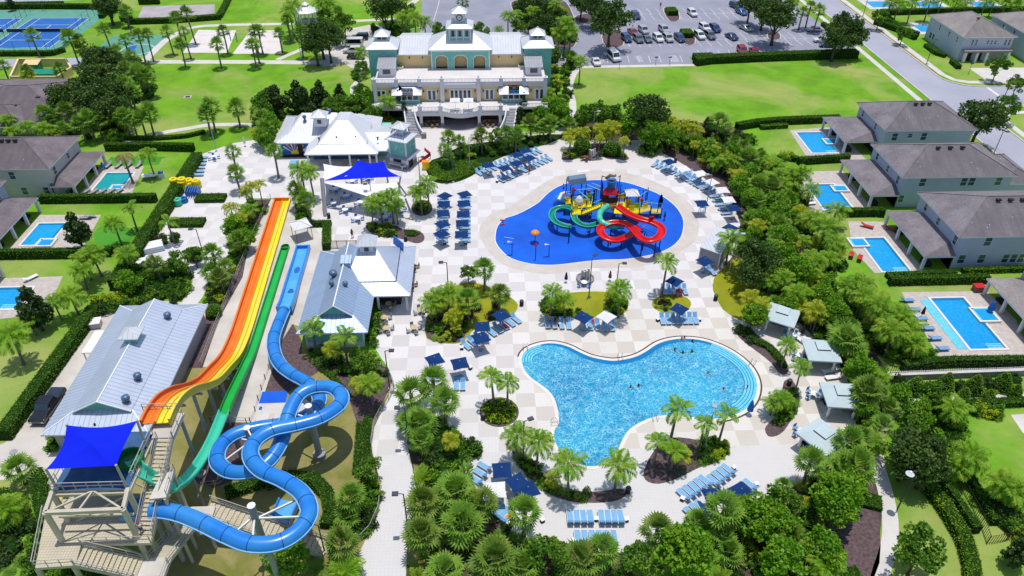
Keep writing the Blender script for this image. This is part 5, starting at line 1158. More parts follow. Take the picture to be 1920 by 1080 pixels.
def gazebo():
 p=P(577,42);t=thing('gazebo','white octagonal gazebo with a pale roof in the park','gazebo',(p.x,p.y,0))
 R=3.0;v8=[(R*cos(pi/8+k*pi/4),R*sin(pi/8+k*pi/4))for k in range(8)]
 b=MB();b.prism(v8,0,.5);b.build('floor',M['post_grey'],t)
 for x,y in v8:c=MB();c.box(x*.95-.12,y*.95-.12,.5,x*.95+.12,y*.95+.12,3.4);c.build('post',M['white'],t)
 for i in range(8):
  if i==6:continue
  a,c=v8[i],v8[(i+1)%8];r=MB();r.beam((a[0]*.95,a[1]*.95,1.45),(c[0]*.95,c[1]*.95,1.45),.1);
  for k in range(1,9):x,y=a[0]+(c[0]-a[0])*k/9,a[1]+(c[1]-a[1])*k/9;r.box(x*.95-.03,y*.95-.03,.5,x*.95+.03,y*.95+.03,1.45)
  r.build('railing',M['white'],t)
 r=MB();o=[(x*1.22,y*1.22,3.4)for x,y in v8];i_=[(x*.32,y*.32,4.7)for x,y in v8]
 r.add(o+i_,[(k,(k+1)%8,(k+1)%8+8,k+8)for k in range(8)]);r.lathe((0,0,4.6),[(.85,0),(.85,.5),(1.15,.52),(.1,1.15),(.1,1.5),(.02,1.7)],8);r.build('roof',M['roof_white'],t)
gazebo()
def enclosure():
 p=P(70,150);t=thing('dumpster_enclosure','tan walled dumpster enclosure beside the brown roofed building','enclosure',(p.x,p.y,0),world=True)
 c=PP([(25,158),(40,124),(128,124),(138,140),(112,158)]);b=MB()
 for a,d in zip(c,c[1:]+c[:1]):b.beam((*a,.95),(*d,.95),.3,1.9);b.beam((*a,1.93),(*d,1.93),.42,.12)
 b.build('wall',M['cream'],t)
 for px,py,w,d,h,lab in((66,134,3.6,2.2,2.6,'tall green dumpster with a sloping pale lid in the walled yard'),(84,146,6.0,2.4,1.7,'long low green dumpster in front in the walled yard')):
  q=P(px,py);k=thing('dumpster',lab,'dumpster',(q.x,q.y,0));m=MB();m.add([(-w/2*.92,-d/2*.9,.15),(w/2*.92,-d/2*.9,.15),(w/2*.92,d/2*.9,.15),(-w/2*.92,d/2*.9,.15),(-w/2,-d/2,h*.8),(w/2,-d/2,h*.8),(w/2,d/2,h),(-w/2,d/2,h)],[(3,2,1,0),(0,1,5,4),(1,2,6,5),(2,3,7,6),(3,0,4,7)])
  for x in(-w/3,0,w/3):m.box(x-.06,-d/2-.05,.3,x+.06,-d/2+.02,h*.75)
  m.build('body',M['s_teal_dk'],k);l=MB();l.add([(-w/2-.05,-d/2-.05,h*.8+.02),(w/2+.05,-d/2-.05,h*.8+.02),(w/2+.05,d/2+.05,h+.03),(-w/2-.05,d/2+.05,h+.03)],[(0,1,2,3)]);l.build('lid',M['s_teal_dk']if w>5 else M['cream'],k)
enclosure()
def fence(label,pts,h,gap,pm,rm,rails=(1.0,),pr=.05,rr=.03,zb=0.0,name='railing',mesh=None,px=True):
 c=PP(pts)if px and len(pts[0])==2 else pts;c=[(*p,zb)if len(p)==2 else tuple(p)for p in c]
 t=thing(name,label,'railing' if name=='railing' else 'fence',c[0],world=True)
 acc=0;ps=[c[0]]
 for a,d in zip(c[:-1],c[1:]):
  L=sqrt(sum((d[i]-a[i])**2 for i in range(3)));s=gap-acc
  while s<L:ps.append(tuple(a[i]+(d[i]-a[i])*s/L for i in range(3)));s+=gap
  acc=L-(s-gap)
 ps.append(c[-1]);ps=ps[:100];pb=MB();pb.cyl((0,0,0),(0,0,h),pr,None,6);o=pb.build('post',M[pm],t,off=(0,0,0))
 for i,p in enumerate(ps):
  k=o if i==0 else o.copy()
  if i:COL.objects.link(k);k.parent=t
  k.location=(p[0]-c[0][0],p[1]-c[0][1],p[2]-c[0][2])
 r=MB()
 for f in rails:r.tube([(x,y,z+h*f)for x,y,z in c],rr,6)
 r.build('rail',M[rm],t)
 if mesh:
  b=MB()
  for a,d in zip(c[:-1],c[1:]):
   L=hypot(d[0]-a[0],d[1]-a[1]);n=max(1,int(L/mesh))
   for i in range(n+1):f=i/n;x,y,z=(a[j]+(d[j]-a[j])*f for j in range(3));b.box(x-.02,y-.02,z,x+.02,y+.02,z+h)
  b.build('bars',M[pm],t)
 return t
def prof_path(x0,y0,k,prof,n=6):
 return smooth_open([(x0+k*(y0-y),y,z)for y,z in prof],n)
def racing():
 path=prof_path(-34.97,-4.51,.0486,[(-68.6,12.9),(-66.8,12.75),(-64.2,11.9),(-61.1,10.0),(-57.4,7.0),(-54.2,4.85),(-50,2.9),(-46.8,1.45),(-43.8,.62),(-39.5,.12),(-34,.07),(-26,.07),(-18,.07),(-10,.07),(-3.2,.07)],5)
 t=thing('racing_slide','wide orange and yellow two lane slide running down to the plaza','water slide',(-33,-35,0),world=True)
 def part(nm,prof,m):MB().sweep(path,prof,closed=True).build(nm,M[m],t)
 part('orange_lane',[(-1.25,0),(-.1,0),(-.1,.09),(-1.25,.09)],'s_orange');part('yellow_lane',[(.1,0),(1.3,0),(1.3,.09),(.1,.09)],'s_yellow')
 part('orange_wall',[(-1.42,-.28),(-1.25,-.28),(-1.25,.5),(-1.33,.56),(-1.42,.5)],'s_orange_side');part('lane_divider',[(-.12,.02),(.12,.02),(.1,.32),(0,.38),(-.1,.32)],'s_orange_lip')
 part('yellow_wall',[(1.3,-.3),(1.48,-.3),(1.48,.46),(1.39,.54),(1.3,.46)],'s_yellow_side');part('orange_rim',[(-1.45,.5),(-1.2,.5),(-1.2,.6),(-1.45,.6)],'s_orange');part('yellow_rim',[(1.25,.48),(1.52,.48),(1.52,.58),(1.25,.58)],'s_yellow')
 part('orange_ridge',[(-.72,.08),(-.62,.08),(-.62,.16),(-.72,.16)],'s_orange_lip');part('yellow_ridge',[(.62,.08),(.74,.08),(.74,.15),(.62,.15)],'s_yellow_side')
 e=path[-1];b=MB();b.box(e[0]-1.5,e[1],0,e[0]+1.5,e[1]+.2,.75);b.build('end_wall',M['s_orange_lip'],t)
 for y,z in((-48.5,1.7),(-52,3.3),(-56,5.6),(-60,8.7),(-64.5,11.5)):
  x=-34.97+.0486*(-4.51-y);c=MB();c.cyl((x+.4,y,0),(x+.4,y,z-.15),.2,None,10);c.lathe((x+.4,y,0),[(.55,0),(.55,.35),(.25,.4)],10);c.beam((x-1.2,y,z-.25),(x+1.5,y,z-.25),.2,.25);c.build('support_column',M['post_grey'],t)
racing()
def green():
 t=thing('speed_slide','narrow green slide turning pale teal on its upper drop','water slide',(-31,-45,0),world=True)
 p1=prof_path(-31.44,-18.69,.0284,[(-57.5,2.55),(-54.5,2.25),(-49.5,1.25),(-46.8,.75),(-43.5,.15),(-38,.08),(-30,.08),(-18.4,.08)],5)
 p2=smooth_open([tuple(P(247,862,12.45)),tuple(P(262,884,11.7)),tuple(P(285,902,10.4)),tuple(P(306,914,9.2)),(-29.95,-73.2,8.2),(-29.97,-70.5,6.1),(-30.07,-67,4.4),(-30.2,-62.5,3.1),(-30.33,-57.4,2.56)],6)
 u=[(-.66,.62),(-.58,.66),(-.5,.3),(-.3,.08),(0,0),(.3,.08),(.5,.3),(.58,.66),(.66,.62),(.6,.2),(.35,-.08),(0,-.14),(-.35,-.08),(-.6,.2)]
 MB().sweep(p1,[(-.5,0),(.5,0),(.5,.08),(-.5,.08)],closed=True).build('lower_lane',M['s_green'],t)
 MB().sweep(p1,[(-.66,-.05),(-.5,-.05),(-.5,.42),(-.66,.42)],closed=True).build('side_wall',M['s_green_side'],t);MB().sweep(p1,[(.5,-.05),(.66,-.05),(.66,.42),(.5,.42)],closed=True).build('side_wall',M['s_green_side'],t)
 MB().sweep(p2,u,closed=True).build('upper_flume',M['s_teal'],t,True)
 e=p1[-1];b=MB();b.lathe((e[0],e[1],.02),[(.68,0),(.68,.5),(.55,.52),(.5,.12)],14);b.build('end_pool',M['s_green_side'],t)
 for y,z in((-51,1.5),(-57,2.5),(-63,3.1),(-69,5.2)):
  x=-31.44+.0284*(-18.69-y);c=MB();c.cyl((x,y,0),(x,y,z-.1),.14,None,8);c.build('support_column',M['post_grey'],t)
green()
TUBE=smooth_open([tuple(P(x,y,z))for x,y,z in[(283,958,8.75),(310,958,8.75),(345,966,8.65),(385,983,8.55),(425,1003,8.45),(470,1020,8.35),(520,1018,8.25),(560,995,8.15),(580,960,8.05),(566,925,7.95),(530,900,7.85),(490,882,7.75),(470,855,7.7),(478,828,7.65),(510,807,7.6),(555,797,7.5),(600,784,7.4),(634,762,7.25),(640,742,7.1),(622,727,7.0),(590,727,6.85),(562,740,6.7),(546,765,6.45),(536,795,6.1),(524,835,5.7),(500,868,5.4),(465,885,5.15),(430,884,4.95),(408,866,4.8),(413,838,4.65),(440,815,4.5),(485,802,4.3),(530,795,4.1),(570,782,3.8),(594,762,3.5),(598,742,3.2),(580,720,2.9),(548,702,2.5),(526,684,2.1),(515,662,1.75),(513,635,1.4),(522,608,1.15),(533,582,.95)]],5)
def bluetube():
 t=thing('tube_slide','glossy blue enclosed tube slide looping over the slide yard','water slide',tuple(TUBE[len(TUBE)//2][:2])+(0,),world=True)
 MB().tube(TUBE,.80,20).build('tube',M['tube_blue'],t,True)
 j=MB();acc=0;f1=MB();f2=MB()
 for i in range(1,len(TUBE)-1):
  a,b=Vector(TUBE[i-1]),Vector(TUBE[i]);acc+=(b-a).length
  if acc>2.5:acc=0;d=(b-a).normalized();MB().cyl(b-d*.035,b+d*.035,.825,None,20).build('joint_ring',M['tube_joint'],t)
 for s,nm in((-1,'flange'),(1,'flange')):MB().sweep(TUBE,[(s*.78,-.06),(s*.9,-.06),(s*.9,.06),(s*.78,.06)],closed=True).build(nm,M['tube_rim'],t)
 a=Vector(TUBE[-1]);fl=smooth_open([tuple(a),tuple(P(541,562,.6)),tuple(P(551,527,.35)),tuple(P(561,495,.3)),tuple(P(569,466,.3))],5)
 MB().sweep(fl,[(-.85,0),(.85,0),(.85,.1),(-.85,.1)],closed=True).build('flume_floor',M['tube_in'],t)
 for s in(-1,1):MB().sweep(fl,[(s*.85,-.28),(s*1.12,-.28),(s*1.12,.62),(s*.85,.62)][::s],closed=True).build('flume_wall',M['tube_blue'],t)
 e=Vector(fl[-1]);d=(e-Vector(fl[-2])).normalized();b=MB();n_=Vector((d.y,-d.x,0));b.beam(e-n_*1.12,e+n_*1.12,.3,1.3);b.build('end_wall',M['tube_blue'],t)
 w=MB()
 for f in(.35,.62):p=Vector(fl[int(len(fl)*f)]);w.add([tuple(p+Vector((cos(k*pi/6)*.45+d.x*sin(k*pi/6)*.8,sin(k*pi/6)*.9,.115)))for k in range(12)],[tuple(range(12))])
 w.build('flume_puddle',M['court_blue'],t)
 for(tx,ty,tz,arms)in((578,761,8.5,[(555,797,7.3),(636,745,6.9),(546,768,6.3),(595,757,3.3)]),(463,802,7.0,[(478,828,7.4),(440,815,4.4),(500,868,5.1),(408,866,4.7)]),(471,948,9.3,[(425,1003,8.2),(470,1020,8.1),(566,925,7.7),(578,962,7.8)])):
  p=P(tx,ty,tz);c=MB();c.cyl((p.x,p.y,0),(p.x,p.y,tz),.38,.36,14);c.lathe((p.x,p.y,0),[(.75,0),(.75,.7),(.4,.75)],14);k=c.build('support_column',M['post_grey'],t,False)
  m=MB();m.cyl((p.x,p.y,tz),(p.x,p.y,tz+.04),.4,None,14);m.build('column_cap',M['white'],k)
  for ax,ay,az in arms:q=P(ax,ay,az);m=MB();m.beam((p.x,p.y,max(az-.5,tz-2.2)),(q.x,q.y,az-.55),.16,.2);m.build('arm',M['white'],k)
 for i,z in((28,8.4),(46,8.1),(205,2.2),(150,4.9)):
  q=TUBE[min(i,len(TUBE)-1)];c=MB();c.cyl((q[0],q[1],0),(q[0],q[1],q[2]-.75),.3,None,10);c.build('support_column',M['post_grey'],t)
bluetube()
def tower():
 t=thing('slide_tower','beige steel slide tower with stairs and platforms','slide tower',(-36,-75,0),world=True)
 U,L=12.3,8.0
 def plat(nm,poly,z,m='grate',th=.35):
  b=MB();b.prism(poly,z-th,z,0,1);return b.build(nm,[M[m],M['tower_tan']],t)
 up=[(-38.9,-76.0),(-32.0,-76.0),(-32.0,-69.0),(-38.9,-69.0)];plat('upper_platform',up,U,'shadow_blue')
 lp=PP([(65.8,1065),(141,1060),(152,1021),(283,1018),(292,985),(262,925),(100,925),(86,960)],L);plat('lower_platform',lp,L)
 cw=PP([(279,936),(304,886),(328,882),(314,932)],10.6);plat('catwalk',cw,10.6,'concrete',.2)
 def col_(x,y,z0,z1,r=.27,m='tower_tan'):b=MB();b.cyl((x,y,z0),(x,y,z1),r,None,10);b.build('column',M[m],t)
 for x,y,z0 in((-38.4,-78.4,L),(-31.6,-78.3,0),(-38.8,-76.2,0),(-32.0,-76.2,0),(-38.8,-69.2,0),(-32.1,-69.2,0)):col_(x,y,z0,U+.05)
 for x,y in((-39.6,-81.0),(-36.5,-80.8),(-33,-73),(-30.3,-75.5)):col_(x,y,0,L-.3,.25,'tower_grey')
 b=MB();z=U
 for a,d in(((-38.4,-78.4),(-31.6,-78.3)),((-38.4,-78.4),(-38.8,-76)),((-31.6,-78.3),(-32,-76))):b.beam((*a,z),(*d,z),.34,.36)
 for a in((-38.4,-78.4),(-35.6,-78.4),(-31.6,-78.3)):b.beam((-35.2,-76.05,z-.1),(*a,z-.05),.16,.16)
 b.beam((-38.5,-77.2,10.1),(-31.7,-77.2,10.1),.2,.22);b.beam((-38.4,-78.3,z-.3),(-35,-77.2,10.1),.12,.12);b.beam((-31.6,-78.2,z-.3),(-35,-77.2,10.1),.12,.12)
 for a,d in(((-38.8,-76.2),(-38.8,-69.2)),((-32,-76.2),(-32,-69.2)),((-38.8,-69.2),(-32,-69.2)),((-38.8,-76.2),(-32,-76.2))):
  b.beam((*a,U-.4),(*d,U-.4),.22,.3);b.beam((*a,L-.5),(*d,U-.5),.14,.14);b.beam((*a,L-.6),(*d,L-.6),.22,.25);b.beam((*d,.5),(*a,L-.6),.14,.14)
 b.build('truss',M['tower_tan'],t)
 def rail(pts,h=1.05,gap=1.1,m='tower_grey'):
  r=MB()
  for f in(1.0,.55):r.tube([(x,y,z+h*f)for x,y,z in pts],.045,6)
  for a,d in zip(pts[:-1],pts[1:]):
   Ld=(Vector(d)-Vector(a)).length;n=max(1,int(Ld/gap))
   for i in range(n+1):f=i/n;q=[a[j]+(d[j]-a[j])*f for j in range(3)];r.cyl(q,(q[0],q[1],q[2]+h),.04,None,6)
  r.build('railing',M[m],t)
 rail([(-38.9,-76,U),(-32.2,-76,U)]);rail([(-38.9,-76,U),(-38.9,-69,U)]);rail([(-32,-69.4,U),(-32,-75,U)])
 l3=[(p[0],p[1],L)for p in lp];rail([l3[7],l3[0],l3[1]]);rail([l3[2],l3[3],l3[4]]);rail([(*cw[1],10.6),(*cw[2],10.6),(*cw[3],10.6)]);col_(cw[2][0]-.3,cw[2][1],0,10.4,.16);col_(cw[3][0]-.3,cw[3][1],0,10.4,.16)
 q=P(245,864,12.3);b=MB();b.lathe((q.x,q.y,12.31),[(1.25,0),(1.3,.55),(1.15,.55),(1.05,.08),(.02,.06)],16);b.build('start_tub',M['tub'],t)
 def stairs(a,d,w,n,nm='stair_flight'):
  a=Vector(a);d=Vector(d);v=d-a;h=Vector((v.x,v.y,0)).normalized();s=Vector((-h.y,h.x,0));b=MB()
  for i in range(n):
   q=a+v*((i+.5)/n);rl=Vector((v.x,v.y,0)).length/n
   b.cbox((q.x,q.y,q.z),(rl*1.02,w,.09),atan2(h.y,h.x),0)
  for k in(-1,1):b.beam(a+s*w/2*k,d+s*w/2*k,.1,.4,1)
  b.build(nm,[M['grate'],M['tower_grey']],t)
  for k in(-1,1):rail([tuple(a+s*w/2*k),tuple(d+s*w/2*k)],1.0,1.3)
 lB=P(287,1069,5.6);lA=P(372,968,4.3)
 s0=P(148,1043,8.0);stairs(s0,P(262,1068,5.6),2.0,12)
 def landing(p,w,d,z):b=MB();b.box(p.x-w/2,p.y-d/2,z-.25,p.x+w/2,p.y+d/2,z,0);b.build('landing',[M['concrete']],t)
 landing(lB,2.6,2.6,5.6);stairs(P(297,1055,5.5),P(352,985,4.3),1.9,8);landing(lA,2.8,2.4,4.3);stairs(P(388,955,4.2),P(612,1030,.15),2.0,24)
 rail([(lB.x+1.3,lB.y+.6,5.6),(lB.x+1.3,lB.y-1.3,5.6),(lB.x-1.3,lB.y-1.3,5.6)])
 for p,z in((lB,5.4),(lA,4.1)):
  for s in(-1,1):col_(p.x+s,p.y-.8,0,z,.18,'tower_grey')
 stairs((-31.0,-78.0,L),(-30.6,-70.0,U),1.5,22);b=MB();b.box(-32.2,-69.9,U-.3,-29.8,-66.6,U);b.build('landing',M['concrete'],t);rail([(-29.8,-70,U),(-29.8,-67.0,U)]);rail([(-33.9,-66.4,U+.3),(-30.2,-66.4,U+.3)],.9)
 for px,py in((128,927),):
  q=P(px,py,L);b=MB()
  for k in range(4):b.box(q.x-.35,q.y-.45,L+.35*k+.3,q.x+.35,q.y+.45,L+.35*k+.36)
  for sx in(-.35,.35):b.beam((q.x+sx,q.y-.5,L),(q.x+sx,q.y+.2,L+1.8),.07)
  b.build('watch_chair',M['canvas_white'],t)
 b=MB();b.tube([P(113,950,L),P(118,930,L+.8),P(124,921,L+1.0)],.06,6);b.build('yellow_rail',M['yellow'],t)
 q=P(262,962,L);b=MB();b.box(q.x-1.4,q.y-.9,L,q.x+2.2,q.y+.9,L+.12,0);b.box(q.x-1.4,q.y+.8,L,q.x+2.2,q.y+1.0,L+1.0,1);b.box(q.x-1.4,q.y-1.0,L,q.x+2.2,q.y-.8,L+.8,1);b.build('start_basin',[M['tube_in'],M['tube_blue']],t)
tower()
def sail(name,label,cat,cs,m,posts=(),sag=.5,n=10,curve=.14,pm='post_grey',pr=.16,zcen=0.0):
 """tensioned fabric over corner points with scooped edges; posts given as (x, y, ztop, x0, y0)"""
 cs=[Vector(c)for c in cs];cen=sum(cs,Vector())/len(cs);t=thing(name,label,cat,(cen.x,cen.y,0),world=True);b=MB();k=len(cs)
 ring=[]
 for i in range(k):
  a,d=cs[i],cs[(i+1)%k]
  for j in range(n):f=j/n;p=a.lerp(d,f);q=4*f*(1-f)*curve;ring.append(p.lerp(cen,q)+Vector((0,0,-sag*.5*4*f*(1-f))))
 c0=cen+Vector((0,0,zcen));vs=[];R=6
 for r in range(R+1):
  f=r/R
  for p in ring:vs.append(p.lerp(c0,f)+Vector((0,0,-sag*sin(pi*f)*.35)))
 N=len(ring);fs=[]
 for r in range(R):
  for i in range(N):fs.append((r*N+i,r*N+(i+1)%N,(r+1)*N+(i+1)%N,(r+1)*N+i))
 b.add(vs,fs);b.build('canopy',M[m],t,True)
 for x,y,z,x0,y0 in posts:c=MB();c.cyl((x0,y0,0),(x,y,z),pr,None,10);c.build('post',M[pm],t)
 return t
S0=[P(86,880,15.2),P(218,873,15.2),P(257,789,15.9),P(125,797,15.9)]
tt=sail('shade_sail','square royal blue shade sail over the slide tower','shade sail',S0,'sail_blue',(),.6,10,.10,zcen=.15)
for p in S0:
 q=(min(max(p.x,-38.8),-32.1),min(max(p.y,-75.9),-69.1));c=MB();c.cyl((q[0],q[1],12.35),(p.x,p.y,p.z+.1),.14,.11,8);c.build('post',M['tower_grey'],tt)
A,B_,C_,D_=P(607,339,5.2),P(751,331,3.6),P(720,302,4.6),P(672,300,5.2)
sail('shade_sail','royal blue shade sail in front of the snack bar','shade sail',[A,B_,C_,D_],'sail_blue',[(B_.x,B_.y,B_.z,*P2(748,351)),(C_.x,C_.y,C_.z,C_.x+.3,C_.y+.2),(D_.x,D_.y,D_.z,D_.x,D_.y+.3)],.5,10,.16)
A2,B2,C2=P(606,341,5.0),P(745,342,4.2),P(722,379,3.6)
sail('shade_sail','white triangular shade sail in front of the royal blue one','shade sail',[A2,C2,P(760,372,3.8),B2],'sail_white',[(P(760,372,3.8).x,P(760,372,3.8).y,3.8,*P2(776,413)),(B2.x,B2.y,4.2,*P2(762,365))],.4,10,.12)
A3,B3,C3=P(604,336,5.4),P(606,307,3.9),P(668,311,4.6)
sail('shade_sail','white shade sail behind the royal blue one','shade sail',[A3,P(650,330,4.8),C3,B3],'sail_white',[(A3.x,A3.y,5.6,*P2(610,405))],.4,10,.1,'post_grey',.36)
def boxthing(name,label,cat,px,py,sz,m,rz=0,z=0.0,extra=None):
 p=P(px,py,z);t=thing(name,label,cat,(p.x,p.y,z),rz);b=MB();b.cbox((0,0,sz[2]/2),sz);b.build('body',M[m],t)
 if extra:extra(t)
 return t
def flume_piece():
 t=thing('slide_section','short open pale blue flume lying under the tube slide','slide section',(0,0,0),world=True);a,d=P(525,980,.5),P(543,940,.9)
 MB().sweep([a,a.lerp(d,.5),d],[(-1.0,0),(1.0,0),(1.0,.1),(-1.0,.1)],closed=True).build('floor',M['tube_in'],t)
 for s in(-1,1):MB().sweep([a,a.lerp(d,.5),d],[(s*1.0,-.3),(s*1.15,-.3),(s*1.15,.55),(s*1.0,.55)][::s],closed=True).build('side_wall',M['tube_blue'],t)
flume_piece()
sheet('blue_landing_mat',PP([(492,735),(540,733),(535,755),(485,757)]),.06,M['rubber']);sheet('mat_pad',PP([(486,757),(545,755),(560,735),(585,760),(540,800),(478,800)]),.05,M['walk'])
sheet('tile_patch',PP([(506,774),(516,774),(513,788),(502,788)]),.066,M['tan_ring']);sheet('blue_drain_mat',PP([(487,763),(492,763),(491,769),(485,769)]),.066,M['rubber'])
fence('weathered railing along the left edge of the orange slide slab',[(508,373),(478,440),(445,520),(408,610),(378,688)],1.1,2.2,'tower_grey','tower_grey',(1.0,.6,.25),.04,.025)
fence('dark posts with low rails beside the green slide landing',[(527,640),(515,668),(502,700),(493,725),(485,750),(478,775),(470,793)],1.0,1.9,'wood','wood',(.5,),.06,.02)
fence('railing at the lower end of the green slide slab',[(396,792),(420,793),(470,794)],1.0,2.2,'black','tower_grey',(1.0,.5),.05,.03)
fence('curving brown railing between slide yard and walkway',[(734,712),(740,728),(730,750),(714,775),(702,800),(697,835),(700,860),(708,890),(715,925),(710,960),(695,995),(676,1015),(668,1012)],1.1,2.0,'tower_grey','tower_grey',(1.0,.65,.3),.05,.03)
fence('thin railing below the restroom building',[(570,640),(625,660),(665,668),(725,690)],1.0,1.8,'black','black',(1.0,.5),.03,.02)
fence('small railing under the green slide',[(380,915),(410,912),(425,900),(428,880)],1.0,1.4,'tower_grey','tower_grey',(1.0,.5),.04,.03)
fence('railing down the side of the green slide drop',[(412,800),(395,835),(375,868),(358,892)],1.0,1.6,'tower_grey','tower_grey',(1.0,.5),.04,.025)
fence('black iron fence behind the right-hand planting strip',[(53.3,-8),(53.3,-53.6)],1.5,2.4,'black','black',(.98,.12),.045,.03,px=False,name='iron_fence',mesh=.3)
fence('black iron fence on the stone wall',[(54,-51.6),(100,-50.6)],1.2,2.4,'black','black',(.98,.1),.04,.025,.9,px=False,name='iron_fence',mesh=.3)
fence('black iron fence beside the lower right garden',[(1700,770),(1735,810),(1790,895),(1835,975),(1850,1020),(1880,1015),(1925,1000)],1.4,2.4,'black','black',(.98,.1),.04,.025,name='iron_fence',mesh=.3)
fence('black iron fence at the corner of the garden path',[(1698,772),(1695,757),(1730,757)],1.4,2.0,'black','black',(.98,.1),.04,.025,name='iron_fence',mesh=.25)
fence('dark fence through the bottom shrubs',[(1545,955),(1513,1015)],1.4,1.6,'black','black',(.98,.1),.04,.03,name='iron_fence',mesh=.3)
fence('tall mesh fence between the two tennis courts',[(2,82),(58,22),(85,22)],3.0,4.0,'lamp_pole','lamp_pole',(1.0,.5),.05,.02,name='court_fence')
fence('tall mesh fence in front of the tennis courts',[(0,101),(100,99),(105,98)],3.0,4.0,'lamp_pole','lamp_pole',(1.0,.5),.05,.02,name='court_fence')
fence('tall mesh fence on the right of the tennis courts',[(148,55),(185,24)],3.0,4.0,'lamp_pole','lamp_pole',(1.0,.5),.05,.02,name='court_fence')
fence('railing beside the path above the sunbeds',[(832,292),(868,274),(958,263),(1040,251)],1.0,2.2,'post_grey','post_grey',(1.0,.55),.035,.025)
fence('wooden screen fence behind the restroom building',[(-24.6,-18.7),(-18.3,-18.7)],1.6,1.6,'wood','wood',(.95,.1),.06,.04,px=False,name='wood_fence',mesh=.12)
def stonewall():
 t=thing('stone_wall','grey stone retaining wall under the right-hand hedge row','wall',(75,-51,0),world=True);b=MB();b.beam((53.6,-51.8,.45),(100,-50.9,.45),.6,.9);b.build('masonry',M['stone'],t);b=MB();b.beam((53.6,-51.8,.95),(100,-50.9,.95),.75,.1);b.build('cap',M['curb'],t)
stonewall()
def K8(x,y,z):return P(1040+x/8,320+y/8,z)
def K7(x,y,z):return P(1030+x/7.385,380+y/7.385,z)
def flume(nm,pts,t,m,mi,w=.5,h=.5):
 p=smooth_open([tuple(q)for q in pts],5);s=max(1,int(len(p)))
 MB().sweep(p,[(-w,h),(-w+.07,h+.03),(-w*.75,.18),(-w*.4,.03),(w*.4,.03),(w*.75,.18),(w-.07,h+.03),(w,h),(w*.82,.1),(w*.4,-.08),(-w*.4,-.08),(-w*.82,.1)][::-1],closed=True).build(nm,M[m],t,True)
 r=MB()
 for sd in(-1,1):r.sweep(p,[(sd*w-.05,h),(sd*w+.05,h),(sd*w+.05,h+.06),(sd*w-.05,h+.06)],closed=True)
 r.build(nm+'_rim',M[mi],t);return p
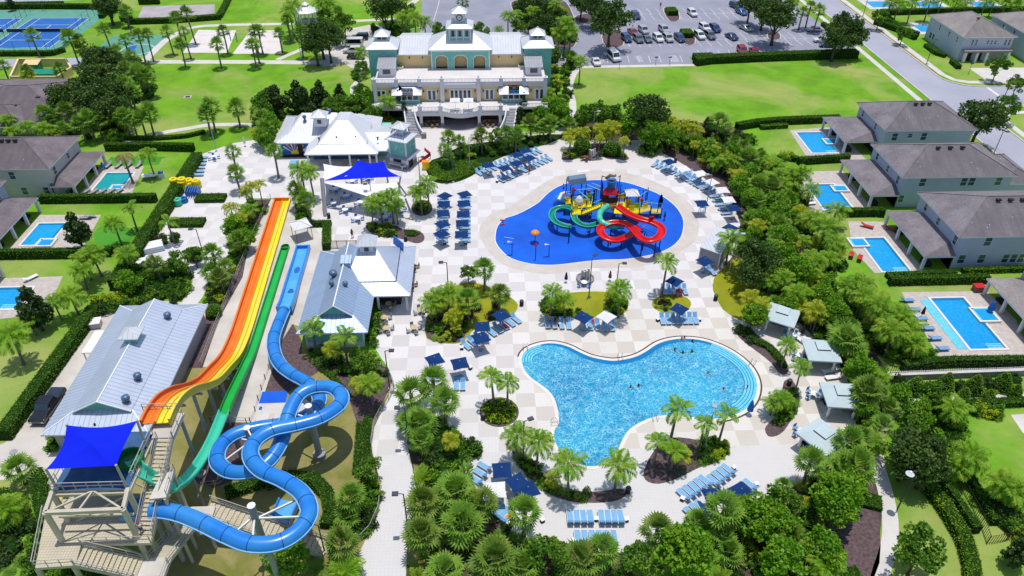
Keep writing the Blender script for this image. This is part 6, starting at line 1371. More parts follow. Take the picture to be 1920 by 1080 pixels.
def playground():
 t=thing('water_playground','multicoloured climbing structure with slides and a tipping bucket on the splash pad','playground',(17,-7,0),world=True)
 def post(x,y,h,m='navy',r=.08):b=MB();b.cyl((x,y,.04),(x,y,h),r,None,8);b.build('post',M[m],t)
 def deck(nm,corners,z,m='yellow',h=None):
  q=[K8(x,y,z)for x,y in corners];b=MB();b.prism([(v.x,v.y)for v in q],z-.12,z);b.build(nm,M[m],t)
  for v in q:post(v.x,v.y,z+(1.0 if h is None else h))
  return q
 def rails(q,z,m='lime',gap=.25,h=.95,skip=()):
  for i in range(len(q)):
   if i in skip:continue
   a,d=q[i],q[(i+1)%len(q)];b=MB();L=(d-a).length;n=max(1,int(L/gap))
   for f in(.12,h):b.beam((a.x,a.y,z+f),(d.x,d.y,z+f),.06)
   for k in range(1,n):f=k/n;x,y=a.x+(d.x-a.x)*f,a.y+(d.y-a.y)*f;b.box(x-.02,y-.02,z+.12,x+.02,y+.02,z+h)
   b.build('guard_rail',M[m],t)
 dA=deck('deck',[(155,500),(250,500),(250,420),(155,420)],2.2);rails(dA,2.2,'yellow',.2,.95,(1,))
 dB=deck('deck',[(255,660),(400,660),(400,560),(255,560)],2.0);rails(dB,2.0,'yellow',.3,.95,(2,))
 dC=deck('deck',[(270,560),(560,540),(560,450),(270,460)],2.3);rails(dC,2.3,'lime',.22,.95,(0,))
 dD=deck('deck',[(700,530),(920,540),(920,400),(700,400)],3.0,'brown',3.0);rails(dD,3.0,'brown',.25,.9,(0,3))
 dE=deck('deck',[(880,640),(1060,650),(1060,470),(930,470)],2.9);rails(dE,2.9,'yellow',.25,.95,(0,3))
 dF=deck('deck',[(1065,660),(1270,640),(1270,480),(1065,480)],2.3);rails(dF,2.3,'lime',.22,.95,(3,))
 dG=deck('deck',[(1270,640),(1440,600),(1440,520),(1270,520)],1.7);rails(dG,1.7,'tube_in',.25,.9,(3,))
 dH=deck('deck',[(1440,640),(1600,640),(1600,560),(1440,560)],1.0);rails(dH,1.0,'tube_in',.2,.95,(3,))
 b=MB();a,d=K8(410,640,1.3),K8(710,520,3.0)
 for s in(-.45,.45):b.beam((a.x,a.y+s,a.z),(d.x,d.y+s,d.z),.12,.3)
 for k in range(10):f=k/9;q=a.lerp(d,f);b.cbox(tuple(q),(.38,.9,.07))
 b.build('stair',M['yellow'],t)
 b=MB()
 for s in(-.5,.5):b.tube([(a.x,a.y+s,a.z+.9),(d.x,d.y+s,d.z+.9)],.05,6)
 b.build('stair_rail',M['lime'],t)
 q=K8(330,130,5.0);b=MB();w,l,e,r_=1.15,1.55,4.6,5.9;ca,sa=cos(.25),sin(.25)
 def R(x,y,z):return(q.x+x*ca-y*sa,q.y+x*sa+y*ca,z)
 b.add([R(-l,-w,e),R(l,-w,e),R(l,w,e),R(-l,w,e),R(-l,-w*.55,e+.85),R(l,-w*.55,e+.85),R(l,w*.55,e+.85),R(-l,w*.55,e+.85),R(-l,0,r_),R(l,0,r_)],[(0,1,5,4),(4,5,9,8),(8,9,6,7),(7,6,2,3),(0,4,8,7,3),(1,2,6,9,5),(0,3,2,1)]);b.build('barn_roof',M['vent'],t)
 for x,y in((-l+.1,-w+.1),(l-.1,-w+.1),(l-.1,w-.1),(-l+.1,w-.1)):v=R(x,y,0);post(v[0],v[1],e+.1)
 q=K8(850,190,6.2);b=MB();b.lathe((q.x,q.y,5.4),[(.62,0),(.82,1.35),(.88,1.38),(.88,1.48),(.78,1.48),(.58,.2)],18);b.build('tipping_bucket',M['tube_blue'],t,True)
 b=MB();b.lathe((q.x,q.y,6.55),[(.74,0),(.02,.02)],18);b.build('bucket_opening',M['dark'],t)
 b=MB();b.box(q.x-1.3,q.y-.9,4.3,q.x+1.3,q.y+.9,4.5);b.lathe((q.x,q.y,4.5),[(1.25,0),(1.0,.6),(.7,.9)],14);b.build('bucket_skirt',M['red'],t)
 for x in(-1.55,1.55):
  for y in(-.8,.8):post(q.x+x,q.y+y,6.4 if y<0 else 7.3)
  b=MB();b.tube([(q.x+x,q.y+.8,7.2),(q.x+x*.95,q.y,7.55),(q.x+x*.6,q.y-.2,7.5)],.06,6);b.build('spray_arm',M['navy'],t)
 b=MB();b.tube([(q.x-1.0,q.y+.3,7.0),(q.x-.3,q.y+.1,7.7),(q.x+.5,q.y+.1,7.5)],[.22,.3,.18],8);b.lathe((q.x+.55,q.y+.1,7.4),[(.1,0),(.25,.2),(.1,.45)],8);b.build('figure_topper',M['wood'],t)
 q=K8(1165,330,4.6);b=MB();hip(b,q.x-1.15,q.y-1.1,q.x+1.15,q.y+1.1,4.5,.75,0,.08,0);b.build('canopy_roof',M['canvas_white'],t)
 for x in(-1,1):
  for y in(-.95,.95):post(q.x+x,q.y+y,4.5)
 b=MB();q2=K8(370,410,3.6);b.lathe((q2.x,q2.y,2.6),[(.75,0),(.7,.5),(.45,1.1),(.05,1.5)],9);b.build('wave_panel',M['canvas_white'],t)
 b=MB();q2=K8(60,470,1.5);b.lathe((q2.x,q2.y,.1),[(.95,0),(1.05,.6),(.9,1.3),(.95,1.8),(.7,2.4),(.3,2.7)],14);b.build('blue_tube_slide',M['tube_blue'],t,True)
 b=MB();b.tube([K8(60,440,2.4),K8(100,350,2.9),K8(160,330,2.6)],.3,10);b.build('spray_pipe',M['canvas_white'],t)
 for x,y,z,m in((290,290,3.6,'red'),(510,310,3.4,'wood'),(630,270,3.6,'wood'),(1310,440,3.0,'red')):v=K8(x,y,z);b=MB();b.lathe((v.x,v.y,z-.3),[(.1,0),(.35,.2),(.3,.55),(.08,.75)],8);b.build('spray_toy',M[m],t);post(v.x,v.y,z-.2)
 b=MB();v=K8(1585,500,1.6);b.add([(v.x-.35,v.y,1.0),(v.x+.35,v.y,1.0),(v.x+.42,v.y,2.2),(v.x+.2,v.y,3.3),(v.x,v.y,3.6),(v.x-.2,v.y,3.3),(v.x-.42,v.y,2.2)],[(0,1,2,3,4,5,6),(6,5,4,3,2,1,0)]);b.build('surfboard',M['brown'],t)
 for x0,y0,x1,y1,z in((330,290,560,270,3.6),(460,200,700,300,3.9),(560,190,700,240,4.0),(360,300,500,420,3.4)):b=MB();b.tube([K8(x0,y0,z),K8(x1,y1,z)],.09,6);b.build('water_pipe',M['tube_rim'],t)
 for x,y in((450,300),(590,300),(750,340),(1380,290),(1330,300),(1120,420),(540,420),(480,450)):v=K8(x,y,3.4);post(v.x,v.y,3.5)
 for i,(x,y,z,m)in enumerate(((170,470,2.3,'yellow'),(300,600,2.1,'yellow'),(330,500,2.4,'yellow'),(470,500,2.4,'yellow'),(980,560,3.0,'yellow'),(1000,420,3.0,'yellow'),(1150,600,2.4,'yellow'),(1230,560,2.4,'lime'),(1360,560,1.8,'yellow'),(760,430,3.1,'brown'),(870,600,2.2,'yellow'),(1100,500,2.4,'yellow'),(620,560,1.6,'tube_in'),(520,420,2.4,'lime'))):
  v=K8(x,y,z);b=MB();b.cbox((v.x,v.y,z+.5),(1.15 if i%2 else.9,.06,.95),.15*(i%3));b.build('panel',M[m],t)
 for x0,y0,x1,y1,z in((160,330,270,300,3.5),(460,330,600,330,3.2),(720,330,960,330,4.2),(950,350,1060,300,4.0),(1060,330,1260,330,3.6),(1280,380,1400,300,3.3),(1240,450,1560,500,2.6),(250,380,460,340,3.3)):
  a,d=K8(x0,y0,z),K8(x1,y1,z);b=MB();b.beam(a,d,.1);b.build('cross_beam',M['navy' if x0%20 else 'tube_rim'],t);post(a.x,a.y,z+.3);post(d.x,d.y,z+.6)
 for x,y,z in((610,420,2.4),(1040,440,2.6),(700,620,1.8)):
  v=K8(x,y,0.1);b=MB()
  for k in range(6):b.cbox((v.x,v.y,.3+z*k/6),(.9,.06,.06))
  for s in(-.45,.45):b.cbox((v.x+s,v.y,z/2+.1),(.06,.06,z))
  b.build('ladder',M['tube_rim'],t)
 tp=smooth_open([tuple(K7(x,y,z))for x,y,z in[(815,45,3.4),(760,80,3.25),(705,140,3.0),(695,210,2.7),(730,270,2.45),(800,310,2.2),(900,330,2.0),(990,315,1.8),(1045,280,1.6)]],5)
 MB().tube(tp,.52,14).build('teal_tube',M['s_teal'],t,True);j=MB()
 for i in range(3,len(tp)-1,5):
  a,d=Vector(tp[i]),Vector(tp[i+1]);e=(d-a).normalized();j=MB();j.cyl(a-e*.03,a+e*.03,.545,None,14);j.build('tube_joint',M['s_teal_dk'],t)
 flume('teal_flume',[K7(x,y,z)for x,y,z in[(320,120,2.3),(240,95,2.15),(140,95,2.0),(55,140,1.85),(35,215,1.7),(80,290,1.55),(180,340,1.4),(300,360,1.25)]],t,'s_teal_dk','s_teal')
 flume('teal_flume',[K7(x,y,z)for x,y,z in[(335,175,2.2),(350,255,2.0),(420,320,1.8),(530,350,1.6),(640,330,1.45),(720,285,1.3)]],t,'s_teal_dk','s_teal')
 flume('red_flume',[K7(x,y,z)for x,y,z in[(915,55,4.3),(990,110,4.2),(1100,185,4.1),(1250,250,4.0),(1400,290,3.9),(1520,350,3.75),(1555,430,3.6),(1500,515,3.45),(1390,550,3.3),(1280,525,3.15),(1200,450,3.0),(1130,370,2.8),(1050,320,2.6),(930,300,2.4),(800,320,2.2),(710,380,2.0),(715,460,1.8),(800,525,1.6),(930,545,1.4),(1070,500,1.2),(1180,430,.9),(1270,350,.5)]],t,'s_red','s_red_in',.6,.5)
 b=MB();v=K7(1415,225,4.5);b.cyl((v.x,v.y-.08,v.z),(v.x,v.y+.08,v.z),.5,None,16);b.build('red_disc',M['s_red'],t);b=MB();b.cyl((v.x,v.y-.1,v.z),(v.x,v.y+.1,v.z),.2,None,10);b.build('disc_hole',M['dark'],t)
 for x,y,z in((1480,520,3.3),(1290,520,3.0),(1320,420,3.3),(860,440,2.0),(820,520,1.4),(1000,540,1.2),(280,330,3.2),(110,310,1.4),(560,350,1.5),(860,320,1.9),(1555,400,3.5)):v=K7(x,y,z);post(v.x,v.y,z,'navy',.1)
 b=MB()
 for k in range(4):a,d=K7(1150+60*k,280+40*k,2.6),K7(1480-40*k,440+20*k,.2);b.beam(a,d,.06)
 b.build('braces',M['navy'],t)
playground()
def pole_toy(name,label,cat,px,py,h,top):
 p=P(px,py);t=thing(name,label,cat,(p.x,p.y,.04));b=MB();b.cyl((0,0,0),(0,0,h),.06,None,8);b.build('pole',M['navy'],t);top(t,h);return t
def mush(t,h):b=MB();b.lathe((0,0,h-.35),[(.75,0),(.72,.12),(.45,.4),(.05,.52)],16);b.build('cap',M['s_orange_lip'],t,True)
def hook(t,h):b=MB();b.tube([(0,0,h),(-.15,0,h+.12),(-.5,0,h+.1)],.05,6);b.box(-.75,-.12,h,-.4,.12,h+.18);b.build('nozzle',M['canvas_white'],t);b=MB();b.tube([(0,-.05,.05),(-.3,-.2,.04),(-.55,-.05,.04)],.04,6);b.build('foot_bar',M['navy'],t)
def redh(t,h):b=MB();b.lathe((0,0,h-.2),[(.12,0),(.2,.3),(.12,.7),(.03,.8)],8);b.build('nozzle',M['red'],t)
pole_toy('spray_mushroom','orange mushroom shaped spray post on the blue splash pad','spray toy',1003,455,2.2,mush);pole_toy('spray_post','spray post with a red head on the blue splash pad','spray toy',1004,487,2.6,redh)
pole_toy('spray_post','hooked spray post with a white nozzle on the blue splash pad','spray toy',1029,481,2.2,hook);pole_toy('spray_post','hooked spray post at the left side of the blue splash pad','spray toy',960,478,2.4,hook)
def archtoy():p=P(955,458);t=thing('spray_arch','low blue spray arch at the left edge of the splash pad','spray toy',(p.x,p.y,.04));b=MB();b.tube([(-.8,.3,0),(-.8,.3,1.2),(.7,-.2,1.2),(.7,-.2,0)],.07,8);b.build('arch',M['tube_rim'],t)
archtoy();pole_toy('water_cannon','red water cannon on the rim of the splash pad','spray toy',943,422,.8,lambda t,h:(MB().tube([(-.45,0,h+.15),(.45,.05,h+.1)],[.16,.1],8).build('barrel',M['red'],t),MB().cyl((0,0,0),(0,0,.06),.35,None,10).build('base',M['red'],t)))
def make_lounger(label,frame,seat,back,tilt=40):
 t=thing('sun_lounger',label,'sun lounger',(0,0,0));w=.33
 b=MB();
 for s in(-w,w):
  b.tube([(-.55,s,.36),(1.2,s,.36)],.03,6);b.beam((-.35,s,.36),(-.45,s,0),.04);b.beam((.95,s,.36),(1.05,s,0),.04)
 b.tube([(1.2,-w,.36),(1.2,w,.36)],.03,6);b.tube([(-.2,-w,.1),(-.2,w,.1)],.02,5);b.build('frame',M[frame],t)
 b=MB();b.box(-.2,-w+.02,.35,1.19,w-.02,.385);b.build('seat',M[seat],t)
 a=radians(tilt);L=.78;b=MB();p,q=(-.2,.38),(-.2-L*cos(a),.38+L*sin(a));n=(-.03*sin(a),-.03*cos(a))
 b.add([(p[0],-w+.02,p[1]),(p[0],w-.02,p[1]),(q[0],w-.02,q[1]),(q[0],-w+.02,q[1]),(p[0]+n[0],-w+.02,p[1]+n[1]),(p[0]+n[0],w-.02,p[1]+n[1]),(q[0]+n[0],w-.02,q[1]+n[1]),(q[0]+n[0],-w+.02,q[1]+n[1])],[(0,1,2,3),(7,6,5,4),(0,4,5,1),(1,5,6,2),(2,6,7,3),(3,7,4,0)]);b.build('backrest',M[back],t)
 return t
LG={}
def lounger(kind,x,y,ang,label,group=None):
 spec=dict(blue=('white','sling','sling_back',42),white=('white','canvas_white','canvas_white',25),red=('brown','red','red',28),navy=('lamp_pole','sling_back','court_blue',35),dark=('black','post_grey','post_grey',30))[kind]
 if kind not in LG:LG[kind]=make_lounger(label,*spec);o=LG[kind];o.location=(x,y,Z['deck']);o.rotation_euler=(0,0,ang);o['label']=label;
 else:o=dup(LG[kind],(x,y,Z['deck']),ang,label)
 if group:o['group']=group
 elif 'group' in o:del o['group']
 LGN.append(o)
 if kind=='blue' and len(label.split())<=11 and len(LGN)%5==2:
  c=('white','cloth_pink','court_blue','canvas_white','s_orange_lip')[len(LGN)%3 if len(LGN)%4 else 4];nm={'white':'white','cloth_pink':'pink','court_blue':'dark blue','canvas_white':'white','s_orange_lip':'orange'}[c]
  b=MB();b.box(.0+RND.uniform(0,.3),-.3,.388,1.0,.28,.41);t=b.build('towel',M[c]);t.location=(x,y,Z['deck']);t.rotation_euler=(0,0,ang);tag(t,'%s towel on the %s'%(nm,label),'towel')
 return o
LGN=[]
def row(phrase,pa,pb,n,turn=-90,kind='blue',ang=None,group=None,skip=()):
 a,d=P(*pa),P(*pb);v=d-a;base=atan2(v.y,v.x)+radians(turn)if ang is None else radians(ang);nm={'blue':'pale blue','navy':'navy','dark':'grey'}.get(kind,kind)
 for i in range(n):
  if i in skip:continue
  p=a+v*(i/(n-1)if n>1 else 0);lab='%s sun lounger %s'%(nm,phrase)
  if n>1:lab='%s %s lounger from %s %s'%(ORD[i],nm,'left' if abs(pb[0]-pa[0])*1.2>abs(pb[1]-pa[1])else 'top',phrase)
  lounger(kind,p.x,p.y,base+RND.uniform(-.04,.04),lab,group or 'sun loungers '+phrase)
row('in the front left row by the bottom shrubs',(1069,977),(1107,977),4,ang=90);row('in the front right row by the bottom shrubs',(1128,977),(1164,977),4,ang=90);row('in the lowest row at the bottom',(1083,1016),(1152,1016),6,ang=90)
row('in the long row left of the lower right parasols',(1284,934),(1325,908),5,90);row('in the upper row above the lower right parasols',(1340,907),(1368,886),4,90);row('in the short row below the lower right parasols',(1297,969),(1318,956),3,90);row('right of the lower right parasols',(1397,923),(1409,915),2,90)
row('by the lower left parasols',(925,957),(950,976),4,90);row('left of the lower left parasols',(895,905),(912,880),3,80)
row('in the left column beside the splash pad',(829,374),(827,454),12,ang=0);row('in the right column beside the splash pad',(870,371),(869,454),12,ang=0)
row('in the front row above the splash pad',(938,339),(1027,299),12);row('in the rear row above the splash pad',(897,326),(1008,285),14)
row('in the upper arc right of the splash pad',(1229,310),(1282,331),7,-90);row('in the middle arc right of the splash pad',(1288,335),(1336,362),8,-90);row('in the lower arc right of the splash pad',(1342,370),(1364,402),5,-90)
row('in the rear of the arc under the white parasols',(1290,326),(1366,384),9,-90);row('behind the oval island',(1243,546),(1283,546),5,ang=-90);row('in front of the oval island',(1241,601),(1303,600),7,ang=-90)
row('in front of the kidney shaped island',(1026,608),(1147,613),10,ang=-90,skip=(4,));row('along the garden island',(872,649),(966,600),9,-90)
row('under the left of the paired parasols',(812,704),(822,704),2,ang=-90);row('under the right of the paired parasols',(856,722),(868,722),2,ang=-90)
row('along the hedge on the left plaza',(378,297),(370,330),6,ang=0);row('behind the shade shed',(1322,506),(1332,510),2,ang=-70)
row('beside the topmost cabana',(1500,640),(1507,636),2,90,'white');row('between the cabanas',(1557,698),(1563,710),2,0,'white',190)
row('left of the red lounger pool',(1595,482),(1611,488),2,0,'red',60);row('above the red lounger pool',(1623,426),(1667,431),2,0,'red',-30)
row('beside the long right-hand pool',(1697,566),(1762,657),6,0,'navy',0);row('by the palms left of the second private pool',(1502,358),(1517,384),5,0,'white',10)
row('below the green pool',(160,363),(222,362),5,0,'dark',70);row('above the green pool',(205,312),(262,311),4,0,'dark',-100);row('above the lower left blue pool',(163,411),(172,408),2,0,'dark',180);row('near the lowest left pool',(57,525),(60,522),1,0,'white',50)
def make_parasol(label,m):
 t=thing('parasol',label,'parasol',(0,0,0));w=1.08;b=MB();n=4
 c=[(-w,-w,2.2),(w,-w,2.2),(w,w,2.2),(-w,w,2.2)];md=[(0,-w*.93,2.27),(w*.93,0,2.27),(0,w*.93,2.27),(-w*.93,0,2.27)]
 b.add(c+md+[(0,0,2.72)],[(0,4,8),(4,1,8),(1,5,8),(5,2,8),(2,6,8),(6,3,8),(3,7,8),(7,0,8)]);b.build('canopy',M[m],t)
 b=MB();b.cyl((0,0,0),(0,0,2.78),.035,None,8);b.build('pole',M['white'],t);b=MB();b.lathe((0,0,0),[(.32,0),(.32,.06),(.08,.1),(.06,.3)],12);b.build('base',M['post_grey'],t)
 b=MB()
 for x,y,z in c:b.beam((0,0,2.62),(x*.97,y*.97,2.17),.03)
 b.build('ribs',M['white'],t);return t
PG={}
def parasols(phrase,items,m='navy'):
 nm={'navy':'navy','canvas_white':'white'}[m]
 for i,(px,py,rz)in enumerate(sorted(items)):
  p=P(px,py,2.4);lab='%s parasol %s'%(nm,phrase)if len(items)==1 else '%s %s parasol from left %s'%(ORD[i],nm,phrase)
  if m not in PG:PG[m]=make_parasol(lab,m);PG[m].location=(p.x,p.y,Z['deck']);PG[m].rotation_euler=(0,0,rz);o=PG[m]
  else:o=dup(PG[m],(p.x,p.y,Z['deck']),rz,lab)
  if len(items)>1:o['group']='parasols '+phrase
  elif 'group' in o:del o['group']
for i,y in enumerate((366,381,399,419,437)):parasols('in the left column beside the splash pad, %s from the top'%ORD[i],[(834-i*1.5,y,(.8,.05,.15,.6,.7)[i])])
for i,y in enumerate((363,380,400,417,438)):parasols('in the right column beside the splash pad, %s from the top'%ORD[i],[(871-i*1.5,y,(.5,.1,0,.05,.0)[i])])
parasols('above the splash pad',[(916,308,.3),(947,314,.5),(969,305,.7),(970,289,.4),(985,281,.4),(993,295,.7)])
parasols('in the arc right of the splash pad',[(1282,315,.3),(1314,324,.3),(1335,340,.5),(1355,355,.1),(1366,373,.05)],'canvas_white')
parasols('at the top end of the arc',[(1255,302,.5)]);parasols('shading the lifeguard chair',[(1316,380,.08)]);parasols('at the lower end of the arc',[(1376,389,.1)]);parasols('behind the shade shed',[(1370,426,.7)]);parasols('against the front of the shade shed',[(1322,488,.5)])
parasols('beside the oval island palm',[(1265,526,.75)]);parasols('in front of the oval island',[(1274,578,.8)]);parasols('in front of the kidney shaped island',[(1094,594,.8)]);parasols('in front of the kidney shaped island',[(1137,592,.75)],'canvas_white')
parasols('at the garden island',[(940,590,.6),(904,611,.05),(901,632,.4)]);parasols('standing in a pair left of the pool',[(815,673,.45),(862,680,.25)]);parasols('by the lower left walkway shrubs',[(941,880,.05),(970,903,.5),(990,917,.4)]);parasols('by the lower left walkway shrubs',[(930,917,.05)],'canvas_white');parasols('above the lower right shrubs',[(1338,929,.1),(1390,920,.5)])
def closed(px,py,label,m='navy',h=2.6,r=.28):
 p=P(px,py);t=thing('closed_parasol',label,'parasol',(p.x,p.y,.02));b=MB();b.lathe((0,0,h*.28),[(.06,0),(r,.15),(r*.8,h*.3),(r*.45,h*.6),(.03,h*.72)],9);b.build('canopy',M[m],t);b=MB();b.cyl((0,0,0),(0,0,h*.4),.04,None,6);b.lathe((0,0,0),[(.3,0),(.3,.08),(.05,.1)],10);b.build('pole',M['white'],t)
closed(1404,778,'folded blue parasol leaning at the right end of the pool','court_blue',2.6,.42);closed(1061,530,'folded dark parasol left of the small fountain','cloth_black',2.0);closed(1143,527,'folded dark red parasol right of the small fountain','brown',2.0);closed(1502,632,'folded dark parasol behind the topmost cabana','cloth_black',2.2);closed(1854,588,'open blue pool parasol by the long right-hand pool','court_blue',2.4,.5);closed(195,318,'folded blue parasol beside the green pool','court_blue',1.6,.4);closed(754,302,'folded red parasol beside the kiosk counter','red',2.6);closed(460,275,'folded white parasol on the left plaza','canvas_white',2.2);closed(1727,595,'folded black parasol between the navy loungers','cloth_black',2.0)
def table_set(px,py,label,top,chair,n=4,r=.5,a0=.4):
 p=P(px,py);t=thing('round_table',label,'table',(p.x,p.y,Z['deck']));b=MB();b.lathe((0,0,.7),[(r,0),(r,.05),(.02,.05)],16);b.build('tabletop',M[top],t);b=MB();b.cyl((0,0,0),(0,0,.7),.06,None,8);b.lathe((0,0,0),[(.3,0),(.28,.05),(.06,.08)],10);b.build('pedestal',M['post_grey'],t)
 for k in range(n):
  a=a0+2*pi*k/n;lab='chair at the '+label.replace(' with blue chairs','')
  o=CH.get(chair)
  if not o:
   o=thing('patio_chair',lab,'chair');b=MB();b.box(-.22,-.24,.42,.24,.24,.46);b.build('seat',M[chair],o);b=MB();b.box(-.26,-.24,.46,-.21,.24,.92);b.build('backrest',M[chair],o)
   for x,y in((-.22,-.22),(.22,-.22),(.22,.22),(-.22,.22)):b=MB();b.box(x-.02,y-.02,0,x+.02,y+.02,.43);b.build('leg',M['black' if chair!='blue_plastic' else 'post_grey'],o)
   CH[chair]=o;o.location=(p.x-.85*cos(a),p.y-.85*sin(a),Z['deck']);o.rotation_euler=(0,0,a);o['group']=lab
  else:dup(o,(p.x-.85*cos(a),p.y-.85*sin(a),Z['deck']),a,lab,lab)
CH={}
for i,(x,y)in enumerate([(729,576),(721,602),(725,622)]):table_set(x,y,'tan round table below the bar wing, %s from the top'%ORD[i],'tan_top','post_grey')
for i,(x,y)in enumerate([(790,588),(777,621)]):table_set(x,y,'tan round table left of the garden island, %s one'%('upper','lower')[i],'tan_top','post_grey')
for i,(x,y)in enumerate([(774,505),(770,540)]):table_set(x,y,'brown round table beside the bar wing, %s one'%('upper','lower')[i],'brown','brown')
for i,(x,y)in enumerate([(626,387-27),(629,360),(650,373),(626,386),(676,385),(648,399),(700,402),(751,399),(660,345),(690,339),(671,415),(722,413)][1:]):table_set(x,y,'white round table under the shade sails, %s from the top'%ORD[sorted([360,373,386,385,399,402,399.5,345,339,415,413]).index(y if not(x==751)else 399.5)],'white','blue_plastic',4,.55)
table_set(402,299,'white round table with blue chairs at the top of the left plaza','white','blue_plastic')
for i,(x,y)in enumerate([(808,237),(817,236),(912,237),(921,236)]):table_set(x,y,'dark round table in the clubhouse arcade, %s from the left'%ORD[i],'brown','wicker',4,.5)
table_set(1098,300,'brown round table in front of the pale fountain','brown','brown',5,.6);table_set(1095,536,'white round table by the small fountain','white','blue_plastic',3)
for i,(x,y)in enumerate([(1480,632),(1497,673),(1524,745),(1500,815)]):table_set(x,y,'white round table with blue chairs in front of the cabanas, %s from the top'%ORD[i],'white','sling_back',4,.45)
def cabana(px,py,rz,label,w=1.9):
 p=P(px,py,2.7);t=thing('cabana',label,'cabana',(p.x,p.y,.02),rz);b=MB();z=2.5
 b.add([(-w,-w,z),(w,-w,z),(w,w,z),(-w,w,z),(-.7,-.7,z+.75),(.7,-.7,z+.75),(.7,.7,z+.75),(-.7,.7,z+.75)],[(0,1,5,4),(1,2,6,5),(2,3,7,6),(3,0,4,7)]);b.add([(-.85,-.85,z+.85),(.85,-.85,z+.85),(.85,.85,z+.85),(-.85,.85,z+.85),(0,0,z+1.2)],[(0,1,4),(1,2,4),(2,3,4),(3,0,4)]);b.box(-w,-w,z-.2,w,w,z-.02);b.build('canopy',M['cabana_top'],t)
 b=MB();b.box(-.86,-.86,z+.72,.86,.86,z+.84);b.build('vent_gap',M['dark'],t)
 for x in(-1,1):
  for y in(-1,1):
   b=MB();b.box(x*1.6-.05,y*1.6-.05,0,x*1.6+.05,y*1.6+.05,z-.2);b.build('post',M['white'],t);b=MB();b.lathe((x*1.55,y*1.5,.1),[(.1,0),(.22,.6),(.12,1.1),(.3,2.1)],8);b.build('curtain',M['canvas_white'],t)
 b=MB();b.box(-1.6,1.5,.02,1.6,1.56,z-.2);b.build('back_panel',M['navy_deep'],t);b=MB();b.box(-1.3,.6,.05,1.3,1.4,.45);b.box(-1.3,1.2,.45,1.3,1.4,.9);b.build('sofa',M['cloth_black'],t);b=MB();b.box(-1.2,.65,.45,1.2,1.2,.55);b.build('cushion',M['court_blue'],t)
for px,py,rz,lab in((1467,588,-.55,'topmost of the pale roofed cabanas'),(1541,655,-.12,'pale roofed cabana, second from the top'),(1578,739,-.12,'pale roofed cabana, third from the top'),(1543,816,.55,'pale roofed cabana, lowest of the row')):cabana(px,py,rz,lab+' right of the pool',2.15)
def shed():
 c=PP([(1312,463),(1352,477),(1381,435),(1343,425)],3.0);cx_=sum(q[0]for q in c)/4;cy_=sum(q[1]for q in c)/4;t=thing('shade_shed','long white roofed open shed beside the right planting strip','shed',(cx_,cy_,0),world=True)
 b=MB();b.prism(c,2.9,3.0);b.build('roof',M['roof_white'],t)
 for x,y in c:q=MB();x,y=cx_+(x-cx_)*.93,cy_+(y-cy_)*.93;q.box(x-.08,y-.08,0,x+.08,y+.08,2.9);q.build('post',M['white'],t)
 b=MB();i_=[(cx_+(x-cx_)*.9,cy_+(y-cy_)*.9)for x,y in c];b.beam((*i_[0],1.4),(*i_[1],1.4),.04,2.7);b.beam((*i_[1],1.4),(*i_[2],1.4),.04,2.7);b.build('mesh_screen',M['post_grey'],t)
shed()
def canopy():
 p=P(563,420,2.6);t=thing('canopy_tent','small white canopy beside the slide end','canopy',(p.x,p.y,.03),.5);b=MB();hip(b,-1.5,-1.5,1.5,1.5,2.5,.8,0,.1,0);b.build('roof',M['canvas_white'],t)
 for x in(-1.3,1.3):
  for y in(-1.3,1.3):b=MB();b.box(x-.04,y-.04,0,x+.04,y+.04,2.5);b.build('post',M['wood'],t)
canopy()
LP={}
def lamp(px,py,h,label,pale=False,rz=pi):
 p=P(px,py);k=pale
 if k not in LP:
  t=thing('lamp_post',label,'lamp post',(p.x,p.y,.02),rz);b=MB();b.cyl((0,0,0),(0,0,1),.09,.06,8);b.build('pole',M['lamp_pale' if pale else 'lamp_pole'],t).scale=(1,1,h)
  b=MB();b.tube([(0,0,0),(.25,0,.1),(.55,0,.1)],.05,6);b.build('arm',M['lamp_pale' if pale else 'lamp_pole'],t).location=(0,0,h-.05);b=MB();b.box(.5,-.25,0,1.15,.25,.16);b.build('lamp_head',M['lamp_pale' if pale else 'lamp_pole'],t).location=(0,0,h);b=MB();b.box(-.2,-.2,0,.2,.2,.15);b.build('foot',M['curb'],t);LP[k]=t
 else:
  t=dup(LP[k],(p.x,p.y,.02),rz,label)
  for c in t.children:
   if c.name.startswith('pole'):c.scale=(1,1,h)
   elif c.name.startswith('arm'):c.location.z=h-.05
   elif c.name.startswith('lamp_head'):c.location.z=h
